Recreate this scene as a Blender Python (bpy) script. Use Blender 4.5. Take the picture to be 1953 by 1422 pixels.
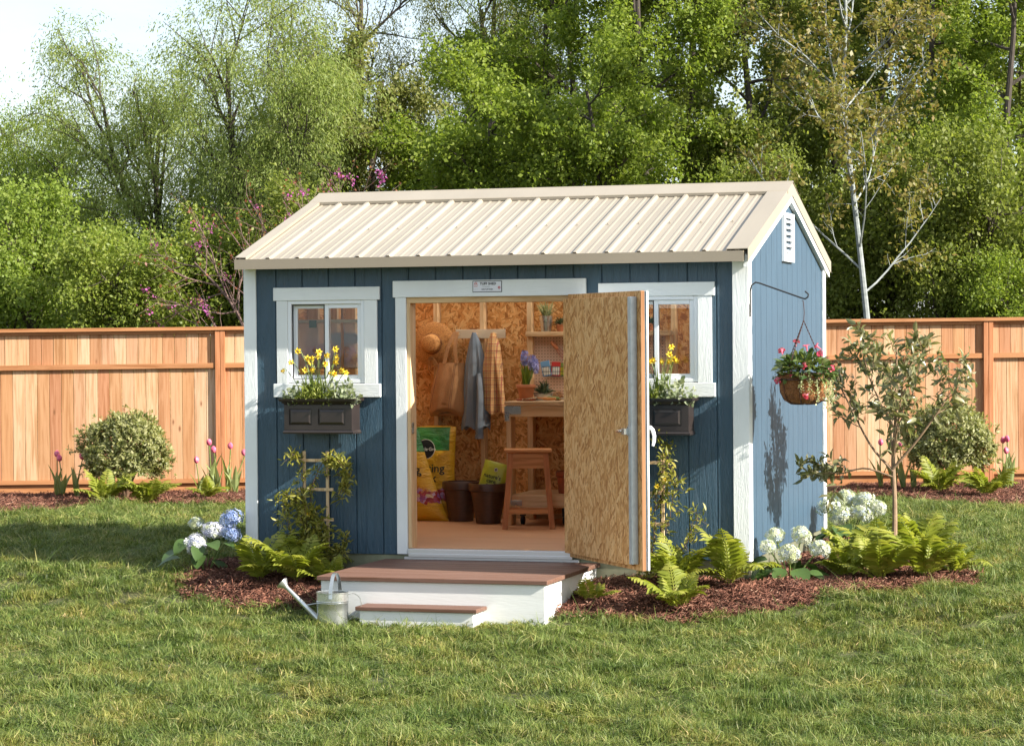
import bpy, math, random
import numpy as np
from mathutils import Matrix, Vector, Euler

for _o in list(bpy.data.objects):
    bpy.data.objects.remove(_o)
SC = bpy.context.scene
COL = SC.collection
R = math.radians

# ------------------------------------------------------------------ camera
CAM_POS = (7.10853, -16.78023, 1.51816)
YAW, PITCH, ROLL = -0.29392, -0.012876, -0.0075
_fw = Vector((math.sin(YAW) * math.cos(PITCH), math.cos(YAW) * math.cos(PITCH), math.sin(PITCH)))
_rt = Vector((math.cos(YAW), -math.sin(YAW), 0))
_up = _rt.cross(_fw)
_c, _s = math.cos(ROLL), math.sin(ROLL)
_r2 = _rt * _c + _up * _s
_u2 = _up * _c - _rt * _s
cam_data = bpy.data.cameras.new('camera')
cam_data.sensor_fit = 'HORIZONTAL'
cam_data.sensor_width = 36.0
cam_data.lens = 4756.7 / 1953 * 36.0
cam_data.clip_start = 0.1
cam_data.clip_end = 2000
cam = bpy.data.objects.new('camera', cam_data)
cam.matrix_world = Matrix(((_r2.x, _u2.x, -_fw.x, CAM_POS[0]), (_r2.y, _u2.y, -_fw.y, CAM_POS[1]),
                           (_r2.z, _u2.z, -_fw.z, CAM_POS[2]), (0, 0, 0, 1)))
COL.objects.link(cam)
SC.camera = cam

# ------------------------------------------------------------------ sky, sun, exposure
SUN_A, SUN_B = 6.4, 3.9                      # to-sun direction (A, -1, B): from the right, a little in front
SUN_DIR = Vector((SUN_A, -1.0, SUN_B)).normalized()
world = bpy.data.worlds.new('World')
SC.world = world
world.use_nodes = True
wn, wl = world.node_tree.nodes, world.node_tree.links
wn.clear()
w_out = wn.new('ShaderNodeOutputWorld')
w_bg = wn.new('ShaderNodeBackground')
w_bg.inputs['Strength'].default_value = 0.084
w_sky = wn.new('ShaderNodeTexSky')
w_sky.sky_type = 'NISHITA'
w_sky.sun_disc = False
w_sky.sun_elevation = math.asin(SUN_DIR.z)
w_sky.sun_rotation = math.atan2(SUN_DIR.x, SUN_DIR.y)
w_sky.air_density = 1.0
w_sky.dust_density = 1.0
w_tc = wn.new('ShaderNodeTexCoord')
w_map = wn.new('ShaderNodeMapping')
w_map.inputs['Scale'].default_value = (1.0, 1.0, 2.6)
w_noise = wn.new('ShaderNodeTexNoise')
w_noise.inputs['Scale'].default_value = 3.2
w_noise.inputs['Detail'].default_value = 7
w_noise.inputs['Roughness'].default_value = 0.62
w_ramp = wn.new('ShaderNodeValToRGB')
w_ramp.color_ramp.elements[0].position = 0.36
w_ramp.color_ramp.elements[1].position = 0.72
w_mix = wn.new('ShaderNodeMixRGB')
w_mix.inputs['Color2'].default_value = (5.7, 6.15, 6.6, 1)
w_sc = wn.new('ShaderNodeMath')
w_sc.operation = 'MULTIPLY_ADD'
w_sc.inputs[1].default_value = 0.62
w_sc.inputs[2].default_value = 0.22
wl.new(w_tc.outputs['Generated'], w_map.inputs['Vector'])
wl.new(w_map.outputs['Vector'], w_noise.inputs['Vector'])
wl.new(w_noise.outputs['Fac'], w_ramp.inputs['Fac'])
wl.new(w_ramp.outputs['Color'], w_sc.inputs[0])
wl.new(w_sc.outputs[0], w_mix.inputs['Fac'])
wl.new(w_sky.outputs['Color'], w_mix.inputs['Color1'])
wl.new(w_mix.outputs['Color'], w_bg.inputs['Color'])
wl.new(w_bg.outputs['Background'], w_out.inputs['Surface'])

sun_data = bpy.data.lights.new('sun', 'SUN')
sun_data.energy = 5.0
sun_data.angle = R(0.5)
sun_data.color = (1.0, 0.94, 0.84)
sun = bpy.data.objects.new('sun', sun_data)
sun.rotation_euler = SUN_DIR.to_track_quat('Z', 'Y').to_euler()
sun.location = (20, -6, 16)
COL.objects.link(sun)

SC.view_settings.view_transform = 'Standard'
SC.view_settings.look = 'None'
SC.view_settings.exposure = 1.36
SC.view_settings.gamma = 1.0
SC.view_settings.use_curve_mapping = False
SC.render.engine = 'CYCLES'
SC.cycles.max_bounces = 8
SC.cycles.diffuse_bounces = 6
SC.cycles.glossy_bounces = 2
SC.cycles.transmission_bounces = 3
SC.cycles.transparent_max_bounces = 8
SC.cycles.caustics_reflective = False
SC.cycles.caustics_refractive = False
SC.cycles.use_denoising = True

# ------------------------------------------------------------------ object helpers
def props(o, label=None, cat=None, group=None, kind=None):
    if label: o['label'] = label
    if cat: o['category'] = cat
    if group: o['group'] = group
    if kind: o['kind'] = kind
    return o

def thing(name, label, cat, loc=(0, 0, 0), rotz=0.0, group=None):
    o = bpy.data.objects.new(name, None)
    o.empty_display_size = 0.1
    COL.objects.link(o)
    o.location = loc
    o.rotation_euler = (0, 0, rotz)
    return props(o, label, cat, group)

def link(name, mesh, parent=None, loc=(0, 0, 0), rot=(0, 0, 0), scale=None, mat=None):
    if mat is not None and not mesh.materials:
        mesh.materials.append(mat)
    o = bpy.data.objects.new(name, mesh)
    COL.objects.link(o)
    if parent is not None: o.parent = parent
    o.location = loc
    o.rotation_euler = rot
    if scale is not None: o.scale = (scale,) * 3 if isinstance(scale, (int, float)) else scale
    return o

def copy_tree(o, parent=None, kids=None):
    c = o.copy()
    COL.objects.link(c)
    c.parent = parent
    for ch in list(o.children):
        copy_tree(ch, c)
    return c

def arr_mesh(name, V, F, smooth=False):
    """V (N,3) float, F (M,k) int with constant k -> mesh"""
    me = bpy.data.meshes.new(name)
    V = np.ascontiguousarray(V, dtype=np.float32); F = np.ascontiguousarray(F, dtype=np.int32)
    k = F.shape[1]
    me.vertices.add(len(V)); me.vertices.foreach_set('co', V.ravel())
    me.loops.add(F.size); me.loops.foreach_set('vertex_index', F.ravel())
    me.polygons.add(len(F))
    me.polygons.foreach_set('loop_start', np.arange(0, F.size, k, dtype=np.int32))
    if smooth: me.polygons.foreach_set('use_smooth', np.ones(len(F), dtype=bool))
    me.update(calc_edges=True)
    me.validate()
    return me

def nrm(v):
    v = np.asarray(v, float)
    return v / (np.linalg.norm(v, axis=-1, keepdims=True) + 1e-12)

class MB:
    """mesh builder: collects faces and links them as one mesh object"""
    def __init__(s): s.v, s.f, s.mi = [], [], []
    def add(s, vs, fs, m=0):
        b = len(s.v); s.v += [tuple(map(float, p)) for p in vs]
        for f in fs: s.f.append(tuple(b + i for i in f)); s.mi.append(m)
        return s
    def box(s, x0, x1, y0, y1, z0, z1, ch=0.0, m=0):
        if x0 > x1: x0, x1 = x1, x0
        if y0 > y1: y0, y1 = y1, y0
        if z0 > z1: z0, z1 = z1, z0
        c = min(ch, (x1 - x0) * .45, (y1 - y0) * .45, (z1 - z0) * .45)
        X, Y, Z = (x0, x1), (y0, y1), (z0, z1)
        if c <= 0:
            vs = [(X[i], Y[j], Z[k]) for i in (0, 1) for j in (0, 1) for k in (0, 1)]
            return s.add(vs, [(0, 1, 3, 2), (4, 6, 7, 5), (0, 4, 5, 1), (2, 3, 7, 6), (0, 2, 6, 4), (1, 5, 7, 3)], m)
        vs, idx = [], {}
        sg = lambda i: 1 if i == 0 else -1
        for i in (0, 1):
            for j in (0, 1):
                for k in (0, 1):
                    for a in range(3):
                        p = [X[i] + sg(i) * c, Y[j] + sg(j) * c, Z[k] + sg(k) * c]
                        p[a] = (X[i], Y[j], Z[k])[a]
                        idx[i, j, k, a] = len(vs); vs.append(p)
        fs = []
        for a in range(3):
            b, d = (a + 1) % 3, (a + 2) % 3
            for e in (0, 1):
                q = []
                for (u, w) in ((0, 0), (1, 0), (1, 1), (0, 1)):
                    t = [0, 0, 0]; t[a] = e; t[b] = u; t[d] = w
                    q.append(idx[t[0], t[1], t[2], a])
                fs.append(tuple(q) if e else tuple(q[::-1]))
            # edges along axis a
            for u in (0, 1):
                for w in (0, 1):
                    q = []
                    for (e, ax) in ((0, b), (1, b), (1, d), (0, d)):
                        t = [0, 0, 0]; t[a] = e; t[b] = u; t[d] = w
                        q.append(idx[t[0], t[1], t[2], ax])
                    fs.append(tuple(q))
        for i in (0, 1):
            for j in (0, 1):
                for k in (0, 1): fs.append((idx[i, j, k, 0], idx[i, j, k, 1], idx[i, j, k, 2]))
        return s.add(vs, fs, m)
    def bar(s, p0, p1, w, h, up=(0, 0, 1), m=0):
        """rectangular bar from p0 to p1, w across, h along up"""
        p0, p1 = np.array(p0, float), np.array(p1, float)
        d = nrm(p1 - p0); up = np.array(up, float)
        sd = nrm(np.cross(d, up)); u = np.cross(sd, d)
        q = [(-1, -1), (1, -1), (1, 1), (-1, 1)]
        vs = [p + sd * a * w / 2 + u * b * h / 2 for p in (p0, p1) for a, b in q]
        return s.add(vs, [(3, 2, 1, 0), (4, 5, 6, 7), (0, 1, 5, 4), (1, 2, 6, 5), (2, 3, 7, 6), (3, 0, 4, 7)], m)
    def tube(s, pts, rad, n=6, cap=True, m=0, flat=None):
        pts = np.array(pts, float)
        if np.isscalar(rad): rad = [rad] * len(pts)
        T = np.gradient(pts, axis=0); T = nrm(T)
        ref = np.array((0, 0, 1.0)) if abs(T[0][2]) < .9 else np.array((1.0, 0, 0))
        vs, fs = [], []
        for i, p in enumerate(pts):
            sd = nrm(np.cross(T[i], ref)); u = np.cross(sd, T[i]); ref = u
            for k in range(n):
                a = 2 * math.pi * k / n
                fx = flat if flat else 1.0
                vs.append(p + rad[i] * (math.cos(a) * sd + math.sin(a) * u * fx))
        for i in range(len(pts) - 1):
            for k in range(n):
                a, b = i * n + k, i * n + (k + 1) % n
                fs.append((a, b, b + n, a + n))
        if cap:
            fs.append(tuple(range(n))[::-1]); fs.append(tuple(range((len(pts) - 1) * n, len(pts) * n)))
        return s.add(vs, fs, m)
    def lathe(s, prof, n=24, c=(0, 0, 0), m=0, wob=None):
        vs, fs = [], []
        for (r, z) in prof:
            for k in range(n):
                a = 2 * math.pi * k / n
                q = r * (wob(a, z) if wob else 1)
                vs.append((c[0] + q * math.cos(a), c[1] + q * math.sin(a), c[2] + z))
        for i in range(len(prof) - 1):
            for k in range(n):
                a, b = i * n + k, i * n + (k + 1) % n
                fs.append((a, b, b + n, a + n))
        return s.add(vs, fs, m)
    def disc(s, r, z, n=24, c=(0, 0, 0), m=0, up=True):
        vs = [(c[0] + r * math.cos(2 * math.pi * k / n), c[1] + r * math.sin(2 * math.pi * k / n), c[2] + z) for k in range(n)]
        return s.add(vs, [tuple(range(n)) if up else tuple(range(n))[::-1]], m)
    def prism(s, poly, a0, a1, axis='x', m=0):
        """poly: list of 2D points; extruded between a0 and a1 along axis"""
        def P(t, q):
            return {'x': (t, q[0], q[1]), 'y': (q[0], t, q[1]), 'z': (q[0], q[1], t)}[axis]
        n = len(poly)
        vs = [P(a0, q) for q in poly] + [P(a1, q) for q in poly]
        fs = [tuple(range(n))[::-1], tuple(range(n, 2 * n))] + [(i, (i + 1) % n, n + (i + 1) % n, n + i) for i in range(n)]
        return s.add(vs, fs, m)
    def mesh(s, name, mats=(), smooth=False, fix=True):
        me = bpy.data.meshes.new(name)
        me.from_pydata(s.v, [], s.f)
        for mt in mats if isinstance(mats, (list, tuple)) else (mats,): me.materials.append(mt)
        if any(s.mi): me.polygons.foreach_set('material_index', s.mi)
        if fix:
            import bmesh
            bm = bmesh.new(); bm.from_mesh(me)
            bmesh.ops.recalc_face_normals(bm, faces=bm.faces)
            bm.to_mesh(me); bm.free()
        if smooth:
            me.polygons.foreach_set('use_smooth', [True] * len(me.polygons))
            try: me.set_sharp_from_angle(angle=R(38))
            except Exception: pass
        me.update()
        return me
    def obj(s, name, mats, parent=None, loc=(0, 0, 0), rot=(0, 0, 0), smooth=False):
        return link(name, s.mesh(name, mats, smooth), parent, loc, rot)

def stamp(tv, tf, P, X, Y, Z, S):
    """place N copies of a template (K verts, const-size faces) in frames X,Y,Z at P with scale S (N,) or (N,3)"""
    tv = np.asarray(tv, float); tf = np.asarray(tf, int)
    N, K = len(P), len(tv)
    S = np.asarray(S, float)
    if S.ndim == 1: S = np.repeat(S[:, None], 3, 1)
    V = (P[:, None, :] + tv[None, :, 0:1] * (X * S[:, 0:1])[:, None, :] + tv[None, :, 1:2] * (Y * S[:, 1:2])[:, None, :]
         + tv[None, :, 2:3] * (Z * S[:, 2:3])[:, None, :])
    F = tf[None] + (np.arange(N) * K)[:, None, None]
    return V.reshape(-1, 3), F.reshape(-1, tf.shape[1])

def frames(d, rng, up=None, tilt=1.0):
    """frames with X along d; Z random or towards up"""
    X = nrm(d)
    r = nrm(rng.normal(size=X.shape)) if up is None else nrm(np.asarray(up, float) + tilt * rng.normal(size=X.shape))
    Y = nrm(np.cross(r, X)); Z = np.cross(X, Y)
    return X, Y, Z

LEAF4 = (np.array([(0, 0, 0), (.45, .5, .06), (1, 0, -.04), (.45, -.5, .06)]), np.array([(0, 1, 2, 3)]))
LEAF8 = (np.array([(0, 0, 0), (.3, .42, .07), (.3, 0, 0), (.3, -.42, .07), (.68, .36, .06), (.68, 0, .0), (.68, -.36, .06), (1, 0, -.1)]),
         np.array([(0, 2, 1, 1), (0, 3, 2, 2), (1, 2, 5, 4), (2, 3, 6, 5), (4, 5, 7, 7), (5, 6, 7, 7)]))
# as triangles so that every face has 3 corners
LEAF8 = (LEAF8[0], np.array([(0, 2, 1), (0, 3, 2), (1, 2, 5), (1, 5, 4), (2, 3, 6), (2, 6, 5), (4, 5, 7), (5, 6, 7)]))

# ------------------------------------------------------------------ materials
def ncol(c): return (c[0], c[1], c[2], 1.0)
def base_mat(name):
    m = bpy.data.materials.new(name); m.use_nodes = True
    nt = m.node_tree; nt.nodes.clear()
    out = nt.nodes.new('ShaderNodeOutputMaterial')
    bs = nt.nodes.new('ShaderNodeBsdfPrincipled')
    nt.links.new(bs.outputs[0], out.inputs[0])
    return m, nt, bs, out
def N(nt, t, **kw):
    n = nt.nodes.new(t)
    for k, v in kw.items():
        if k in n.inputs: n.inputs[k].default_value = v
        else: setattr(n, k, v)
    return n
def coords(nt, stretch=(1, 1, 1), coord='Object', rnd=True):
    tc = N(nt, 'ShaderNodeTexCoord')
    src = tc.outputs[coord] if coord != 'World' else N(nt, 'ShaderNodeNewGeometry').outputs['Position']
    mp = N(nt, 'ShaderNodeMapping'); mp.inputs['Scale'].default_value = stretch
    if rnd:
        oi = N(nt, 'ShaderNodeObjectInfo')
        ml = N(nt, 'ShaderNodeMath', operation='MULTIPLY'); ml.inputs[1].default_value = 37.0
        cb = N(nt, 'ShaderNodeCombineXYZ')
        nt.links.new(oi.outputs['Random'], ml.inputs[0])
        for i in range(3): nt.links.new(ml.outputs[0], cb.inputs[i])
        ad = N(nt, 'ShaderNodeVectorMath', operation='ADD')
        nt.links.new(src, ad.inputs[0]); nt.links.new(cb.outputs[0], ad.inputs[1])
        src = ad.outputs[0]
    nt.links.new(src, mp.inputs['Vector'])
    return mp.outputs['Vector']
def mixc(nt, fac, a, b, typ='MIX'):
    n = N(nt, 'ShaderNodeMixRGB', blend_type=typ)
    for i, x in ((0, fac), (1, a), (2, b)):
        if hasattr(x, 'is_linked'): nt.links.new(x, n.inputs[i])
        else: n.inputs[i].default_value = x if i == 0 else ncol(x)
    return n.outputs[0]
def ramp(nt, src, stops):
    r = N(nt, 'ShaderNodeValToRGB'); e = r.color_ramp.elements
    if len(stops) == 1: stops = [stops[0], (1.0, stops[0][1])]
    while len(e) < len(stops): e.new(.5)
    for i, (p, c) in enumerate(stops):
        e[i].position = p; e[i].color = ncol(c) if not np.isscalar(c) else (c, c, c, 1)
    nt.links.new(src, r.inputs[0])
    return r.outputs[0]
def noise(nt, vec, scale, detail=4, rough=.55, dist=0.0):
    n = N(nt, 'ShaderNodeTexNoise'); n.inputs['Scale'].default_value = scale; n.inputs['Detail'].default_value = detail
    n.inputs['Roughness'].default_value = rough; n.inputs['Distortion'].default_value = dist
    nt.links.new(vec, n.inputs['Vector'])
    return n.outputs['Fac']
def bump(nt, bs, h, strength, dist=.01):
    b = N(nt, 'ShaderNodeBump'); b.inputs['Strength'].default_value = strength; b.inputs['Distance'].default_value = dist
    nt.links.new(h, b.inputs['Height']); nt.links.new(b.outputs[0], bs.inputs['Normal'])
def vary(nt, col, amt, src='Random', lo=None):
    """multiply a colour by 1 +- amt, per object or per mesh island"""
    s = N(nt, 'ShaderNodeObjectInfo').outputs['Random'] if src == 'Random' else N(nt, 'ShaderNodeNewGeometry').outputs['Random Per Island']
    m = ramp(nt, s, [(0, 1 - amt), (1, 1.0)])
    return mixc(nt, 1.0, col, m, 'MULTIPLY')
def mat(name, col, rough=.6, col2=None, nscale=6, stretch=(1, 1, 1), lim=(.35, .65), bmp=0, bscale=60, bstretch=None, bdist=.01,
        metal=0, island=0, objvar=0, spec=.5, coord='Object', coat=0, rvar=0):
    m, nt, bs, out = base_mat(name)
    bs.inputs['Roughness'].default_value = rough; bs.inputs['Metallic'].default_value = metal
    bs.inputs['Specular IOR Level'].default_value = spec
    if coat: bs.inputs['Coat Weight'].default_value = coat
    vec = coords(nt, stretch, coord)
    c = None
    if col2 is not None:
        f = noise(nt, vec, nscale, 5)
        c = ramp(nt, f, [(lim[0], col), (lim[1], col2)])
        if rvar:
            rr = ramp(nt, f, [(.3, max(0, rough - rvar)), (.7, min(1, rough + rvar))]); nt.links.new(rr, bs.inputs['Roughness'])
    else:
        rgb = N(nt, 'ShaderNodeRGB'); rgb.outputs[0].default_value = ncol(col); c = rgb.outputs[0]
    if island: c = vary(nt, c, island, 'island')
    if objvar: c = vary(nt, c, objvar)
    nt.links.new(c, bs.inputs['Base Color'])
    if bmp:
        bv = coords(nt, bstretch or stretch, coord)
        bump(nt, bs, noise(nt, bv, bscale, 4), bmp, bdist)
    return m
def leafmat(name, cols, trans=.35, rough=.5, spec=.35, patch=None, objvar=0.0, gain=1.0):
    """cols: list of base colours picked per leaf (mesh island)"""
    m, nt, bs, out = base_mat(name)
    g = N(nt, 'ShaderNodeNewGeometry')
    st = [(i / max(1, len(cols) - 1), tuple(q * gain for q in c)) for i, c in enumerate(cols)]
    c = ramp(nt, g.outputs['Random Per Island'], st)
    if patch:
        vec = coords(nt, (1, 1, 1), 'Object')
        f = noise(nt, vec, patch[0], 2)
        c = mixc(nt, ramp(nt, f, [(.4, 0.0), (.62, 1.0)]), c, mixc(nt, 1.0, c, patch[1], 'MULTIPLY'))
    if objvar: c = vary(nt, c, objvar)
    nt.links.new(c, bs.inputs['Base Color'])
    bs.inputs['Roughness'].default_value = rough; bs.inputs['Specular IOR Level'].default_value = spec
    if trans:
        tr = N(nt, 'ShaderNodeBsdfTranslucent'); mx = N(nt, 'ShaderNodeMixShader')
        c2 = mixc(nt, 1.0, c, (1.25, 1.3, .75), 'MULTIPLY')
        nt.links.new(c2, tr.inputs[0]); mx.inputs[0].default_value = trans
        nt.links.new(bs.outputs[0], mx.inputs[1]); nt.links.new(tr.outputs[0], mx.inputs[2]); nt.links.new(mx.outputs[0], out.inputs[0])
    return m
def wood(name, cols, grain=(18, 18, 1.2), knots=True, rough=.7, bmp=.15, objvar=.12, axis='z', kcol=(.18, .07, .025), kscale=2.6):
    """sawn timber: colour picked per board, grain along the given axis, sparse knots"""
    m, nt, bs, out = base_mat(name)
    st = {'z': grain, 'x': (grain[2], grain[0], grain[1]), 'y': (grain[0], grain[2], grain[1])}[axis]
    vec = coords(nt, st)
    oi = N(nt, 'ShaderNodeObjectInfo')
    wh = N(nt, 'ShaderNodeTexWhiteNoise', noise_dimensions='1D'); nt.links.new(oi.outputs['Random'], wh.inputs['W'])
    base = ramp(nt, wh.outputs['Value'], [(i / max(1, len(cols) - 1), c) for i, c in enumerate(cols)])
    f = noise(nt, vec, 2.2, 6, .6, .6)
    dark = mixc(nt, 1.0, base, (.72, .62, .5), 'MULTIPLY')
    c = mixc(nt, ramp(nt, f, [(.38, 1.0), (.56, 0.0)]), base, dark)
    f2 = noise(nt, vec, .45, 2, .5)
    c = mixc(nt, ramp(nt, f2, [(.42, 0.0), (.7, .55)]), c, mixc(nt, 1.0, base, (1.12, 1.1, 1.05), 'MULTIPLY'))
    if knots:
        k = {'z': (4, .02, 1.6), 'x': (1.6, .02, 4), 'y': (4, 1.6, .02)}[axis]
        kv = coords(nt, k)
        vo = N(nt, 'ShaderNodeTexVoronoi'); vo.inputs['Scale'].default_value = kscale; nt.links.new(kv, vo.inputs['Vector'])
        c = mixc(nt, ramp(nt, vo.outputs['Distance'], [(.045, .9), (.075, .35), (.12, 0.0)]), c, kcol)
    if objvar: c = vary(nt, c, objvar)
    nt.links.new(c, bs.inputs['Base Color'])
    bs.inputs['Roughness'].default_value = rough; bs.inputs['Specular IOR Level'].default_value = .3
    bump(nt, bs, f, bmp, .006)
    return m
def osb(name, lo, mid, hi, angles=(12, -38, 58, 95), size=(.075, .019), rough=.75):
    """oriented strand board: layers of long flakes at different angles, the topmost flake showing"""
    m, nt, bs, out = base_mat(name)
    tc = N(nt, 'ShaderNodeTexCoord')
    best = tone = grain = None
    for i, a in enumerate(angles):
        rt = N(nt, 'ShaderNodeVectorRotate', rotation_type='Y_AXIS'); rt.inputs['Angle'].default_value = R(a)
        nt.links.new(tc.outputs['Object'], rt.inputs['Vector'])
        mp = N(nt, 'ShaderNodeMapping'); k = 1 + .22 * (i % 2)
        mp.inputs['Scale'].default_value = (k / size[0], 8, k / size[1]); mp.inputs['Location'].default_value = (3.7 * i, 1.3 * i, 2.1 * i)
        nt.links.new(rt.outputs[0], mp.inputs[0])
        dn = N(nt, 'ShaderNodeTexNoise'); dn.inputs['Scale'].default_value = .8; dn.inputs['Detail'].default_value = 1; nt.links.new(mp.outputs[0], dn.inputs['Vector'])
        dv = N(nt, 'ShaderNodeVectorMath', operation='MULTIPLY_ADD'); dv.inputs[1].default_value = (.5, .5, .5)
        nt.links.new(dn.outputs['Color'], dv.inputs[0]); nt.links.new(mp.outputs[0], dv.inputs[2])
        vo = N(nt, 'ShaderNodeTexVoronoi'); vo.inputs['Scale'].default_value = 1.0; nt.links.new(dv.outputs[0], vo.inputs['Vector'])
        sp = N(nt, 'ShaderNodeSeparateColor'); nt.links.new(vo.outputs['Color'], sp.inputs[0])
        m2 = N(nt, 'ShaderNodeMapping'); m2.inputs['Scale'].default_value = (.5, 1, 2.5); nt.links.new(mp.outputs[0], m2.inputs[0])
        g = noise(nt, m2.outputs[0], 1.6, 3, .6)
        if best is None: best, tone, grain = sp.outputs[0], sp.outputs[1], g
        else:
            gt = N(nt, 'ShaderNodeMath', operation='GREATER_THAN'); nt.links.new(sp.outputs[0], gt.inputs[0]); nt.links.new(best, gt.inputs[1])
            mx = N(nt, 'ShaderNodeMath', operation='MAXIMUM'); nt.links.new(sp.outputs[0], mx.inputs[0]); nt.links.new(best, mx.inputs[1])
            tone = mixc(nt, gt.outputs[0], tone, sp.outputs[1]); grain = mixc(nt, gt.outputs[0], grain, g); best = mx.outputs[0]
    c = ramp(nt, tone, [(.04, lo), (.22, tuple((p + q) / 2 for p, q in zip(lo, mid))), (.5, mid), (.95, hi)])
    c = mixc(nt, 1.0, c, ramp(nt, grain, [(.3, .68), (.5, 1.0), (.7, 1.12)]), 'MULTIPLY')
    nt.links.new(c, bs.inputs['Base Color'])
    bs.inputs['Roughness'].default_value = rough; bs.inputs['Specular IOR Level'].default_value = .25
    bump(nt, bs, best, .2, .003)
    return m
def emboss(name, col, rough=.55, strength=.5, axis='z', col2=None, gr=.82, spec=.6):
    """painted engineered-wood siding with an embossed cedar grain"""
    m, nt, bs, out = base_mat(name)
    st = {'z': (9, 9, .9), 'x': (.9, 9, 9), 'y': (9, .9, 9)}[axis]
    vec = coords(nt, st)
    w = noise(nt, vec, 2.6, 5, .62, 1.6)
    w2 = noise(nt, coords(nt, (38, 38, 5) if axis == 'z' else ((5, 38, 38) if axis == 'x' else (38, 5, 38))), 2.5, 3)
    h = mixc(nt, .35, ramp(nt, w, [(.36, 0.0), (.48, 1.0), (.56, .25), (.66, 1.0)]), w2)
    big = noise(nt, coords(nt, (1, 1, 1)), 1.5, 3)
    c = mixc(nt, ramp(nt, big, [(.35, 0.0), (.7, 1.0)]), col, col2 or tuple(x * .86 for x in col))
    c = mixc(nt, 1.0, c, ramp(nt, w, [(.34, gr), (.5, 1.0)]), 'MULTIPLY')
    nt.links.new(c, bs.inputs['Base Color'])
    bs.inputs['Roughness'].default_value = rough; bs.inputs['Specular IOR Level'].default_value = spec
    bump(nt, bs, h, strength, .006)
    return m

def text_mesh(name, txt, size, mt, parent, loc, rot=(R(90), 0, 0), align='CENTER', bold=0.0, sx=1.0, space=1.0, ext=.0006):
    cu = bpy.data.curves.new(name, 'FONT')
    cu.body = txt; cu.size = size; cu.align_x = align; cu.align_y = 'CENTER'; cu.offset = bold; cu.extrude = ext
    cu.space_character = space; cu.resolution_u = 2
    t = bpy.data.objects.new('tmp_text', cu)
    COL.objects.link(t)
    dg = bpy.context.evaluated_depsgraph_get()
    me = bpy.data.meshes.new_from_object(t.evaluated_get(dg))
    bpy.data.objects.remove(t); bpy.data.curves.remove(cu)
    me.name = name; me.materials.clear(); me.materials.append(mt)
    return link(name, me, parent, loc, rot, (sx, 1, 1))

RNG = np.random.default_rng(11)
random.seed(5)

M = {}
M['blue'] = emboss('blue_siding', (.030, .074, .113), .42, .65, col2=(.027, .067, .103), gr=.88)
M['blue_sunlit_tone'] = emboss('blue_sunlit_siding', (.050, .091, .136), .5, .12, col2=(.046, .085, .128), spec=.35)  # same paint as the front, sunlit lightening put into the colour
M['white'] = emboss('white_trim', (.87, .89, .875), .5, .28, gr=.985)
M['white_h'] = emboss('white_trim_flat', (.87, .89, .875), .5, .28, axis='x', gr=.985)
M['vinyl'] = mat('white_vinyl', (.82, .84, .86), .3)
M['cream'] = mat('cream_metal', (.33, .286, .222), .42, (.295, .255, .197), 2.2, stretch=(1, .35, .35), bmp=.05, bscale=5)
M['cream2'] = mat('tan_metal_trim', (.33, .275, .205), .42, (.315, .262, .195), 3)
M['galv'] = mat('galvanised_steel', (.66, .68, .66), .3, (.50, .52, .50), 14, metal=.9, rvar=.1)
M['alu'] = mat('aluminium', (.72, .73, .75), .3, metal=.9)
M['chrome'] = mat('brushed_steel', (.75, .75, .75), .22, metal=1.0)
M['pine'] = wood('pine_stud', [(.70, .48, .26), (.74, .53, .31), (.66, .44, .24)], knots=True, kscale=1.6, axis='z')
M['pine_x'] = wood('pine_rail', [(.70, .48, .26), (.74, .53, .31)], knots=True, kscale=1.6, axis='x')
M['osb_in'] = osb('osb_wall', (.40, .155, .04), (.72, .335, .10), (.86, .52, .21))
M['osb_door'] = osb('osb_door', (.40, .175, .056), (.63, .335, .125), (.76, .47, .22), (58, 104, 136, 84), (.085, .018))
M['floor'] = mat('painted_floor', (.60, .31, .15), .55, (.54, .27, .125), 2.5, (1, 6, 6), bmp=.08, bscale=20)
M['glass'] = None
M['black'] = mat('black_iron', (.02, .018, .017), .45, spec=.5)
# ------------------------------------------------------------------ window glass and added translucent daylight sheet
def glass_mat():
    m, nt, bs, out = base_mat('window_glass')
    nt.nodes.remove(bs)
    tr = N(nt, 'ShaderNodeBsdfTransparent'); tr.inputs[0].default_value = (.93, .95, .95, 1)
    gl = N(nt, 'ShaderNodeBsdfGlossy'); gl.inputs['Roughness'].default_value = .02
    fr = N(nt, 'ShaderNodeFresnel'); fr.inputs['IOR'].default_value = 1.5
    ml = N(nt, 'ShaderNodeMath', operation='MULTIPLY'); ml.inputs[1].default_value = 1.0
    mx = N(nt, 'ShaderNodeMixShader')
    nt.links.new(fr.outputs[0], ml.inputs[0]); nt.links.new(ml.outputs[0], mx.inputs[0])
    nt.links.new(tr.outputs[0], mx.inputs[1]); nt.links.new(gl.outputs[0], mx.inputs[2]); nt.links.new(mx.outputs[0], out.inputs[0])
    return m
M['glass'] = glass_mat()
def daylight_sheet_mat():
    m, nt, bs, out = base_mat('added_daylight_sheet')
    nt.nodes.remove(bs)
    a = N(nt, 'ShaderNodeBsdfTransparent'); a.inputs[0].default_value = (.97, .95, .92, 1)
    b = N(nt, 'ShaderNodeBsdfTranslucent'); b.inputs[0].default_value = (.97, .95, .91, 1)
    mx = N(nt, 'ShaderNodeMixShader'); mx.inputs[0].default_value = .85
    nt.links.new(a.outputs[0], mx.inputs[1]); nt.links.new(b.outputs[0], mx.inputs[2]); nt.links.new(mx.outputs[0], out.inputs[0])
    return m
M['clear'] = daylight_sheet_mat()

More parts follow.
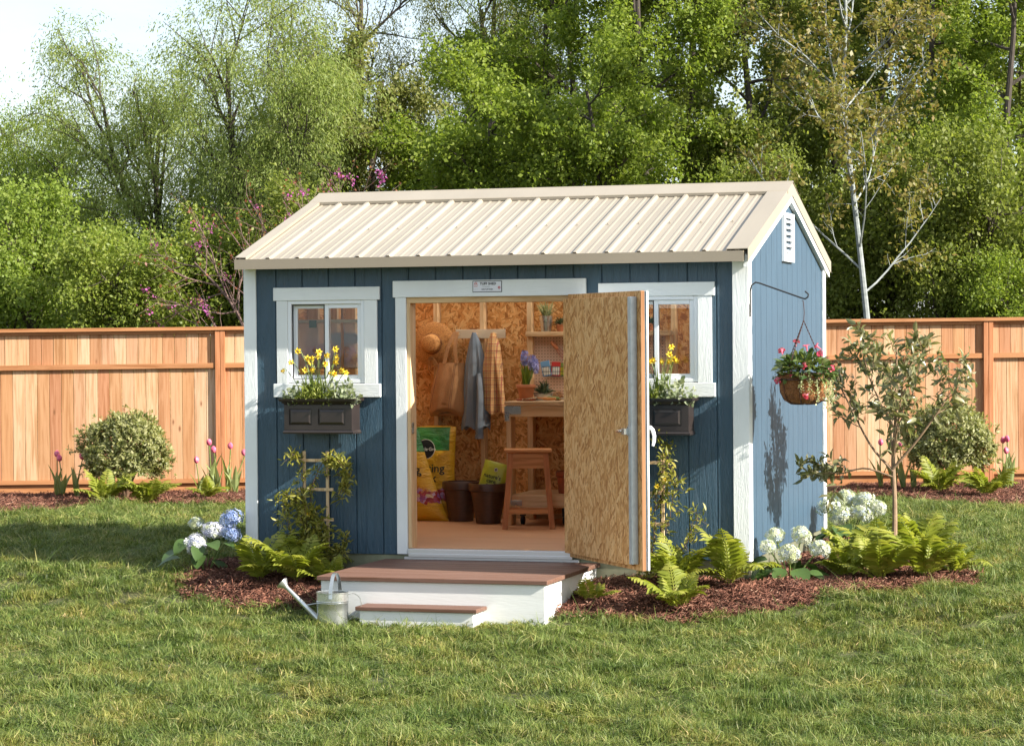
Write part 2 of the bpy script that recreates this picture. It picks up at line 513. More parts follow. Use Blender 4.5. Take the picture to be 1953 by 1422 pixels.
# ------------------------------------------------------------------ ground
def gz(x, y):
    x = np.asarray(x, float); y = np.asarray(y, float)
    t = np.clip((-.1 - y) / 1.5, 0, 1); t = t * t * (3 - 2 * t)
    h = -.165 - .172 * t - .02 * np.clip(-1.6 - y, 0, 10)
    bmp = .012 * np.sin(x * 3.1 + y * 1.3) * np.sin(y * 2.7 - x * .8) + .007 * np.sin(x * 7.3 + 1.1) * np.sin(y * 6.1 + x * 2)
    far = np.clip((np.hypot(x - 2, y - 1) - 2.2) / 1.5, 0, 1)
    rise = .012 * np.clip(y - 13, 0, 60)
    return h + bmp * far + rise
def gzf(x, y): return float(gz(x, y))

M['soil'] = mat('lawn_soil', (.052, .062, .02), .95, (.10, .095, .035), 2.2, bmp=.6, bscale=40, bdist=.03)
def build_ground():
    xs = np.unique(np.concatenate([np.linspace(-400, -30, 12), np.linspace(-30, 30, 161), np.linspace(30, 400, 12)]))
    ys = np.unique(np.concatenate([np.linspace(-300, -18, 10), np.linspace(-18, 30, 193), np.linspace(30, 60, 20), np.linspace(60, 600, 12)]))
    X, Y = np.meshgrid(xs, ys, indexing='ij')
    V = np.stack([X, Y, gz(X, Y)], -1).reshape(-1, 3)
    n, m = len(xs), len(ys)
    I = np.arange(n * m).reshape(n, m)
    F = np.stack([I[:-1, :-1], I[1:, :-1], I[1:, 1:], I[:-1, 1:]], -1).reshape(-1, 4)
    o = link('ground', arr_mesh('ground', V, F, True), mat=M['soil'])
    props(o, 'lawn soil under and around the shed', None, kind='structure')
build_ground()

# ------------------------------------------------------------------ shed
W, D = 3.722, 3.09
YR, ZR, SL = 1.545, 2.648, .319
def zt(y): return ZR - abs(y - YR) * SL            # roof top surface
shed = thing('garden_shed', 'blue garden shed with white trim, cream metal roof and open door', 'shed', (0, 0, 0))
WINS = [(.338, .925), (2.770, 3.364)]
WZ0, WZ1 = 1.225, 1.818
DX0, DX1, DZ0, DZ1 = 1.244, 2.475, 0.0, 1.840
OPEN = [(a, b, WZ0, WZ1) for a, b in WINS] + [(DX0, DX1, -1, DZ1)]

def cut_boxes(mb, x0, x1, z0, z1, y0, y1, ch=0.0):
    """boxes of the strip x0..x1, z0..z1 with the openings left out"""
    xs = sorted({x0, x1} | {e for o in OPEN for e in o[:2] if x0 < e < x1})
    for a, b in zip(xs[:-1], xs[1:]):
        zs = [(z0, z1)]
        for (ox0, ox1, oz0, oz1) in OPEN:
            if ox0 <= a + 1e-6 and b - 1e-6 <= ox1:
                nz = []
                for (p, q) in zs:
                    if oz0 > p: nz.append((p, min(q, oz0)))
                    if oz1 < q: nz.append((max(p, oz1), q))
                zs = [t for t in nz if t[1] - t[0] > 1e-4]
        for p, q in zs: mb.box(a, b, y0, y1, p, q, ch if len(xs) == 2 else 0)

def cut_pieces(x0, x1, z0, z1):
    """the strip cut at the openings into single rectangles"""
    out = []
    xs = sorted({x0, x1} | {e for o in OPEN for e in o[:2] if x0 + .002 < e < x1 - .002})
    for a, b in zip(xs[:-1], xs[1:]):
        zs = [(z0, z1)]
        for (ox0, ox1, oz0, oz1) in OPEN:
            if ox0 <= (a + b) / 2 <= ox1:
                nz = []
                for (p, q) in zs:
                    if oz0 > p: nz.append((p, min(q, oz0)))
                    if oz1 < q: nz.append((max(p, oz1), q))
                zs = nz
        out += [(a, b, p, q) for p, q in zs if q - p > .004 and b - a > .004]
    return out
# front wall: a backing sheet and one strip for every band between the grooves
mb = MB(); cut_boxes(mb, .02, W - .02, 0.002, 2.085, .0245, .034)
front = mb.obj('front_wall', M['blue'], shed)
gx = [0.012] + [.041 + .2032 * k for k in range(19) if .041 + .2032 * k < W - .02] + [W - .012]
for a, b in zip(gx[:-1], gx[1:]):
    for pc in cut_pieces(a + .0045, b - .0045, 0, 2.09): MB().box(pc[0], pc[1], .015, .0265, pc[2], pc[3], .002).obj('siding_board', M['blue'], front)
# right gable wall
def gable(xo, xi, yy0, yy1, top, name, m, parent):
    mb = MB(); pts = [(yy0, 0), (yy1, 0), (yy1, zt(yy1) - top)]
    if yy0 < YR < yy1: pts.append((YR, ZR - top))
    pts.append((yy0, zt(yy0) - top)); mb.prism(pts, xi, xo, 'x')
    return mb.obj(name, m, parent)
gw = gable(W - .026, W - .036, .03, D - .03, .062, 'gable_wall', M['blue_sunlit_tone'], shed)
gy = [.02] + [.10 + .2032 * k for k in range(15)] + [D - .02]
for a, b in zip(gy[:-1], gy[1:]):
    gable(W - .015, W - .0245, a + .003, b - .003, .06, 'siding_board', M['blue_sunlit_tone'], gw)
def gable_open(x0, x1, y0, y1, top, name, m, parent):
    """gable sheet with the opening of the added left side window"""
    mb = MB(); (h0, h1, k0, k1) = ADDED_WIN
    zc = lambda y: zt(y) - top
    if y1 <= h0 or y0 >= h1: zlo = [0, None]
    for a, b in ((y0, min(y1, h0)), (max(y0, h1), y1)):
        if b - a > 1e-4:
            pts = [(a, .0), (b, .0), (b, zc(b))] + ([(YR, zc(YR))] if a < YR < b else []) + [(a, zc(a))]; mb.prism(pts, x0, x1, 'x')
    a, b = max(y0, h0), min(y1, h1)
    if b - a > 1e-4:
        mb.box(x0, x1, a, b, 0, k0); pts = [(a, k1), (b, k1), (b, zc(b))] + ([(YR, zc(YR))] if a < YR < b else []) + [(a, zc(a))]; mb.prism(pts, x0, x1, 'x')
    return mb.obj(name, m, parent)
ADDED_WIN = (.16, .92, .95, 1.85)  # window added out of view to bring daylight inside
lw = gable_open(.028, .038, .03, D - .03, .062, 'left_wall', M['blue_sunlit_tone'], shed)
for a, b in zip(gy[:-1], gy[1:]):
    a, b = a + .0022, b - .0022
    for y0, y1 in ((a, min(b, ADDED_WIN[0])), (max(a, ADDED_WIN[1]), b)):
        if y1 - y0 > .004: gable(.015, .0265, y0, y1, .06, 'siding_board', M['blue_sunlit_tone'], lw)
    y0, y1 = max(a, ADDED_WIN[0]), min(b, ADDED_WIN[1])
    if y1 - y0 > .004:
        MB().box(.015, .0265, y0, y1, 0, ADDED_WIN[2]).obj('siding_board', M['blue_sunlit_tone'], lw)
        MB().prism([(y0, ADDED_WIN[3]), (y1, ADDED_WIN[3]), (y1, zt(y1) - .06)] + ([(YR, ZR - .06)] if y0 < YR < y1 else []) + [(y0, zt(y0) - .06)], .015, .0265, 'x').obj('siding_board', M['blue_sunlit_tone'], lw)
sw = MB(); (h0, h1, k0, k1) = ADDED_WIN
for (a, b, c, d) in ((h0, h0 + .05, k0, k1), (h1 - .05, h1, k0, k1), (h0 + .05, h1 - .05, k0, k0 + .05), (h0 + .05, h1 - .05, k1 - .05, k1), ((h0 + h1) / 2 - .025, (h0 + h1) / 2 + .025, k0 + .05, k1 - .05)): sw.box(.002, .052, a, b, c, d)
sw = sw.obj('added_side_window', M['vinyl'], shed)
for a, b in ((h0 + .045, (h0 + h1) / 2 - .02), ((h0 + h1) / 2 + .02, h1 - .045)): MB().box(.022, .026, a, b, k0 + .045, k1 - .045).obj('pane', M['glass'], sw)
for (a, b, c, d) in ((.03, 2.62, 0, zt(D) - .06), (3.56, W - .03, 0, zt(D) - .06), (2.62, 3.56, 0, .12), (2.62, 3.56, 1.86, zt(D) - .06)):
    MB().box(a, b, D - .03, D - .015, c, d).obj('rear_wall', M['blue_sunlit_tone'], shed)
# corner trim
for nm, (x0, x1, y0, y1) in {'fl': (-.004, .092, 0, .0145), 'fr': (3.608, W, 0, .0145)}.items():
    MB().box(x0, x1, y0, y1, -.004, 2.075, .003).obj('corner_trim', M['white'], shed)
MB().box(W - .0145, W + .004, .0150, .092, -.006, 2.10, .003).obj('corner_trim', M['white'], shed)
MB().box(W - .0145, W + .004, D - .09, D + .004, -.006, 2.09, .003).obj('corner_trim', M['white'], shed)
MB().box(-.004, .0145, .0150, .092, -.006, 2.10, .003).obj('corner_trim', M['white'], shed)
# skids / foundation
M['galv_green'] = mat('galvanised_rim', (.36, .36, .25), .42, (.27, .28, .19), 9, metal=.55, rvar=.12)
MB().box(.05, W - .05, .035, .075, -.135, -.002).obj('foundation_rim', M['galv_green'], shed)
MB().box(W - .075, W - .035, .08, D - .05, -.135, -.002).obj('foundation_rim', M['galv_green'], shed)
MB().box(.035, .075, .08, D - .05, -.135, -.002).obj('foundation_rim', M['galv_green'], shed)
for k in range(5):
    MB().box(.25 + k * .78, .31 + k * .78, .1, D - .1, -.26, -.01).obj('floor_joist', M['galv_green'], shed)
# floor
fl = MB().box(.04, W - .04, .10, D - .05, -.001, .03).obj('floor', M['floor'], shed)
for a, b in ((.045, 1.02), (1.023, 2.0), (2.003, D - .055)):
    MB().box(.045, W - .045, max(a, .045), b, .031, .05, .0015).obj('floor_panel', M['floor'], fl)
# threshold
th = MB().box(DX0 - .0, DX1 + .0, -.012, .075, .0, .045, .006).obj('threshold', M['alu'], shed)
MB().box(DX0 + .01, DX1 - .01, -.022, -.0125, -.012, .012, .002).obj('lip', M['alu'], th)
MB().box(DX0 - .03, DX1 + .03, .003, .034, -.10, -.012, .003).obj('kick_plate', M['alu'], shed)
# door surround
MB().box(1.146, 2.573, -.006, .0140, 1.832, 1.950, .003).obj('door_head_trim', M['white_h'], shed)
MB().box(1.163, DX0, -.002, .0140, .004, 1.831, .003).obj('door_side_trim', M['white'], shed)
MB().box(DX1, 2.556, -.002, .0140, .004, 1.831, .003).obj('door_side_trim', M['white'], shed)
MB().box(DX0 - .001, DX0 + .026, .0145, .135, .046, 1.79, .002).obj('door_jamb', M['pine'], shed)
MB().box(DX1 - .026, DX1 + .001, .0145, .135, .046, 1.79, .002).obj('door_jamb', M['pine'], shed)
MB().box(DX0 - .001, DX1 + .001, .0145, .135, 1.791, 1.8385, .002).obj('door_header', M['pine_x'], shed)
sp = MB().box(DX0 + .0262, DX0 + .03, .03, .075, .86, .94).obj('strike_plate', M['galv'], shed)
# windows
def window(x0, x1):
    mb = MB(); f = .026
    yo, yi = .004, .075
    mb.box(x0, x0 + f, yo, yi, WZ0, WZ1, .003); mb.box(x1 - f, x1, yo, yi, WZ0, WZ1, .003)
    mb.box(x0 + f, x1 - f, yo, yi, WZ0, WZ0 + f, .003); mb.box(x0 + f, x1 - f, yo, yi, WZ1 - f, WZ1, .003)
    w = mb.obj('window', M['vinyl'], shed)
    xm = (x0 + x1) / 2
    def sash(a, b, y, t, nm):
        q = MB(); e = .031
        q.box(a, a + e, y, y + .022, WZ0 + f, WZ1 - f, .003); q.box(b - e, b, y, y + .022, WZ0 + f, WZ1 - f, .003)
        q.box(a + e, b - e, y, y + .022, WZ0 + f, WZ0 + f + e, .003); q.box(a + e, b - e, y, y + .022, WZ1 - f - e, WZ1 - f, .003)
        q.obj('sash', M['vinyl'], w)
        MB().box(a + e - .002, b - e + .002, y + .009, y + .013, WZ0 + f + e - .002, WZ1 - f - e + .002).obj('pane', M['glass'], w)
    sash(x0 + f + .001, xm + .014, .047, 0, 'l'); sash(xm - .014, x1 - f - .001, .018, 0, 'r')
    # dark edge of the insect screen frame in front of the sliding half
    q = MB(); a, b, e, y = x0 + f + .002, xm - .016, .006, .022
    q.box(a, a + e, y, y + .008, WZ0 + f + .002, WZ1 - f - .002); q.box(b - e, b, y, y + .008, WZ0 + f + .002, WZ1 - f - .002)
    q.box(a + e, b - e, y, y + .008, WZ1 - f - .008, WZ1 - f - .002); q.box(a + e, b - e, y, y + .008, WZ0 + f + .002, WZ0 + f + .008)
    q.obj('screen_frame', M['black'], w)
    MB().box(x0 - .109, x1 + .121, -.006, .0140, 1.8185, 1.913, .003).obj('head_trim', M['white_h'], w)
    MB().box(x0 - .112, x1 + .123, -.006, .0140, 1.123, 1.2195, .003).obj('sill_trim', M['white_h'], w)
    MB().box(x0 - .086, x0 - .001, -.002, .0140, 1.2205, 1.8175, .003).obj('side_trim', M['white'], w)
    MB().box(x1 + .001, x1 + .099, -.002, .0140, 1.2205, 1.8175, .003).obj('side_trim', M['white'], w)
    return w
for a, b in WINS: window(a, b)

# interior: sheathing, studs, plates, rafters
# glazed door added in the unseen rear bay to let daylight in
RW = (2.62, 3.56, .12, 1.86)
for (a, b, c, d) in ((.055, RW[0], .05, zt(3.0) - .07), (RW[1], W - .055, .05, zt(3.0) - .07), (RW[0], RW[1], .05, RW[2]), (RW[0], RW[1], RW[3], zt(3.0) - .07)):
    MB().box(a, b, 3.045, 3.056, c, d).obj('inner_sheathing', M['osb_in'], shed)
rwn = MB()
for (a, b, c, d) in ((RW[0], RW[0] + .04, RW[2], RW[3]), (RW[1] - .04, RW[1], RW[2], RW[3]), (RW[0] + .04, RW[1] - .04, RW[2], RW[2] + .04), (RW[0] + .04, RW[1] - .04, RW[3] - .04, RW[3])): rwn.box(a, b, 3.03, 3.09, c, d)
rwn = rwn.obj('added_glazed_door', M['vinyl'], shed); MB().box(RW[0] + .035, RW[1] - .035, 3.06, 3.064, RW[2] + .035, RW[3] - .035).obj('pane', M['glass'], rwn)
def osb_gable(x0, x1, nm):
    mb = MB(); mb.prism([(.13, .05), (3.04, .05), (3.04, zt(3.04) - .075), (YR, ZR - .075), (.13, zt(.13) - .075)], x0, x1, 'x')
    mb.obj('inner_sheathing', M['osb_side'], shed)
M['osb_side'] = M['osb_in']
osb_gable(W - .052, W - .042, 0); gable_open(.042, .0515, .13, 3.04, .075, 'inner_sheathing', M['osb_side'], shed)
for k in range(-1, 9):
    x = .452 + .4064 * k
    if x > .06 and x < W - .1 and not 2.55 < x < 3.56: MB().box(x, x + .038, 2.955, 3.044, .09, 1.96, .002).obj('stud', M['pine'], shed)
for k in range(7):
    y = .3 + k * .4064
    MB().box(W - .141, W - .053, y, y + .038, .09, 1.96, .002).obj('stud', M['pine'], shed)
    if y > .93: MB().box(.053, .141, y, y + .038, .09, 1.96, .002).obj('stud', M['pine'], shed)
MB().box(.06, W - .06, 2.955, 3.044, 1.961, 2.04, .002).obj('top_plate', M['pine_x'], shed)
MB().box(.06, W - .06, 2.956, 3.044, .0505, .0895, .002).obj('bottom_plate', M['pine_x'], shed)
for x in (.06, 1.06, 2.60, W - .10): MB().box(x, x + .038, .036, .125, .0505, 1.96, .002).obj('stud', M['pine'], shed)
MB().box(.055, W - .055, .036, .125, 1.961, 2.04, .002).obj('top_plate', M['pine_x'], shed)

# roof
slope = math.atan(SL)
mb = MB(); mb.prism([(-.10, zt(-.10) - .024), (YR, ZR - .024), (YR, ZR - .04), (-.10, zt(-.10) - .04)], .004, W - .004, 'x')
M['bounce_foil'] = mat('added_bounce_foil', (.80, .78, .74), .45)  # bright unseen underside added to bounce daylight round the interior
roof = mb.obj('roof', M['bounce_foil'], shed)
RIB0, RP = .2405, .2286
def ribprof(x0, x1):
    """height profile across the ribs"""
    pts = [(x0, 0.0)]
    k0 = int(math.floor((x0 - RIB0) / RP)) - 1
    for k in range(k0, k0 + 8):
        c = RIB0 + RP * k
        for q in [(c - .024, 0), (c - .010, .019), (c + .010, .019), (c + .024, 0)]: pts.append(q)
        for mrel in (.0787, .1500):
            cc = c + mrel
            for q in [(cc - .014, 0), (cc - .006, .0035), (cc + .006, .0035), (cc + .014, 0)]: pts.append(q)
    pts = [p for p in pts if x0 < p[0] < x1 or p[0] == x0] + [(x1, 0.0)]
    return sorted(set(pts))
def roof_sheet(x0, x1, ya, yb, lift=0.0, single=False):
    pr = ribprof(x0, x1); mb = MB(); n = len(pr)
    nz, ny = math.cos(slope), math.sin(slope) * (-1 if yb <= YR else 1)
    vs = []
    for (x, h) in pr:
        for y in (ya, yb):
            for t in (0.0, -.004):
                hh = h - .004 + lift + t
                vs.append((x, y + ny * hh, zt(y) + nz * hh))
    fs = []
    for i in range(n - 1):
        a, b = i * 4, (i + 1) * 4
        fs += [(a, b, b + 2, a + 2)] if single else [(a, b, b + 2, a + 2), (a + 1, a + 3, b + 3, b + 1), (a, a + 1, b + 1, b), (a + 2, b + 2, b + 3, a + 3)]
    if not single: fs += [(0, 2, 3, 1), (4 * (n - 1), 4 * (n - 1) + 1, 4 * (n - 1) + 3, 4 * (n - 1) + 2)]
    return mb.add(vs, fs)
px = [.012, .925, 1.84, 2.754, W - .012]
px = [.012, RIB0 + 4 * RP - .05, RIB0 + 8 * RP - .05, RIB0 + 12 * RP - .05, W - .012]
for k, (a, b) in enumerate(zip(px[:-1], px[1:])):
    roof_sheet(a, b - .0005, -.128, YR - .006).obj('roof_panel', M['cream'], roof)
    roof_sheet(a, b - .0005, D + .128, YR + .006, single=True).obj('roof_panel', M['clear'] if k in (0, 1, 2, 3) else M['cream'], roof)  # unseen rear slope made translucent, added to light the interior
# screws on the front slope
M['screw'] = mat('screw_head', (.25, .2, .15), .4, metal=.6)
for k in range(15):
    for y in (.62,):
        x = RIB0 + RP * k + .045
        c = Vector((x, y, zt(y) + .001))
        MB().lathe([(0, .005), (.006, .004), (.008, 0)], 6, c).obj('screw', M['screw'], roof)
# ridge cap, with small closed bends
mb = MB()
prof = []
for s in (-1, 1):
    pass
q = .21
mb.prism([(YR - q, zt(YR - q) + .001), (YR - q - .001, zt(YR - q) + .021), (YR - q + .006, zt(YR - q) + .027), (YR - .03, zt(YR - .03) + .034), (YR, ZR + .040), (YR + .03, zt(YR - .03) + .034), (YR + q, zt(YR - q) + .024), (YR + q, zt(YR - q) + .020), (YR, ZR + .034), (YR - q + .004, zt(YR - q) + .019), (YR - q + .004, zt(YR - q) + .001)], -.012, W + .030, 'x')
mb.obj('ridge_cap', M['cream'], roof)
MB().prism([(-.150, 2.045), (-.134, 2.045), (-.134, 2.050), (-.144, 2.052), (-.144, 2.108), (-.116, 2.112), (-.116, 2.050), (-.108, 2.050), (-.108, 2.118), (-.150, 2.118)], -.010, W - .004, 'x').obj('fascia', M['cream2'], roof)
MB().box(0.0, W - .006, -.107, .030, 2.052, 2.064).obj('soffit', M['white_h'], roof)
# rake trims: flashing that laps onto the sheet and turns down the gable
def rake(x_in, x_out, y0, y1, t, drop, name, m):
    """L-shaped flashing along the slope between y0 and y1"""
    s = 1 if x_out > x_in else -1
    mb = MB(); secs = []
    for y in (y0, y1):
        z = zt(y)
        secs.append([(x_in, y, z + .000), (x_in, y, z + .021), (x_out, y, z + .023), (x_out, y, z - drop), (x_out - s * .004, y, z - drop), (x_out - s * .004, y, z + .018), (x_in + s * .003, y, z + .016), (x_in + s * .003, y, z + .000)])
    n = 8; vs = secs[0] + secs[1]
    mb.add(vs, [tuple(range(n)), tuple(range(n, 2 * n))[::-1]] + [(i, n + i, n + (i + 1) % n, (i + 1) % n) for i in range(n)])
    return mb.obj(name, m, roof)
for (ya, yb) in ((-.136, YR), (D + .136, YR)):
    rake(W - .125, W + .026, ya, yb, 0, .068, 'rake_trim', M['cream'])
    rake(.075, -.008, ya, yb, 0, .068, 'rake_trim', M['cream'])
for (ya, yb) in ((-.10, YR), (D + .10, YR)):
    mb = MB(); z0, z1 = zt(ya), zt(yb)
    vs = []
    for y, z in ((ya, z0), (yb, z1)):
        vs += [(W - .0140, y, z - .03), (W + .018, y, z - .03), (W + .018, y, z - .115), (W - .0140, y, z - .115)]
    mb.add(vs, [(0, 1, 2, 3), (7, 6, 5, 4), (0, 4, 5, 1), (1, 5, 6, 2), (2, 6, 7, 3), (3, 7, 4, 0)])
    mb.obj('rake_board', M['white_h'], roof)
# gable vent
vy0, vy1, vz0, vz1 = 1.30, 1.70, 2.085, 2.445
mb = MB(); X0, X1 = W - .0148, W + .010
mb.box(X0, X1, vy0, vy0 + .05, vz0, vz1, .002); mb.box(X0, X1, vy1 - .05, vy1, vz0, vz1, .002)
mb.box(X0, X1, vy0 + .05, vy1 - .05, vz0, vz0 + .06, .002); mb.box(X0, X1, vy0 + .05, vy1 - .05, vz1 - .035, vz1, .002)
vent = mb.obj('gable_vent', M['vinyl'], shed)
for k in range(6):
    z = vz0 + .068 + k * .044
    MB().prism([(X0 - .0, z + .018), (X0 + .004, z + .022), (X1 - .002, z + .006), (X1 - .002, z)], vy0 + .0502, vy1 - .0502, 'y').obj('louvre', M['vinyl'], vent)
MB().box(X0 - .003, X0 - .0005, vy0 + .02, vy1 - .02, vz0 + .02, vz1 - .02).obj('vent_screen', M['black'], vent)

# maker's plate over the door
M['plate'] = mat('plate_white', (.80, .79, .84), .3)
M['ink'] = mat('black_ink', (.012, .012, .014), .5)
M['red'] = mat('red_ink', (.48, .03, .03), .45)
M['greyink'] = mat('grey_ink', (.42, .47, .46), .5)
M['pinkred'] = mat('faded_red_ink', (.62, .27, .26), .5)
sg = MB().box(1.746, 1.962, -.0085, -.0062, 1.862, 1.942).obj('sign_plate', M['ink'], shed)
sg['label'] = 'small white maker plate with black border over the door'
MB().box(1.7505, 1.9575, -.0100, -.0086, 1.8665, 1.9375).obj('plate_face', M['plate'], sg)
YS = -.0106
text_mesh('lettering', 'TUFF SHED', .0235, M['ink'], sg, (1.861, YS, 1.921), bold=.0007, sx=1.03)
text_mesh('lettering', 'Tuff Buildings', .011, M['greyink'], sg, (1.845, YS, 1.9005))
text_mesh('lettering', '1-800-TUFF-SHED', .0115, M['ink'], sg, (1.853, YS, 1.8815), bold=.0003)
mb = MB()
mb.prism([(1.757, 1.9005), (1.757, 1.921), (1.761, 1.930), (1.7695, 1.9355), (1.778, 1.930), (1.782, 1.921), (1.782, 1.9005)], YS - .0003, YS + .0003, 'y')
mb.obj('emblem', M['pinkred'], sg)
mb = MB(); y = YS - .0008
mb.box(1.7600, 1.7685, y, y + .0004, 1.9045, 1.9165); mb.box(1.7705, 1.7790, y, y + .0004, 1.9045, 1.9165); mb.box(1.764, 1.775, y, y + .0004, 1.9225, 1.9275)
mb.obj('emblem_panels', M['plate'], sg)
mb = MB(); mb.prism([(1.9425 + .0095 * math.cos(a * R(15)), 1.8935 + .0095 * math.sin(a * R(15))) for a in range(24)], YS - .0003, YS + .0003, 'y')
mb.obj('seal', M['red'], sg)
text_mesh('lettering', 'A', .013, M['plate'], sg, (1.9425, YS - .0008, 1.8935), bold=.0005)
MB().box(1.757, 1.788, YS - .0003, YS + .0003, 1.8865, 1.8878).obj('fine_print', M['greyink'], sg)
MB().box(1.757, 1.772, YS - .0003, YS + .0003, 1.8795, 1.8806).obj('fine_print', M['greyink'], sg)
MB().box(1.934, 1.951, YS - .0003, YS + .0003, 1.8785, 1.8798).obj('fine_print', M['greyink'], sg)

# ------------------------------------------------------------------ door leaf (built closed, then swung open)
DW = 1.222
door = MB().box(-DW, 0, .0015, .030, .012, 1.838, .002).obj('door', M['osb_door'], shed, (DX1 + .004, -.030, 0), (0, 0, R(128.2)))
MB().box(-DW + .105, .030, .0305, .056, .040, 1.806, .002).obj('inner_panel', M['osb_door'], door)
M['zinc'] = mat('zinc_post', (.55, .58, .60), .45, (.46, .49, .51), 20, metal=.6)
MB().box(-DW + .055, -DW + .1045, .0305, .078, .052, 1.800, .004).obj('steel_post', M['zinc'], door)
for a in range(6):
    x0, x1 = -DW + .004 + a * .2032, -DW + .2 + a * .2032
    MB().box(x0, min(x1, -.004), -.010, .0010, .014, 1.834, .002).obj('siding_board', M['blue'], door)
for (a, b, c, d) in ((-DW - .002, -DW + .085, .012, 1.838), (-.085, .0, .012, 1.838)):
    MB().box(a, b, -.026, -.0105, c, d, .003).obj('door_trim', M['white'], door)
MB().box(-DW + .086, -.086, -.026, -.0105, .012, .10, .003).obj('door_trim', M['white_h'], door)
MB().box(-DW + .086, -.086, -.026, -.0105, 1.74, 1.838, .003).obj('door_trim', M['white_h'], door)
M['lip'] = wood('door_edge', [(.30, .15, .07)], knots=False, objvar=.0)
MB().box(-DW - .004, -DW - .0005, .002, .030, .013, 1.837, .001).obj('edge_lipping', M['lip'], door)
# latch on the inner face
la = MB().box(-DW + .092, -DW + .150, .0565, .066, .885, .955, .002).obj('latch', M['chrome'], door)
mb = MB(); mb.box(-DW + .100, -DW + .106, .0665, .105, .900, .940, .001); mb.box(-DW + .136, -DW + .142, .0665, .105, .900, .940, .001)
mb.box(-DW + .100, -DW + .142, .105, .109, .900, .940, .001); mb.obj('latch_bracket', M['chrome'], la)
mb = MB(); mb.tube([(-DW + .12, .085, .92), (-DW + .17, .09, .92), (-DW + .21, .095, .918), (-DW + .255, .10, .915)], [.015, .016, .013, .004], 10)
mb.obj('latch_bolt', M['chrome'], la, smooth=True)
# pull handle on the outside
mb = MB()
mb.tube([(-DW + .03, -.022, .945), (-DW + .03, -.048, .946), (-DW + .03, -.066, .928), (-DW + .03, -.076, .892), (-DW + .03, -.074, .855), (-DW + .03, -.066, .825)], [.014, .013, .0125, .012, .011, .008], 10)
mb.obj('handle', M['vinyl'], door, smooth=True)
for z in (.25, .95, 1.6):
    MB().tube([(.006, -.004, z), (.006, -.004, z + .09)], .008, 8).obj('hinge', M['galv'], door)
# ------------------------------------------------------------------ entry platform and lower step
M['deck'] = wood('composite_deck', [(.175, .098, .072), (.19, .108, .08), (.165, .09, .066)], knots=False, axis='x', rough=.6, bmp=.12, objvar=.08)
M['skirt'] = mat('white_painted_skirt', (.80, .80, .77), .55, (.76, .755, .72), 3, (1, 8, 8), bmp=.12, bscale=14)
PX0, PX1, PY0, PY1, PZ = 1.085, 2.652, -1.350, .000, -.030
plat = thing('entry_platform', 'low white platform with brown deck boards at the shed door', 'platform', (1.85, -.7, gzf(1.85, -.7)))
def at(o): return tuple(-c for c in o.location)
ofs = at(plat)
nb = 9
bw = (PY1 - .004 - PY0) / nb
for k in range(nb):
    a = PY0 + k * bw
    MB().box(PX0 - .012, PX1 + .012, a + .0015, a + bw - .0015, PZ - .028, PZ, .003).obj('deck_board', M['deck'], plat, ofs)
def skirt(x0, x1, y0, y1, nm):
    ztop = PZ - .0285; mb = MB()
    n = 6
    pts = []
    if abs(x1 - x0) > abs(y1 - y0): mb.box(x0, x1, y0, y1, -.37, ztop, .002)
    else: mb.box(x0, x1, y0, y1, -.37, ztop, .002)
    return mb.obj(nm, M['skirt'], plat, ofs)
skirt(PX0 + .012, PX1 - .012, PY0 + .02, PY0 + .045, 'front_skirt')
skirt(PX1 - .037, PX1 - .012, PY0 + .0455, PY1 - .02, 'side_skirt')
skirt(PX0 + .012, PX0 + .037, PY0 + .0455, PY1 - .02, 'side_skirt')
step = thing('lower_step', 'small white step with one brown tread in front of the platform', 'step', (1.87, -1.45, gzf(1.87, -1.45)))
ofs2 = at(step)
MB().box(1.420, 2.250, -1.555, -1.465, -.228, -.203, .003).obj('tread', M['deck'], step, ofs2)
MB().box(1.420, 2.250, -1.462, -1.332, -.228, -.203, .003).obj('tread', M['deck'], step, ofs2)
MB().box(1.445, 2.222, -1.538, -1.515, -.40, -.2285, .002).obj('riser', M['skirt'], step, ofs2)
MB().box(2.199, 2.222, -1.514, -1.332, -.40, -.2285, .002).obj('side', M['skirt'], step, ofs2)
MB().box(1.445, 1.468, -1.514, -1.332, -.40, -.2285, .002).obj('side', M['skirt'], step, ofs2)

# ------------------------------------------------------------------ fence
M['cedar'] = wood('cedar_board', [(.49, .27, .145), (.42, .205, .10), (.56, .355, .215), (.38, .175, .085), (.50, .295, .16), (.45, .235, .11), (.62, .44, .29), (.42, .195, .10), (.52, .32, .18), (.57, .38, .23)],
                  grain=(16, 16, .8), rough=.75, objvar=.08, kscale=1.5, kcol=(.20, .085, .035))
M['cedar_rail'] = wood('cedar_rail', [(.44, .20, .085), (.40, .185, .08)], grain=(16, 16, .8), knots=False, axis='x', objvar=.05)
M['cedar_post'] = wood('cedar_post', [(.46, .20, .09), (.42, .18, .085)], grain=(16, 16, .8), knots=False, axis='z', objvar=.05)
FA, FB = np.array((-6.37, 8.07)), np.array((4.38, 12.1))
fdir = (FB - FA) / np.linalg.norm(FB - FA); fnor = np.array((fdir[1], -fdir[0]))     # towards the lawn
fang = math.atan2(fdir[1], fdir[0])
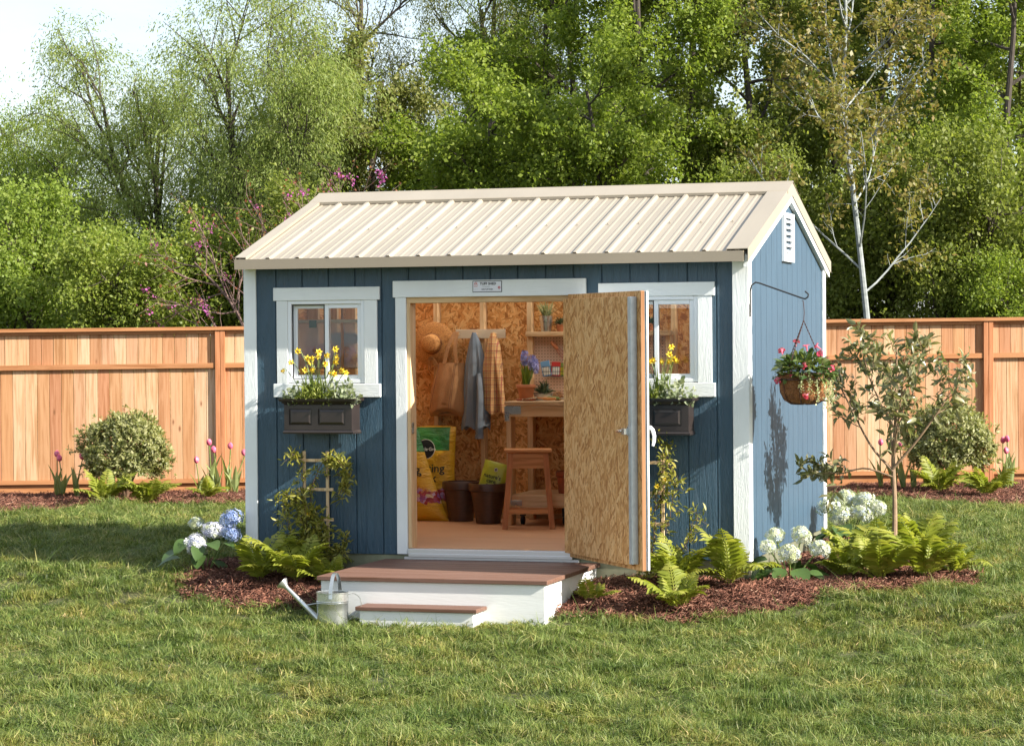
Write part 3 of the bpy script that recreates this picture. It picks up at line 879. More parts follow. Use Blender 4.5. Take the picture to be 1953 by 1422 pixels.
def fence(s0, s1, posts, label):
    P0 = FA + fdir * s0
    z0 = -.125
    f = thing('cedar_fence', label, 'fence', (P0[0], P0[1], z0), fang)
    Ln = s1 - s0
    ztop = lambda s: 1.815 + .055 * (s + s0) / 11.5
    seed = random.Random(int(s0 * 10) + 50)
    # boards: upper band and lower band
    for (za, zb, off) in (('u', 0, .05), ('l', 1, .0)):
        s = .02 + off
        while s < Ln - .1:
            w = .1335
            zt_ = ztop(s)
            lo, hi = (zt_ - .43, zt_ - .06) if za == 'u' else (.13, zt_ - .46)
            mb = MB(); mb.box(0, w - .004, -.009, .009, 0, hi - lo, .002)
            o = mb.obj('board', M['cedar'], f, (s, seed.uniform(-.002, .002), lo))
            s += w
    # rails and cap, one length per bay
    ends = [0] + posts + [Ln]
    for a, b in zip(ends[:-1], ends[1:]):
        a2, b2 = a + (.056 if a in posts else 0), b - (.056 if b in posts else 0)
        for nm, (zr, h, d0, d1) in {'mid_rail': (-.46, .055, -.046, .014), 'top_rail': (-.075, .035, -.034, .012)}.items():
            mb = MB(); zz0, zz1 = ztop(a) + zr, ztop(b) + zr
            mb.add([(a2, d0, zz0), (b2, d0, zz1), (b2, d1, zz1), (a2, d1, zz0), (a2, d0, zz0 + h), (b2, d0, zz1 + h), (b2, d1, zz1 + h), (a2, d1, zz0 + h)],
                   [(3, 2, 1, 0), (4, 5, 6, 7), (0, 1, 5, 4), (1, 2, 6, 5), (2, 3, 7, 6), (3, 0, 4, 7)])
            mb.obj(nm, M['cedar_rail'], f)
        MB().box(a2, b2, -.046, .014, .085, .129, .003).obj('bottom_rail', M['cedar_rail'], f)
        MB().box(a2, b2, -.012, .010, -.06, .0845, .002).obj('kick_board', M['cedar_rail'], f)
        mb = MB(); zz0, zz1 = ztop(a) - .039, ztop(b) - .039
        aa, bb = a, b
        mb.add([(aa, -.075, zz0), (bb, -.075, zz1), (bb, .075, zz1), (aa, .075, zz0), (aa, -.075, zz0 + .038), (bb, -.075, zz1 + .038), (bb, .075, zz1 + .038), (aa, .075, zz0 + .038)],
               [(3, 2, 1, 0), (4, 5, 6, 7), (0, 1, 5, 4), (1, 2, 6, 5), (2, 3, 7, 6), (3, 0, 4, 7)])
        mb.obj('cap_rail', M['cedar_rail'], f)
    for p in posts:
        h = ztop(p) - .0395
        MB().box(p - .055, p - .002, -.060, .045, -.2, h, .003).obj('post', M['cedar_post'], f)
        MB().box(p + .002, p + .055, -.060, .045, -.2, h, .003).obj('post', M['cedar_post'], f)
    return f
fence(-3.2, 6.4, [3.2 - 2.43 + .0, 3.2 + 2.45, 3.2 + 4.9], 'cedar board fence with capped rail left of the shed')
fence(6.4, 14.6, [9.02 - 6.4, 11.14 - 6.4, 13.6 - 6.4], 'cedar board fence with capped rail right of the shed')

# ------------------------------------------------------------------ mulch beds
M['mulch_base'] = mat('mulch_ground', (.055, .022, .013), .95, (.09, .036, .02), 14, bmp=.8, bscale=60, bdist=.03)
def poly_in(P, X, Y):
    inside = np.zeros(X.shape, bool); n = len(P)
    for i in range(n):
        (x0, y0), (x1, y1) = P[i], P[(i + 1) % n]
        c = ((y0 > Y) != (y1 > Y)) & (X < (x1 - x0) * (Y - y0) / (y1 - y0 + 1e-12) + x0)
        inside ^= c
    return inside
def poly_dist(P, X, Y):
    d = np.full(X.shape, 1e9); n = len(P)
    for i in range(n):
        a, b = np.array(P[i]), np.array(P[(i + 1) % n]); e = b - a
        t = np.clip(((X - a[0]) * e[0] + (Y - a[1]) * e[1]) / (e @ e + 1e-12), 0, 1)
        d = np.minimum(d, np.hypot(X - a[0] - t * e[0], Y - a[1] - t * e[1]))
    return d
fp = lambda s, o: tuple(FA + fdir * s + fnor * o)
BEDS = {
    'left': [(-.29, -.55), (-.1, -.78), (.1, -.93), (.3, -1.05), (.49, -1.1), (.78, -1.07), (1.0, -1.06), (1.09, -1.0), (1.09, .05), (0.0, .05), (-.05, .6), (-.35, 1.05), (-.62, .85), (-.58, .35), (-.48, -.05)],
    'right': [(2.64, -1.12), (2.98, -1.17), (3.5, -1.16), (3.8, -1.03), (3.97, -.93), (4.16, -.68), (4.38, -.36), (4.7, -.14), (5.05, .02), (5.20, .3), (5.16, .8), (5.02, 1.25), (4.78, 1.9), (4.55, 2.6), (4.25, 3.3), (3.95, 4.0), (3.62, 4.3), (3.60, .05), (2.61, .05)],
    'fence_left': [fp(-3.2, -.05), fp(-3.2, 2.9), (-5.4, 4.6), (-4.9, 4.95), (-4.6, 5.65), (-4.48, 6.40), (-3.95, 6.90), (-3.05, 7.1), (-1.6, 7.9), fp(6.0, 1.5), fp(6.0, -.05)],
    'fence_right': [fp(6.0, -.05), fp(6.0, 1.5), (2.0, 9.6), (2.61, 9.55), (3.35, 9.2), (3.74, 8.7), (4.0, 8.35), (4.82, 8.1), (6.2, 8.6), fp(14.6, 3.2), fp(14.6, -.05)],
}
BED_LABELS = {'left': 'mulch bed left of the entry platform', 'right': 'mulch bed right of the platform, round the young tree',
              'fence_left': 'mulch bed along the left fence', 'fence_right': 'mulch bed along the right fence'}
def mound(P, X, Y):
    d = poly_dist(P, X, Y)
    return np.where(poly_in(P, X, Y), .022 * np.clip(d / .25, 0, 1) ** .6 + .014 * np.sin(X * 9) * np.sin(Y * 8 + X * 3) * np.clip(d / .2, 0, 1), 0)
def bed_h(x, y):
    X, Y = np.asarray(x, float), np.asarray(y, float); h = gz(X, Y)
    for P in BEDS.values(): h = h + mound(P, X, Y)
    return h
def bhf(x, y): return float(bed_h(np.array([x]), np.array([y]))[0])
for nm, P in BEDS.items():
    A = np.array(P); lo, hi = A.min(0) - .02, A.max(0) + .02
    st = .07 if nm in ('left', 'right') else .12
    xs, ys = np.arange(lo[0], hi[0] + st, st), np.arange(lo[1], hi[1] + st, st)
    X, Y = np.meshgrid(xs, ys, indexing='ij'); ins = poly_in(P, X, Y)
    Z = gz(X, Y) + mound(P, X, Y) + .004 - np.where(ins, 0, .03)
    I = np.arange(X.size).reshape(X.shape)
    keep = ins[:-1, :-1] | ins[1:, :-1] | ins[1:, 1:] | ins[:-1, 1:]
    F = np.stack([I[:-1, :-1], I[1:, :-1], I[1:, 1:], I[:-1, 1:]], -1)[keep]
    o = link('mulch_bed', arr_mesh('mulch_bed', np.stack([X, Y, Z], -1).reshape(-1, 3), F, True), mat=M['mulch_base'])
    props(o, BED_LABELS[nm], None, kind='structure')

# ------------------------------------------------------------------ scattering with geometry nodes (grass and bark only)
def scatter(name, pts, rots, scls, idx, protos, label, cat):
    """one object whose points carry copies of the prototype meshes"""
    me = bpy.data.meshes.new(name)
    me.vertices.add(len(pts)); me.vertices.foreach_set('co', np.asarray(pts, np.float32).ravel())
    for nm, typ, dat in (('rot', 'FLOAT_VECTOR', rots), ('scl', 'FLOAT_VECTOR', scls)):
        a = me.attributes.new(nm, typ, 'POINT'); a.data.foreach_set('vector', np.asarray(dat, np.float32).ravel())
    a = me.attributes.new('pick', 'INT', 'POINT'); a.data.foreach_set('value', np.asarray(idx, np.int32))
    o = link(name, me)
    props(o, label, cat, kind='stuff')
    col = bpy.data.collections.new(name + '_shapes')
    for i, pm in enumerate(protos):
        po = bpy.data.objects.new('%s_shape_%02d' % (name, i), pm); col.objects.link(po)
    ng = bpy.data.node_groups.new(name + '_scatter', 'GeometryNodeTree')
    ng.interface.new_socket('Geometry', in_out='INPUT', socket_type='NodeSocketGeometry')
    ng.interface.new_socket('Geometry', in_out='OUTPUT', socket_type='NodeSocketGeometry')
    n, l = ng.nodes, ng.links
    gi, go = n.new('NodeGroupInput'), n.new('NodeGroupOutput')
    ip = n.new('GeometryNodeInstanceOnPoints'); ci = n.new('GeometryNodeCollectionInfo')
    ci.inputs['Collection'].default_value = col; ci.inputs['Separate Children'].default_value = True; ci.inputs['Reset Children'].default_value = True
    ip.inputs['Pick Instance'].default_value = True
    def attr(nm, typ):
        q = n.new('GeometryNodeInputNamedAttribute'); q.data_type = typ; q.inputs['Name'].default_value = nm
        return [s for s in q.outputs if s.enabled][0]
    e2r = n.new('FunctionNodeEulerToRotation')
    l.new(gi.outputs[0], ip.inputs['Points']); l.new(ci.outputs[0], ip.inputs['Instance'])
    l.new(attr('rot', 'FLOAT_VECTOR'), e2r.inputs[0]); l.new(e2r.outputs[0], ip.inputs['Rotation'])
    l.new(attr('scl', 'FLOAT_VECTOR'), ip.inputs['Scale']); l.new(attr('pick', 'INT'), ip.inputs['Instance Index'])
    l.new(ip.outputs[0], go.inputs[0])
    md = o.modifiers.new('scatter', 'NODES'); md.node_group = ng
    return o

# grass tufts
def grassmat():
    m, nt, bs, out = base_mat('grass_blades')
    g = N(nt, 'ShaderNodeNewGeometry')
    oi = N(nt, 'ShaderNodeObjectInfo')
    c = ramp(nt, g.outputs['Random Per Island'], [(0, (.066, .106, .02)), (.3, (.112, .164, .03)), (.6, (.168, .216, .046)), (.86, (.235, .265, .074)), (1, (.45, .39, .19))])
    pos = coords(nt, (1, 1, 1), 'World', rnd=False)
    f = noise(nt, pos, 2.2, 5, .65)
    c = mixc(nt, ramp(nt, f, [(.50, 0.0), (.66, .85)]), c, mixc(nt, 1.0, c, (1.65, 1.26, 1.35), 'MULTIPLY'))
    f2 = noise(nt, pos, 4.5, 4, .6)
    c = mixc(nt, ramp(nt, f2, [(.36, .7), (.52, 0.0)]), c, mixc(nt, 1.0, c, (.45, .62, .5), 'MULTIPLY'))
    c = mixc(nt, 1.0, c, ramp(nt, oi.outputs['Random'], [(0, .75), (1, 1.15)]), 'MULTIPLY')
    nt.links.new(c, bs.inputs['Base Color']); bs.inputs['Roughness'].default_value = .5; bs.inputs['Specular IOR Level'].default_value = .3
    tr = N(nt, 'ShaderNodeBsdfTranslucent'); mx = N(nt, 'ShaderNodeMixShader'); mx.inputs[0].default_value = .3
    nt.links.new(mixc(nt, 1.0, c, (1.2, 1.2, .8), 'MULTIPLY'), tr.inputs[0])
    nt.links.new(bs.outputs[0], mx.inputs[1]); nt.links.new(tr.outputs[0], mx.inputs[2]); nt.links.new(mx.outputs[0], out.inputs[0])
    return m
M['grass'] = grassmat()
def tuft(seed, n, rad, h, lean, w=.0048):
    r = np.random.default_rng(seed)
    V, F = [], []
    comb = r.uniform(0, 6.28)
    for i in range(n):
        a = r.uniform(0, 6.28); q = rad * math.sqrt(r.uniform()); b = np.array((q * math.cos(a), q * math.sin(a), 0))
        az = comb + r.normal() * 1.3; ln = h * r.uniform(.55, 1.15); le = abs(r.normal()) * lean
        d = np.array((math.cos(az), math.sin(az), 0)); sd = np.array((-d[1], d[0], 0)) * w * r.uniform(.6, 1.3) / 2
        tw = r.normal() * .6; sd = sd * math.cos(tw) + d * w * math.sin(tw) / 2
        p0 = b; p1 = b + d * ln * le * .25 + np.array((0, 0, ln * .55)); p2 = b + d * ln * le * (.75 + .3 * le) + np.array((0, 0, ln * (.95 - .28 * le)))
        k = len(V); V += [p0 - sd, p0 + sd, p1 + sd * .85, p1 - sd * .85, p2]
        F += [(k, k + 1, k + 2), (k, k + 2, k + 3), (k + 3, k + 2, k + 4)]
    me = arr_mesh('grass_tuft', np.array(V), np.array(F)); me.materials.append(M['grass'])
    return me
tufts = [tuft(100 + i, 62, .07, .066, .85) for i in range(4)] + [tuft(110 + i, 50, .055, .090, .75) for i in range(4)] + [tuft(120 + i, 50, .09, .042, 1.2) for i in range(2)]
def lawn_points():
    r = np.random.default_rng(3)
    out = []
    # bands of the lawn by distance from the camera, thinner further away
    c = np.array(CAM_POS[:2]); f2 = np.array((_fw.x, _fw.y)); f2 /= np.linalg.norm(f2); r2 = np.array((f2[1], -f2[0]))
    for (d0, d1, dens) in ((9.4, 13, 330), (13, 16, 260), (16, 20, 190), (20, 25, 130), (25, 29, 95)):
        hw = .21 * d1 + 1.2
        n = int((d1 - d0) * 2 * hw * dens)
        dd = r.uniform(d0, d1, n); ss = r.uniform(-1, 1, n) * (.21 * dd + 1.2)
        out.append(c + dd[:, None] * f2 + ss[:, None] * r2)
    P = np.concatenate(out)
    X, Y = P[:, 0], P[:, 1]
    ok = np.ones(len(P), bool)
    for nm, B in BEDS.items():
        e = poly_dist(B, X, Y); ins = poly_in(B, X, Y)
        wob = .05 * np.sin(X * 11 + Y * 7) + .04 * np.sin(X * 23 - Y * 17)
        ok &= ~(ins & (e > .035 + wob * .8))
    ok &= ~((X > -.02) & (X < W + .02) & (Y > -.02) & (Y < D + .02))
    ok &= ~((X > PX0 - .005) & (X < PX1 + .005) & (Y > PY0 + .03) & (Y < .1))
    ok &= ~((X > 1.44) & (X < 2.225) & (Y > -1.53) & (Y < -1.3))
    ok &= ((P - FA) @ fnor > .05)
    P = P[ok]
    return P
LP = lawn_points()
_r = np.random.default_rng(8)
nl = len(LP)
_q = np.random.default_rng(77); _f = 0
for _k in range(14):
    _a = _q.uniform(0, 6.28); _w = _q.uniform(4, 15); _f = _f + np.sin(_w * (LP[:, 0] * math.cos(_a) + LP[:, 1] * math.sin(_a)) + _q.uniform(0, 6.28)) * _q.uniform(.5, 1)
_f = _f / 3.0
hh = np.clip(.68 + .40 * _f, .26, 1.6) * _r.uniform(.75, 1.25, nl)
near = np.minimum(poly_dist([(PX0, PY0), (PX1, PY0), (PX1, 0), (PX0, 0)], LP[:, 0], LP[:, 1]), poly_dist([(1.44, -1.53), (2.23, -1.53), (2.23, -1.3), (1.44, -1.3)], LP[:, 0], LP[:, 1]))
hh *= .62 + .38 * np.clip(near / .5, 0, 1)
dcam = np.linalg.norm(LP - np.array(CAM_POS[:2]), axis=1)
wid = 1.0 + .03 * np.clip(dcam - 12, 0, 20)
scl = np.stack([wid, wid, hh], 1)
rot = np.stack([_r.normal(0, .28, nl), _r.normal(0, .28, nl), _r.uniform(0, 6.28, nl)], 1)
scatter('lawn_grass', np.stack([LP[:, 0], LP[:, 1], gz(LP[:, 0], LP[:, 1]) - .004], 1), rot, scl, _r.integers(0, len(tufts), nl), tufts, 'mown green lawn with dry straw patches around the shed', 'lawn')

# bark shreds
M['bark'] = None
def barkmat():
    m, nt, bs, out = base_mat('bark_shreds')
    g = N(nt, 'ShaderNodeNewGeometry')
    c = ramp(nt, g.outputs['Random Per Island'], [(0, (.06, .022, .015)), (.4, (.15, .06, .038)), (.75, (.25, .11, .072)), (.95, (.34, .17, .115)), (1, (.46, .29, .2))])
    c = mixc(nt, 1.0, c, ramp(nt, N(nt, 'ShaderNodeObjectInfo').outputs['Random'], [(0, .7), (1, 1.15)]), 'MULTIPLY')
    nt.links.new(c, bs.inputs['Base Color']); bs.inputs['Roughness'].default_value = .85; bs.inputs['Specular IOR Level'].default_value = .25
    return m
M['bark'] = barkmat()
def shreds(seed, n, rad):
    r = np.random.default_rng(seed); V, F = [], []
    for i in range(n):
        a = r.uniform(0, 6.28); q = rad * math.sqrt(r.uniform()); c = np.array((q * math.cos(a), q * math.sin(a), r.uniform(-.004, .022)))
        az = r.uniform(0, 6.28); L = r.choice([.03, .045, .06, .08]) * r.uniform(.7, 1.3); w = r.uniform(.0035, .009); t = w * .5
        d = nrm(np.array((math.cos(az), math.sin(az), r.normal() * .35))); s = nrm(np.cross(d, (0, 0, 1) + r.normal(size=3) * .4)); u = np.cross(s, d)
        bend = u * L * r.normal() * .08
        k = len(V)
        V += [c - d * L / 2 - s * w / 2, c - d * L / 2 + s * w / 2, c + s * w / 2 + bend - u * 0, c - s * w / 2 + bend, c + u * t + bend, c + d * L / 2]
        F += [(k, k + 1, k + 4), (k, k + 4, k + 3), (k + 1, k + 2, k + 4), (k + 3, k + 4, k + 5), (k + 4, k + 2, k + 5), (k, k + 3, k + 1), (k + 1, k + 3, k + 2), (k + 3, k + 5, k + 2)]
    me = arr_mesh('bark_patch', np.array(V), np.array(F)); me.materials.append(M['bark'])
    return me
barks = [shreds(200 + i, 60, .10) for i in range(5)]
pp = []
for nm, B in BEDS.items():
    A = np.array(B); lo, hi = A.min(0), A.max(0)
    n = int((hi - lo).prod() * (260 if nm in ('left', 'right') else 130))
    q = _r.uniform(lo, hi, (n, 2))
    ok = poly_in(B, q[:, 0], q[:, 1])
    ok &= ~((q[:, 0] > .04) & (q[:, 0] < W - .04) & (q[:, 1] > .05) & (q[:, 1] < D))
    ok &= ~((q[:, 0] > PX0 + .03) & (q[:, 0] < PX1 - .03) & (q[:, 1] > PY0))
    pp.append(q[ok])
pp = np.concatenate(pp); nb_ = len(pp)
scatter('bark_mulch', np.stack([pp[:, 0], pp[:, 1], bed_h(pp[:, 0], pp[:, 1]) - .002], 1), np.stack([_r.normal(0, .12, nb_), _r.normal(0, .12, nb_), _r.uniform(0, 6.28, nb_)], 1),
        np.repeat(_r.uniform(.8, 1.25, nb_)[:, None], 3, 1), _r.integers(0, 5, nb_), barks, 'shredded red brown bark mulch covering the beds', 'mulch')
# ------------------------------------------------------------------ trees
def rot_about(v, ax, a):
    ax = nrm(ax); c, s = math.cos(a), math.sin(a)
    return v * c + np.cross(ax, v) * s + ax * (ax @ v) * (1 - c)
def smooth_poly(P, n):
    """resample a polyline with Catmull-Rom"""
    P = np.array(P, float); Q = np.vstack([2 * P[0] - P[1], P, 2 * P[-1] - P[-2]]); out = []
    m = len(P) - 1
    for t in np.linspace(0, m, n):
        i = min(int(t), m - 1); u = t - i; a, b, c, d = Q[i:i + 4]
        out.append(.5 * ((2 * b) + (c - a) * u + (2 * a - 5 * b + 4 * c - d) * u * u + (3 * b - a - 3 * c + d) * u ** 3))
    return np.array(out)
def skeleton(seed, trunks, lv):
    """trunks: [(points, base radius, tip radius)]; lv: child levels -> tubes [(pts, radii, level)], twigs [pts]"""
    r = np.random.default_rng(seed); tubes, twigs = [], []
    def child(pts, rad, k):
        L = lv[k]; n = L['n'] if np.isscalar(L['n']) else r.integers(L['n'][0], L['n'][1] + 1)
        m = len(pts) - 1; t0, t1 = L['t']
        ph = r.uniform(0, 6.28)
        for i in range(int(n)):
            t = t0 + (t1 - t0) * (i + r.uniform(0, 1)) / n
            f = t * m; j = min(int(f), m - 1); u = f - j
            p = pts[j] * (1 - u) + pts[j + 1] * u; rr = rad[j] * (1 - u) + rad[j + 1] * u
            d = nrm(pts[j + 1] - pts[j])
            side = nrm(np.cross(d, r.normal(size=3))) if k else None
            if k == 0:
                a = ph + i * 2.4 + r.normal() * .3; side = np.array((math.cos(a), math.sin(a), 0.0)); side = nrm(side - d * (side @ d))
            ang = R(L['ang'] + r.normal() * L.get('angv', 10))
            dd = nrm(d * math.cos(ang) + side * math.sin(ang))
            ln = L['len'] * (1 - L.get('fall', .5) * (t - t0) / max(1e-6, t1 - t0)) * r.uniform(.75, 1.2)
            q, pl, ns = p, [p], L.get('seg', 5)
            for s in range(ns):
                dd = nrm(dd + r.normal(size=3) * L.get('wig', .12) + np.array((0, 0, L.get('trop', .05))))
                q = q + dd * ln / ns; pl.append(q)
            r0 = min(rr * .75, L['r']); ra = list(np.linspace(r0, r0 * L.get('tip', .35), ns + 1))
            pl = np.array(pl); tubes.append((pl, ra, k + 1))
            if k + 1 < len(lv): child(pl, ra, k + 1)
            else: twigs.append(pl)
    for pts, ra, rb in trunks:
        pl = smooth_poly(pts, max(8, 3 * len(pts))); rad = list(ra + (rb - ra) * np.linspace(0, 1, len(pl)) ** .8)
        tubes.append((pl, rad, 0)); child(pl, rad, 0)
    return tubes, twigs
def trunk_mesh(name, tubes, mt, maxlev=9, sides=(8, 5, 4, 3, 3), cap=False):
    mb = MB()
    for pts, rad, k in tubes:
        if k <= maxlev: mb.tube(pts, rad, sides[min(k, 4)], cap)
    return mb.mesh(name, mt, smooth=True, fix=False)
def leaf_mesh(name, twigs, seed, per, size, ratio, jit, mt, droop=0.0, out=.6, t0=.1, tmpl=LEAF4, szv=.45, along=0.0):
    r = np.random.default_rng(seed)
    A = np.array(twigs); n = len(A); m = A.shape[1] - 1          # all twigs have the same number of points
    ti = np.repeat(np.arange(n), per); t = r.uniform(t0, 1.02, len(ti)) * m
    j = np.clip(t.astype(int), 0, m - 1); u = (t - j)[:, None]
    p = A[ti, j] * (1 - u) + A[ti, j + 1] * u + r.normal(size=(len(ti), 3)) * jit
    d = nrm(A[ti, j + 1] - A[ti, j])
    dr = nrm(d * along + out * r.normal(size=p.shape) + np.array((0, 0, -droop)))
    X, Y, Z = frames(dr, r, (0, 0, 1), .9)
    s = size * r.uniform(1 - szv, 1 + szv, len(p))
    V, F = stamp(tmpl[0], tmpl[1], p, X, Y, Z, np.stack([s, s * ratio, s], 1))
    me = arr_mesh(name, V, F); me.materials.append(mt)
    return me

M['bark_dark'] = mat('dark_tree_bark', (.045, .034, .026), .9, (.075, .06, .048), 9, (3, 3, .6), bmp=.6, bscale=20)
M['bark_grey'] = mat('grey_brown_bark', (.10, .08, .06), .9, (.15, .12, .095), 9, (3, 3, .6), bmp=.6, bscale=20)
M['bark_white'] = mat('pale_bark', (.30, .32, .31), .8, (.18, .20, .195), 6, (1, 1, 3), bmp=.3, bscale=20)
M['lf_willow'] = leafmat('willow_leaves', [(.14, .19, .045), (.19, .235, .065), (.25, .28, .09)], .48, .55, gain=1.25)
M['lf_willow2'] = leafmat('olive_leaves', [(.135, .155, .04), (.18, .19, .055), (.23, .22, .08)], .48, .55, gain=1.2)
M['lf_green'] = leafmat('fresh_green_leaves', [(.095, .14, .02), (.15, .195, .028), (.21, .25, .045)], .48, .5, .25, gain=1.3)
M['lf_dark'] = leafmat('deep_green_leaves', [(.10, .13, .026), (.155, .185, .038), (.215, .235, .06)], .48, .5, .25, gain=1.25)
M['lf_bright'] = leafmat('bright_bush_leaves', [(.14, .20, .032), (.19, .25, .045), (.25, .30, .07)], .48, .5, gain=1.15)
M['lf_yellow'] = leafmat('yellow_green_leaves', [(.14, .19, .028), (.19, .235, .04), (.25, .28, .06)], .45, .5, gain=1.1)
M['lf_bronze'] = leafmat('bronze_spring_leaves', [(.15, .13, .03), (.20, .17, .04), (.15, .16, .035), (.22, .15, .055)], .42, .45, gain=1.2)

TREES = {}
def proto_willow(key, seed, trunks, leafm, n1=7, l1=2.3, per=24):
    lv = [dict(n=n1, t=(.30, .98), ang=38, len=l1, r=.035, wig=.14, trop=.10, seg=7, fall=.35, tip=.4),
          dict(n=7, t=(.2, 1), ang=42, len=1.1, r=.014, wig=.16, trop=.02, seg=5, fall=.4),
          dict(n=9, t=(.1, 1), ang=50, len=.62, r=.005, wig=.16, trop=-.22, seg=5, fall=.2, tip=.5)]
    tu, tw = skeleton(seed, trunks, lv)
    TREES[key] = (trunk_mesh(key + '_trunk', tu, M['bark_dark'], 2), leaf_mesh(key + '_crown', tw, seed + 1, per, .055, .27, .06, leafm, .6, .45, 0, along=.5))
proto_willow('willow_lean', 21, [([(0, 0, 0), (-.15, .1, 1.6), (-.75, .2, 2.9), (-1.5, .1, 4.1), (-1.75, 0, 5.2)], .12, .03), ([(0, 0, 0), (-.1, -.1, 1.5), (-.5, -.2, 2.6), (-.75, -.3, 3.7), (-.7, -.3, 4.9)], .10, .03),
                                ([(.05, 0, 0), (.1, .1, 1.4), (.35, .2, 2.5), (.3, .3, 3.6)], .08, .03)], M['lf_willow'], n1=9, l1=1.7, per=44)
proto_willow('willow_bent', 22, [([(0, 0, 0), (.02, 0, 1.3), (-.08, 0, 2.3), (.15, .05, 3.2), (.05, .1, 4.4), (.05, 0, 5.7)], .11, .025), ([(.1, 0, 2.0), (.6, .1, 3.0), (1.0, .1, 4.0), (1.1, 0, 5.0)], .05, .02)], M['lf_willow'], n1=11, l1=1.5, per=42)
proto_willow('willow_tall', 23, [([(0, 0, 0), (.1, 0, 2), (0, .1, 3.6), (.1, 0, 5.2), (.1, .1, 7.2)], .13, .03), ([(0, 0, 1.6), (-.6, 0, 3.0), (-1.1, .1, 4.4), (-1.3, .1, 6.0)], .08, .02)], M['lf_willow2'], n1=11, l1=1.8, per=38)
proto_willow('willow_low', 24, [([(0, 0, 0), (.05, 0, 1.2), (-.1, .1, 2.4), (.0, 0, 3.6), (.05, .1, 4.4)], .11, .03), ([(0, 0, .6), (-.5, 0, 1.6), (-.8, .1, 2.6), (-.9, .1, 3.5)], .07, .02), ([(0, 0, .6), (.5, 0, 1.7), (.8, -.1, 2.8)], .07, .02)], M['lf_bright'], n1=10, l1=1.3, per=34)
def proto_leafy(key, seed, h, leafm, barkm, n1=20, l1=1.9, per=46, size=.058, ang=62, t0=.16, jit=.07):
    r = np.random.default_rng(seed)
    tk = [(0, 0, 0)] + [(r.normal() * .12, r.normal() * .12, h * q) for q in (.25, .5, .75, 1.0)]
    lv = [dict(n=n1, t=(t0, .99), ang=ang, len=l1, r=.03, wig=.13, trop=.05, seg=6, fall=.62, tip=.4),
          dict(n=7, t=(.22, 1), ang=48, len=.75, r=.011, wig=.18, trop=.03, seg=4, fall=.4),
          dict(n=6, t=(.15, 1), ang=52, len=.34, r=.005, wig=.2, trop=.0, seg=3, fall=.2)]
    tu, tw = skeleton(seed, [(tk, .10, .02)], lv)
    TREES[key] = (trunk_mesh(key + '_trunk', tu, barkm, 2), leaf_mesh(key + '_crown', tw, seed + 1, per, size, .68, jit, leafm, .25, .9, 0))
proto_leafy('leafy_a', 31, 8.6, M['lf_green'], M['bark_dark'], per=52)
proto_leafy('leafy_b', 32, 8.8, M['lf_dark'], M['bark_dark'], n1=22, l1=1.8, t0=.2, per=46)
proto_leafy('leafy_c', 33, 5.2, M['lf_green'], M['bark_dark'], n1=19, l1=1.5, t0=.12, per=52)
proto_leafy('bush_a', 34, 2.7, M['lf_bright'], M['bark_dark'], n1=17, l1=1.35, t0=.05, per=60, size=.046, ang=55, jit=.08)
proto_leafy('bush_b', 35, 2.6, M['lf_yellow'], M['bark_dark'], n1=17, l1=1.3, t0=.05, per=60, size=.046, ang=55, jit=.08)
def tree(key, name, label, x, y, rz=0.0, s=1.0, sz=None, group=None, crown=None, cat='tree'):
    t = thing(name, label, cat, (x, y, gzf(x, y) - .05), rz, group)
    t.scale = (s, s, sz or s)
    link('trunk', TREES[key][0], t); c = link('crown', TREES[key][1], t)
    if crown is not None:
        c.material_slots[0].link = 'OBJECT'; c.material_slots[0].material = M[crown]
    return t
tree('willow_lean', 'willow_tree', 'airy willow with several stems leaning left, standing against the pale sky', -7.85, 17.35, .0)
tree('willow_bent', 'willow_tree', 'willow with one dark bent trunk just left of the shed roof', -6.86, 15.57, 0)
tree('willow_tall', 'olive_leaved_tree', 'tall olive-leaved tree with forked stem above the left end of the roof', -6.5, 19.79, 0)
tree('willow_tall', 'olive_leaved_tree', 'tall thin olive-leaved tree farther back, right of the forked one', -5.4, 23.4, 2.6, 1.0, 1.0)
tree('willow_bent', 'willow_tree', 'willow filling the gap behind the bent-trunk willow', -9.4, 25.16, 2.1, 1.05, .95, crown='lf_willow2')
tree('willow_low', 'feathery_tree', 'feathery bright green tree at the left edge, lower than the willows', -10.9, 18.4, 1.0, 1.1, 1.0)
tree('willow_low', 'feathery_tree', 'feathery bright green tree half cut off by the left edge of the picture', -12.3, 19.2, 2.6, 1.1, 1.08)
tree('bush_a', 'bright_bush', 'bright green bush over the fence at the far left', -8.9, 13.2, .3, 1.1, 1.12, cat='bush')
tree('bush_a', 'bright_bush', 'bright green bush low behind the fence, second from the left edge', -7.9, 14.3, 2.0, 1.0, .95, cat='bush')
tree('bush_b', 'yellow_green_bush', 'yellow-green bush behind the left fence, below the leaning willow', -6.97, 12.6, .8, 1.0, .98, cat='bush')
tree('bush_b', 'yellow_green_bush', 'yellow-green bush behind the redbud branches next to the shed', -6.2, 14.0, 2.4, 1.05, 1.05, cat='bush')
tree('bush_a', 'dark_bush', 'dark green bush behind the fence beside the shed roof', -5.0, 13.9, 4.0, 1.0, 1.1, crown='lf_dark', cat='bush')
tree('leafy_c', 'leafy_tree', 'rounded olive tree rising behind the left part of the ridge', -5.1, 17.3, .5, 1.0, 1.05, crown='lf_willow2')
tree('leafy_c', 'leafy_tree', 'light green tree right behind the middle of the roof ridge', -2.62, 14.76, 1.9, 1.0, .95, crown='lf_green')
tree('leafy_c', 'leafy_tree', 'green tree behind the ridge, left of the light green one', -3.9, 16.2, 4.4, 1.0, .92)
tree('willow_tall', 'thin_dark_tree', 'thin tree with dark trunk beside the small gap of sky', -6.0, 25.6, 4.4, 1.0, 1.12, crown='lf_green')
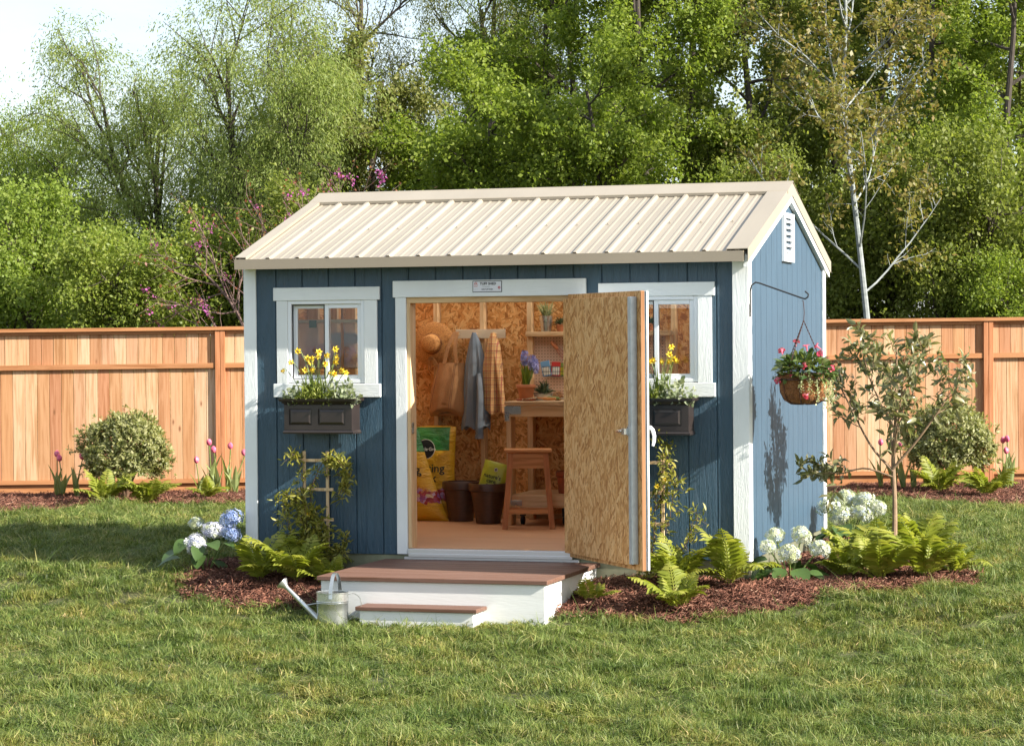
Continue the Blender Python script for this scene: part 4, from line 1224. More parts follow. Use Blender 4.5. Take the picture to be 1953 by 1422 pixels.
WOOD = [('leafy_a', -4.0, 21.6, .3, 1.0, 'tall green tree in the wood, just right of the small sky gap'),
        ('leafy_a', -2.95, 19.6, 1.8, 1.0, 'tall green tree in the wood, above the middle of the roof'),
        ('leafy_c', -1.35, 14.6, 3.3, .95, 'low green tree directly behind the right half of the ridge'),
        ('leafy_a', -1.3, 17.6, 2.9, .98, 'tall green tree with dark straight trunk above the right half of the roof'),
        ('leafy_b', -1.71, 22.35, .9, 1.05, 'dark green tree deeper in the wood above the right half of the roof'),
        ('leafy_b', -.3, 20.0, 4.1, 1.0, 'dark green tree in the wood, left of the pale-barked tree'),
        ('leafy_b', .1, 24.8, 5.2, 1.08, 'dark green tree deep in the wood, behind the pale-barked tree'),
        ('leafy_b', 1.35, 21.8, 2.2, 1.0, 'dark green tree in the wood right behind the pale trunk'),
        ('leafy_a', 2.52, 20.0, 3.6, 1.0, 'tall green tree in the wood, right of the pale trunk'),
        ('leafy_a', 3.75, 18.2, 5.0, .95, 'green tree in the wood near the right edge of the picture'),
        ('leafy_b', 3.44, 23.91, 1.2, 1.05, 'dark green tree deep in the wood at the right edge'),
        ('leafy_b', 5.0, 20.6, .2, 1.0, 'dark green tree half cut off by the right edge'),
        ('leafy_b', -3.2, 25.4, 3.9, 1.08, 'dark tree far back in the wood behind the roof'),
        ('leafy_b', 1.9, 27.2, 4.7, 1.12, 'dark tree at the very back of the wood on the right'),
        ('leafy_b', -.9, 28.0, 2.5, 1.15, 'dark tree at the very back of the wood in the middle')]
for k, x, y, rz, s, lb in WOOD:
    tree(k, 'woodland_tree', lb, x, y, rz, s, s, 'trees of the wood behind the shed')
for x, y, rz, s, cr, lb in [(.5, 16.4, .4, 1.05, 'lf_dark', 'dark bush in the wood behind the right gable'), (2.3, 16.6, 1.7, 1.1, 'lf_dark', 'dark bush behind the right fence, below the pale trunk'),
                            (3.7, 16.0, 3.0, 1.1, 'lf_dark', 'dark bush behind the right fence near the picture edge'), (4.9, 17.2, 4.2, 1.1, 'lf_dark', 'dark bush behind the right fence, cut by the picture edge'),
                            (-.4, 18.4, 5.0, 1.2, 'lf_dark', 'dark bush low in the wood behind the ridge end')]:
    tree('bush_a', 'dark_bush', lb, x, y, rz, s, s * 1.15, 'dark bushes at the foot of the wood', crown=cr, cat='bush')

# pale-barked tree with bronze spring leaves, behind the right fence
lv = [dict(n=17, t=(.28, .97), ang=50, angv=8, len=2.0, r=.015, wig=.10, trop=.10, seg=7, fall=.5, tip=.35),
      dict(n=7, t=(.2, 1), ang=40, len=.75, r=.006, wig=.14, trop=.06, seg=4, fall=.4),
      dict(n=5, t=(.2, 1), ang=45, len=.3, r=.004, wig=.18, trop=-.03, seg=3, fall=.2)]
tu, tw = skeleton(44, [([(0, 0, 0), (-.02, 0, 1.4), (-.12, 0, 2.6), (-.26, 0, 3.9), (-.34, .05, 4.8), (-.30, 0, 5.9), (-.38, 0, 7.4)], .052, .014)], lv)
TREES['pale'] = (trunk_mesh('pale_trunk', tu, M['bark_white'], 3), leaf_mesh('pale_crown', tw, 45, 17, .062, .62, .05, M['lf_bronze'], .5, .8, .2))
tree('pale', 'pale_barked_tree', 'slender tree with whitish bark and sparse bronze leaves behind the right fence', 2.41, 14.19)
tree('bush_a', 'green_bush', 'fresh green bush just behind the right fence near the picture edge', 4.1, 15.0, 2.2, .8, .8, crown='lf_green', cat='bush')
# redbud branches left of the roof
lv = [dict(n=13, t=(.25, .98), ang=48, len=1.4, r=.012, wig=.12, trop=.03, seg=6, fall=.4),
      dict(n=6, t=(.2, 1), ang=38, len=.55, r=.006, wig=.15, trop=.02, seg=4, fall=.3)]
tu, tw = skeleton(51, [([(0, 0, 0), (.0, 0, 1.2), (-.35, .1, 2.1), (-.9, .1, 2.7)], .036, .011), ([(0, 0, .9), (.35, 0, 1.9), (.85, 0, 2.7), (1.35, 0, 3.25)], .03, .01), ([(0, 0, .9), (.05, .2, 2.0), (.1, .3, 3.1)], .035, .012)], lv)
M['bark_red'] = mat('redbud_bark', (.11, .065, .055), .85, (.17, .11, .09), 12)
M['blossom'] = leafmat('redbud_blossom', [(.33, .06, .24), (.45, .11, .33), (.26, .05, .2)], .25, .6)
M['lf_red'] = leafmat('reddish_young_leaves', [(.20, .06, .03), (.26, .10, .05)], .35, .5)
rb = thing('redbud_tree', 'nearly bare redbud with purple blossom clusters left of the shed roof', 'tree', (-4.85, 11.9, gzf(-4.85, 11.9)))
link('trunk', trunk_mesh('redbud_trunk', tu, M['bark_red'], 3), rb)
_rb = np.random.default_rng(6); sel = [t for t in tw if _rb.uniform() < .24]
cl = []
for t in sel:
    a = t[_rb.integers(1, len(t) - 1)]; cl.append(np.array([a + _rb.normal(size=3) * .035 for _ in range(len(t))]))
link('blossom', leaf_mesh('redbud_blossom', cl, 52, 20, .032, .9, .028, M['blossom'], .2, 1.0, 0), rb)
link('young_leaves', leaf_mesh('redbud_leaves', tw, 53, 3, .04, .7, .03, M['lf_red'], .2, 1.0, .3), rb)
# ------------------------------------------------------------------ plant pieces
M['fern'] = leafmat('fern_fronds', [(.17, .20, .022), (.25, .28, .035), (.32, .32, .06)], .4, .5)
M['stem'] = mat('green_stem', (.12, .17, .035), .6, (.16, .21, .05), 20)
M['twig'] = mat('brown_twig', (.16, .09, .05), .8, (.10, .06, .035), 20)
def blade(mb, base, az, L, w, lean, n=6, curl=.5, m=0):
    """strap leaf: folded strip bending over towards az"""
    d = np.array((math.cos(az), math.sin(az), 0)); s = np.array((-d[1], d[0], 0)); b = np.array(base, float)
    vs, fs = [], []; p = b.copy(); a = lean
    for i in range(n + 1):
        t = i / n; ww = w * (1 - t ** 2.2) * (.75 + .5 * math.sin(min(1, t * 2) * 1.57)) * .5 + 1e-4
        dirv = d * math.sin(a) + np.array((0, 0, math.cos(a)))
        up = np.cross(s, dirv)
        vs += [p - s * ww - up * ww * .35, p, p + s * ww - up * ww * .35]
        p = p + dirv * L / n; a += curl / n
    for i in range(n):
        k = 3 * i; fs += [(k, k + 1, k + 4, k + 3), (k + 1, k + 2, k + 5, k + 4)]
    mb.add(vs, fs, m); return vs[-2]
def frond_mesh(seed, L=.45, a0=.45, curl=1.2, npin=20, wid=.17):
    r = np.random.default_rng(seed)
    n = 14; p = np.zeros(3); a = a0; pts = [p]; ang = [a]
    for i in range(n):
        p = p + np.array((math.sin(a), 0, math.cos(a))) * L / n; a += curl / n; pts.append(p); ang.append(a)
    pts, ang = np.array(pts), np.array(ang)
    P, X, Y, Z, S = [], [], [], [], []
    for i in range(npin):
        t = .14 + .86 * i / npin; f = t * n; j = min(int(f), n - 1); u = f - j
        q = pts[j] * (1 - u) + pts[j + 1] * u; aa = ang[j] * (1 - u) + ang[j + 1] * u
        d = np.array((math.sin(aa), 0, math.cos(aa))); up = np.array((-math.cos(aa), 0, math.sin(aa)))
        ln = wid * (math.sin(min(1, (t - .05) * 2.3) * 1.57) ** .8) * (1 - t ** 2.5) * r.uniform(.9, 1.1) + .008
        for sd in (-1, 1):
            x = nrm(np.array((0, sd, 0)) * .86 + d * .46 - up * (.16 + r.normal() * .1)); z = nrm(up - x * (up @ x)); y = np.cross(z, x)
            P.append(q); X.append(x); Y.append(y); Z.append(z); S.append((ln, .30 * ln + .009, ln))
    V, F = stamp(LEAF8[0], LEAF8[1], np.array(P), np.array(X), np.array(Y), np.array(Z), np.array(S))
    # midrib as a thin strip
    k = len(V); rv = []
    for q in pts: rv += [q + (0, .003, 0), q - (0, .003, 0)]
    rf = []
    for i in range(n): b = k + 2 * i; rf += [(b, b + 1, b + 3), (b, b + 3, b + 2)]
    me = arr_mesh('frond', np.vstack([V, np.array(rv)]), np.vstack([F, np.array(rf)])); me.materials.append(M['fern'])
    return me
# pinna with toothed margin
_pv, _pf = [(0, 0, 0)], []
_nt = 6
for i in range(_nt):
    t0, t1 = i / _nt, (i + .75) / _nt; w = .5 * math.sin(min(1, (t0 + .25) * 1.6) * 1.57) * (1 - t0 ** 2)
    b = len(_pv); _pv += [(t0, 0, 0), (t1, w, -.02), ((i + 1) / _nt, 0, -.05 * t1), (t1, -w, -.02)]
    _pf += [(b, b + 2, b + 1), (b, b + 3, b + 2)]
PIN = (np.array(_pv), np.array(_pf))
FRONDS = [frond_mesh(60, .40, .12, 1.0, 14, .14), frond_mesh(61, .48, .30, 1.2, 15, .15), frond_mesh(62, .42, .55, 1.1, 14, .14), frond_mesh(63, .36, .08, .7, 13, .13), frond_mesh(64, .46, .45, 1.7, 14, .14)]
def fern(x, y, label, seed, n=9, s=1.0, group=None):
    r = random.Random(seed)
    f = thing('fern', label, 'fern', (x, y, bhf(x, y)), 0, group)
    for i in range(n):
        az = 2 * math.pi * (i + r.uniform(-.3, .3)) / n
        link('frond', FRONDS[r.randrange(5)], f, (.02 * math.cos(az), .02 * math.sin(az), -.005), (r.uniform(-.15, .15), r.uniform(-.12, .12), az), s * r.uniform(.7, 1.2))
    return f
G = 'ferns in the beds beside the entry platform'
fern(.28, -.42, 'yellow-green fern at the left corner of the shed, leftmost in its bed', 1, 10, 1.0, G)
fern(.60, -.50, 'yellow-green fern in front of the left trellis', 2, 10, .95, G)
fern(.84, -.52, 'yellow-green fern against the left side of the platform', 3, 9, .8, G)
fern(.50, -.12, 'fern at the foot of the left trellis, behind the others', 4, 8, .85, G)
fern(2.80, -.78, 'small fern under the open door beside the platform', 5, 8, .50, G)
fern(3.42, -.92, 'fern at the front edge of the right bed, nearest the lawn', 6, 10, .88, G)
fern(3.30, -.40, 'fern in front of the right trellis', 7, 10, 1.0, G)
fern(3.64, -.30, 'upright fern in front of the white corner trim on the right', 8, 9, 1.05, G)
G2 = 'ferns round the young tree'
for i, (x, y, s, lb) in enumerate([(4.30, .42, .95, 'fern left of the young tree trunk, front row'), (4.58, .22, 1.0, 'fern right in front of the young tree trunk'), (4.86, .38, 1.05, 'fern right of the young tree trunk, front row'),
                                   (4.40, 1.35, 1.05, 'fern behind the young tree trunk on the left'), (4.72, 1.25, 1.1, 'fern behind the young tree trunk on the right'), (5.02, .75, .8, 'fern farthest right round the young tree, reaching over the lawn'), (4.28, .95, .95, 'fern between the shed side and the young tree trunk')]):
    fern(x, y, lb, 20 + i, 9, s, G2)
G3 = 'ferns along the fence'
for i, (x, y, s, lb) in enumerate([(-4.45, 6.75, 1.0, 'fern left in front of the variegated shrub by the left fence'), (-4.05, 6.95, 1.0, 'fern right in front of the variegated shrub by the left fence'), (-3.6, 7.5, .7, 'small fern right of the variegated shrub by the left fence'),
                                   (3.78, 9.75, 1.05, 'fern left in front of the variegated shrub by the right fence'), (4.32, 9.45, 1.0, 'fern right in front of the variegated shrub by the right fence')]):
    fern(x, y, lb, 40 + i, 10, s, G3)

# ------------------------------------------------------------------ variegated shrubs by the fence
M['lf_var'] = leafmat('variegated_leaves', [(.12, .145, .04), (.19, .205, .065), (.37, .36, .17), (.25, .26, .09), (.45, .43, .24)], .38, .45)
def shrub(seed, wx, wy, h):
    r = np.random.default_rng(seed)
    tk = []
    for i in range(7):
        a = i * .9 + r.uniform(0, .5); tk.append(([(0, 0, 0), (.10 * math.cos(a), .10 * math.sin(a), h * .3), (wx * .6 * math.cos(a), wy * .6 * math.sin(a), h * .62)], .018, .008))
    tu, _ = skeleton(seed, tk, [dict(n=4, t=(.5, 1), ang=35, len=.25, r=.006, seg=3, wig=.1)])
    # rosettes of leaves over a lumpy dome
    n = 1700
    u = r.uniform(-.7, 1, n); a = r.uniform(0, 6.283, n)
    q = np.sqrt(np.clip(1 - u * u, 0, 1)); dirs = np.stack([q * np.cos(a), q * np.sin(a), u], 1)
    lump = 1 + .11 * np.sin(3 * a + 4 * u + seed) * q + .08 * np.sin(5 * a - 7 * u + 2 * seed) + .05 * np.sin(9 * a + 11 * u)
    lump *= np.where(r.uniform(size=n) < .06, 1.22, 1.0)
    rad = r.uniform(.5, 1.0, n) ** .5 * lump
    C0 = dirs * rad[:, None] * np.array((wx, wy, h * .44)) + np.array((0, 0, h * .58))
    nl = 8
    P = np.repeat(C0, nl, 0) + r.normal(size=(n * nl, 3)) * .010
    out = np.repeat(nrm(dirs + np.array((0, 0, .35))), nl, 0)
    d = nrm(out * .55 + nrm(r.normal(size=P.shape)) * .9)
    X, Y, Z = frames(d, r, out, .25)
    s = r.uniform(.038, .06, len(P))
    V, F = stamp(LEAF4[0], LEAF4[1], P, X, Y, Z, np.stack([s, s * .42, s], 1))
    me = arr_mesh('shrub_leaves', V, F); me.materials.append(M['lf_var'])
    return trunk_mesh('shrub_stems', tu, M['twig']), me
def put_shrub(x, y, lb, seed, wx, wy, h):
    t = thing('variegated_shrub', lb, 'shrub', (x, y, bhf(x, y)), 0, 'variegated shrubs by the fence')
    a, b = shrub(seed, wx, wy, h); link('stem', a, t); link('foliage', b, t)
put_shrub(-4.56, 7.50, 'round cream and green variegated shrub in front of the left fence', 71, .47, .42, .90)
put_shrub(3.82, 10.35, 'round cream and green variegated shrub in front of the right fence', 72, .46, .42, .93)

# ------------------------------------------------------------------ tulips
M['tulip'] = mat('pink_tulip', (.62, .065, .17), .5, (.74, .20, .27), 30)
M['tulip_p'] = mat('purple_tulip', (.42, .03, .15), .5, (.5, .07, .2), 30)
M['tulip_lf'] = leafmat('tulip_leaves', [(.20, .25, .09), (.28, .32, .13)], .35, .5)
def tulip_meshes():
    mb = MB(); prof = [(.004, 0), (.017, .008), (.025, .024), (.026, .04), (.020, .054), (.010, .064), (.002, .068)]
    mb.lathe(prof, 18, wob=lambda a, z: 1 + .10 * math.cos(3 * a) * (z / .06) + .05 * math.cos(6 * a))
    fl = mb.mesh('tulip_flower', [M['tulip']], True)
    return fl
TUL = tulip_meshes()
def tulip(x, y, lb, h, lean, seed, purple=False, s=1.0):
    r = random.Random(seed)
    t = thing('tulip', lb, 'tulip', (x, y, bhf(x, y)), r.uniform(0, 6.28), 'pink tulips along the fence'); t.scale = (s, s, s)
    top = np.array((lean * h, 0, h)); mb = MB(); mb.tube([(0, 0, 0), (lean * h * .2, 0, h * .5), top], .006, 5); mb.obj('stem', M['stem'], t)
    f = link('flower', TUL, t, tuple(top), (r.uniform(-.2, .2), .25 * lean * 3, r.uniform(0, 6)), 1.15)
    if purple: f.material_slots[0].link = 'OBJECT'; f.material_slots[0].material = M['tulip_p']
    for i in range(3):
        mb = MB(); blade(mb, (0, 0, 0), i * 2.2 + r.uniform(0, 1), h * r.uniform(.65, .95), .068, r.uniform(.05, .3), 6, r.uniform(.1, .6)); mb.obj('leaf', M['tulip_lf'], t)
T = [(-5.45, 7.66, .42, .0, 0, 'tulip at the left fence, leftmost of its cluster'), (-5.36, 7.60, .38, .15, 0, 'tulip at the left fence, second of the left cluster'), (-5.22, 7.66, .42, .2, 0, 'tulip at the left fence, third of the left cluster'),
     (-4.98, 7.72, .36, .1, 1, 'dull purple tulip tucked left of the left shrub'), (-4.92, 7.88, .38, .12, 1, 'small purple tulip behind the left shrub edge'),
     (-4.02, 8.2, .36, -.1, 0, 'tulip close to the right side of the left shrub'), (-3.92, 8.3, .55, .05, 0, 'large open pink tulip right of the left shrub'), (-3.82, 8.25, .46, .1, 0, 'tulip below the large pink one right of the left shrub'),
     (-3.78, 8.45, .50, .06, 0, 'paler tulip right of the large pink one by the left fence'), (-3.66, 8.35, .42, .25, 0, 'tulip leaning out at the right end of the left group'),
     (3.02, 10.75, .48, 0, 0, 'tulip left of the young tree trunk by the right fence'), (3.16, 10.8, .40, .05, 0, 'short tulip left beside the young tree trunk by the right fence'), (3.27, 10.75, .46, .1, 0, 'tulip right beside the young tree trunk by the right fence'),
     (3.40, 10.62, .40, 0, 1, 'purple tulip between young tree trunk and right shrub'), (3.53, 10.7, .46, .05, 1, 'dark purple tulip at the left edge of the right shrub'), (3.60, 10.85, .48, .1, 1, 'purple tulip just inside the left edge of the right shrub'),
     (4.33, 11.0, .48, 0, 0, 'tulip right of the right shrub, nearest to it'), (4.42, 10.95, .50, .08, 0, 'tallest tulip at the right edge of the picture'), (4.38, 10.8, .40, -.05, 0, 'short tulip at the right edge of the picture')]
for i, (x, y, h, ln, pu, lb) in enumerate(T): tulip(x, y, lb, h * 1.0, ln, 300 + i, bool(pu), 1.0)

# ------------------------------------------------------------------ hydrangeas
M['hyd_w'] = leafmat('white_hydrangea', [(.40, .45, .19), (.52, .54, .40), (.36, .43, .53), (.54, .54, .47), (.43, .47, .26)], .2, .6)
M['hyd_b'] = leafmat('blue_hydrangea', [(.16, .24, .50), (.26, .34, .58), (.45, .50, .68), (.22, .27, .52)], .2, .6)
M['hyd_m'] = leafmat('mauve_white_hydrangea', [(.60, .62, .40), (.42, .44, .66), (.64, .64, .64), (.36, .36, .60)], .2, .6)
M['hyd_lf'] = leafmat('hydrangea_leaves', [(.035, .07, .018), (.06, .11, .028), (.09, .14, .04)], .25, .4)
_fl = []; _ff = []
for k in range(4):
    a = k * math.pi / 2; c, s = math.cos(a), math.sin(a); b = len(_fl)
    _fl += [(.9 * c - .45 * s, .9 * s + .45 * c, .12), (1.15 * c, 1.15 * s, .05), (.9 * c + .45 * s, .9 * s - .45 * c, .12)]
_fl = [(0, 0, 0)] + _fl
for k in range(4): b = 1 + 3 * k; _ff += [(0, b + 2, b + 1), (0, b + 1, b)]
FLORET = (np.array(_fl), np.array(_ff))
def hyd_head(seed, m):
    r = np.random.default_rng(seed); n = 150
    i = np.arange(n) + .5; ph = np.arccos(1 - 1.72 * i / n); th = math.pi * (1 + 5 ** .5) * i
    d = np.stack([np.cos(th) * np.sin(ph), np.sin(th) * np.sin(ph), np.cos(ph)], 1)
    rad = 1 + .09 * r.normal(size=n) + .16 * np.sin(2 * th + seed) * np.sin(ph) + .1 * np.sin(3 * th) * np.sin(3 * ph + seed)
    P = d * rad[:, None] * np.array((1.05, 1, .8)); Z = nrm(d + .25 * r.normal(size=d.shape)); X = nrm(np.cross(Z, r.normal(size=d.shape))); Y = np.cross(Z, X)
    V, F = stamp(FLORET[0], FLORET[1], P, X, Y, Z, r.uniform(.15, .24, n))
    me = arr_mesh('flower_head', V, F); me.materials.append(m)
    return me
HEADS = {'w': hyd_head(81, M['hyd_w']), 'b': hyd_head(82, M['hyd_b']), 'm': hyd_head(83, M['hyd_m'])}
def big_leaf(L):
    mb = MB(); n = 7; vs, fs = [], []
    for i in range(n + 1):
        t = i / n; w = L * .36 * (math.sin(t ** .8 * math.pi) ** .75 if 0 < t < 1 else .0) + .0005
        z = -.35 * L * t * t
        vs += [(t * L, -w, z + w * .25), (t * L, 0, z), (t * L, w, z + w * .25)]
    for i in range(n): k = 3 * i; fs += [(k, k + 3, k + 4, k + 1), (k + 1, k + 4, k + 5, k + 2)]
    mb.add(vs, fs); return mb.mesh('leaf', [M['hyd_lf']], True, False)
BIGLEAF = big_leaf(.15)
def hydrangea(x, y, lb, heads, leaves, seed):
    r = random.Random(seed)
    t = thing('hydrangea', lb, 'hydrangea', (x, y, bhf(x, y)), 0, 'hydrangeas beside the shed')
    for (hx, hy, hz, s, k) in heads:
        mb = MB(); mb.tube([(hx * .15, hy * .15, 0), (hx * .5, hy * .5, hz * .5), (hx, hy, hz)], .006, 5); mb.obj('stem', M['stem'], t)
        link('flower_head', HEADS[k], t, (hx, hy, hz), (r.uniform(-.4, .4), r.uniform(-.4, .4), r.uniform(0, 6)), s)
    for (lx, ly, lz, az, s) in leaves: link('leaf', BIGLEAF, t, (lx, ly, lz), (r.uniform(-.3, .3), r.uniform(-.1, .5), az), s)
def hl(seed, n, rad, z0, z1):
    r = random.Random(seed); out = []
    for i in range(n):
        a = 6.28 * i / n + r.uniform(-.3, .3); q = rad * r.uniform(.3, .9); out.append((q * math.cos(a), q * math.sin(a), r.uniform(z0, z1), a + r.uniform(-.4, .4), r.uniform(.8, 1.25)))
    return out
hydrangea(-.28, -.10, 'hydrangea with blue and white flower heads at the left corner of the shed', [(-.03, -.10, .21, .078, 'm'), (.07, -.02, .30, .072, 'm'), (-.11, .10, .34, .055, 'w'), (.19, .04, .38, .075, 'b'), (.22, -.03, .28, .062, 'b')], hl(1, 15, .22, .08, .26), 1)
hydrangea(3.97, .16, 'hydrangea with five creamy white flower heads at the right front corner of the shed', [(-.12, .08, .31, .062, 'w'), (.06, .10, .31, .066, 'w'), (-.15, -.02, .235, .058, 'w'), (.01, -.10, .20, .076, 'w'), (.20, .02, .225, .070, 'w')], hl(2, 14, .2, .05, .17), 2)
hydrangea(3.98, 2.55, 'large white hydrangea at the far end of the shed side wall', [(-.14, -.05, .36, .075, 'w'), (-.02, .05, .42, .08, 'w'), (.12, .0, .39, .085, 'w'), (-.02, -.14, .30, .08, 'w'), (.24, -.02, .35, .07, 'w'), (.13, -.12, .31, .07, 'w')], hl(3, 14, .3, .05, .24), 3)

# ------------------------------------------------------------------ young tree with glossy leaves
M['bark_young'] = mat('young_tree_bark', (.30, .20, .12), .8, (.22, .14, .085), 14, bmp=.3, bscale=40)
M['lf_young'] = leafmat('leathery_leaves', [(.11, .125, .045), (.16, .17, .065), (.26, .245, .12), (.18, .165, .07), (.34, .32, .19)], .32, .32, .6)
yt = thing('young_tree', 'young leathery-leaved tree with slim trunk in front of the right fence', 'tree', (4.57, .92, bhf(4.57, .92)), 0)
tks = [([(0, 0, 0), (.01, 0, .45), (0, .01, .80), (.02, 0, 1.15), (.03, 0, 1.62)], .023, .006),
       ([(0, 0, .72), (-.16, .02, .90), (-.30, .04, 1.16), (-.42, .04, 1.40)], .011, .004), ([(0, 0, .74), (.18, -.02, .95), (.36, -.03, 1.20), (.50, -.04, 1.42)], .011, .004),
       ([(0, 0, .82), (-.05, .2, 1.05), (-.08, .3, 1.4)], .009, .004), ([(0, 0, .82), (.06, -.2, 1.05), (.12, -.32, 1.38)], .009, .004),
       ([(0, 0, .68), (-.2, 0, .74), (-.38, .0, .70), (-.5, .0, .72)], .008, .003), ([(.02, 0, 1.0), (.14, .1, 1.3), (.2, .15, 1.6)], .008, .003), ([(.02, 0, 1.0), (-.14, -.08, 1.35), (-.2, -.1, 1.6)], .008, .003)]
lv = [dict(n=10, t=(.45, 1), ang=46, len=.25, r=.004, wig=.12, trop=.06, seg=4, fall=.2)]
tu, tw = skeleton(91, tks, lv)
link('trunk', trunk_mesh('young_trunk', tu, M['bark_young'], sides=(8, 5, 4, 3, 3)), yt)
link('crown', leaf_mesh('young_leaves', tw, 92, 18, .074, .40, .012, M['lf_young'], .15, .75, .25, LEAF8, along=.45), yt)

# ------------------------------------------------------------------ hanging basket on its bracket
BX, BY = W + .375, .02
br = thing('hanging_bracket', 'black iron hook bracket on the right corner of the shed', 'bracket', (W, BY, 1.7))
mb = MB(); mb.tube([(.008, 0, .0), (.008, 0, .14), (.016, 0, .185), (.045, 0, .205), (.075, 0, .198), (.36, 0, .095), (.385, 0, .088), (.405, 0, .10), (.408, 0, .12), (.385, 0, .14)], .0055, 8)
mb.obj('arm', M['black'], br, smooth=True)
MB().box(.0045, .010, -.011, .011, -.03, .06, .001).obj('wall_plate', M['black'], br)
hb = thing('hanging_basket', 'coir-lined hanging basket with pink flowers in front of the blue side wall', 'basket', (BX, BY, 1.075))
M['coir'] = mat('coir_liner', (.36, .15, .05), .95, (.22, .085, .028), 30, bmp=1.0, bscale=90, bdist=.02)
M['chain'] = mat('brown_chain', (.09, .04, .03), .5, metal=.4)
mb = MB(); mb.lathe([(.02, 0), (.085, .004), (.13, .03), (.155, .08), (.160, .14), (.172, .165), (.175, .205), (.16, .207), (.15, .19), (0.001, .19)], 32, wob=lambda a, z: 1 + (.035 * abs(math.sin(4 * a)) if z < .15 else 0))
mb.obj('liner', M['coir'], hb, smooth=True)
r = np.random.default_rng(4); n = 900   # loose fibres
a = r.uniform(0, 6.283, n); z = r.uniform(.005, .2, n); q = np.interp(z, [0, .03, .08, .14, .2], [.07, .132, .16, .165, .177])
P = np.stack([q * np.cos(a), q * np.sin(a), z], 1); d = nrm(r.normal(size=P.shape)); X, Y, Z = frames(d, r)
V, F = stamp(LEAF4[0] - np.array((.5, 0, 0)), LEAF4[1], P, X, Y, Z, np.stack([r.uniform(.02, .05, n), np.full(n, .0018), np.full(n, .02)], 1))
me = arr_mesh('coir_fibres', V, F); me.materials.append(M['coir']); props(link('coir_fibres', me, hb), kind='stuff')
for k in range(8):
    a = k * math.pi / 4
    mb = MB(); mb.tube([(rr * math.cos(a), rr * math.sin(a), zz) for rr, zz in ((.02, -.003), (.09, .0), (.138, .03), (.163, .08), (.168, .14), (.18, .17))], .0035, 4); mb.obj('basket_wire', M['chain'], hb)
for zz, rr in ((.168, .178), (.208, .180)):
    mb = MB(); mb.tube([(rr * math.cos(k * math.pi / 12), rr * math.sin(k * math.pi / 12), zz) for k in range(25)], .007 if zz < .2 else .004, 5, False); mb.obj('basket_ring', M['chain'], hb)
top = np.array((0, 0, .565))
for a in (2.6, 4.2, 5.9):
    e = np.array((.178 * math.cos(a), .178 * math.sin(a), .207)); mb = MB(); nn = 34
    for i in range(nn):
        t0, t1 = i / nn, (i + 1.25) / nn; p0, p1 = e + (top - e) * t0, e + (top - e) * min(1, t1)
        s = np.array((0, 1, 0)) if i % 2 else np.array((1, 0, 0)); mb.bar(p0, p1, .0075 if i % 2 else .003, .003 if i % 2 else .0075, (0, 1, 0))
    mb.obj('chain', M['chain'], hb)
mb = MB(); mb.tube([(0, 0, .565), (.004, 0, .62), (0, 0, .68), (-.004, 0, .705), (-.012, 0, .70)], .0028, 5); mb.obj('hook', M['chain'], hb)
# flowering plant in the basket
M['lf_bask'] = leafmat('basket_leaves', [(.04, .075, .02), (.07, .115, .03), (.12, .165, .045), (.20, .22, .08)], .3, .35, .5)
M['pink'] = leafmat('pink_petals', [(.66, .05, .12), (.74, .16, .24), (.78, .30, .38)], .25, .5)
M['silver'] = leafmat('pale_trailing_leaves', [(.34, .38, .16), (.44, .47, .24), (.52, .54, .34)], .3, .5)
bp = thing('mandevilla_plant', 'dark-leaved plant with pink trumpet flowers filling the hanging basket', 'plant', (BX, BY, 1.265))
r = np.random.default_rng(14); n = 420
u = r.uniform(-.15, 1, n); a = r.uniform(0, 6.283, n); q = np.sqrt(1 - np.clip(u, 0, 1) ** 2)
P = np.stack([.215 * q * np.cos(a), .215 * q * np.sin(a), .16 * u + .01], 1) * r.uniform(.75, 1.08, (n, 1))
d = nrm(P * np.array((1, 1, .6)) + .08 * r.normal(size=P.shape)); X, Y, Z = frames(d, r, (0, 0, 1), .4); s = r.uniform(.05, .085, n)
V, F = stamp(LEAF8[0], LEAF8[1], P * .8, X, Y, Z, np.stack([s, s * .5, s], 1)); me = arr_mesh('foliage', V, F); me.materials.append(M['lf_bask']); link('foliage', me, bp)
def trumpet(m):
    mb = MB(); mb.lathe([(.004, -.045), (.005, -.02), (.010, 0), (.014, .006)], 8)
    for k in range(5):
        aa = k * 2 * math.pi / 5; c, s = math.cos(aa), math.sin(aa); R2 = lambda x, y, z: (x * c - y * s, x * s + y * c, z)
        mb.add([R2(.008, -.006, .004), R2(.026, -.015, .012), R2(.034, 0, .004), R2(.026, .015, .012), R2(.008, .006, .004)], [(0, 1, 2, 3, 4)])
    return mb.mesh('flower', [m], False, False)
TRU = trumpet(M['pink'])
for (x, y, zz, rx, ry) in [(-.13, -.12, .17, .9, -.3), (-.06, .05, .23, .2, -.6), (.10, -.06, .20, .9, .4), (.13, -.1, .15, 1.0, .5), (.15, .05, .10, .6, .9), (.04, -.19, .07, 1.4, .1), (-.16, -.10, -.03, 1.3, -.6), (.2, -.04, .05, .6, 1.2), (.05, -.2, -.13, 2.2, 0), (.0, .1, .2, .0, .2), (-.05, -.17, .02, 1.6, 0)]:
    link('flower', TRU, bp, (x, y, zz), (rx, ry, random.uniform(0, 6)), .82)
tp = thing('trailing_plant', 'pale green trailing plant spilling over the front of the hanging basket', 'plant', (BX, BY, 1.265))
P, D_ = [], []
mb = MB()
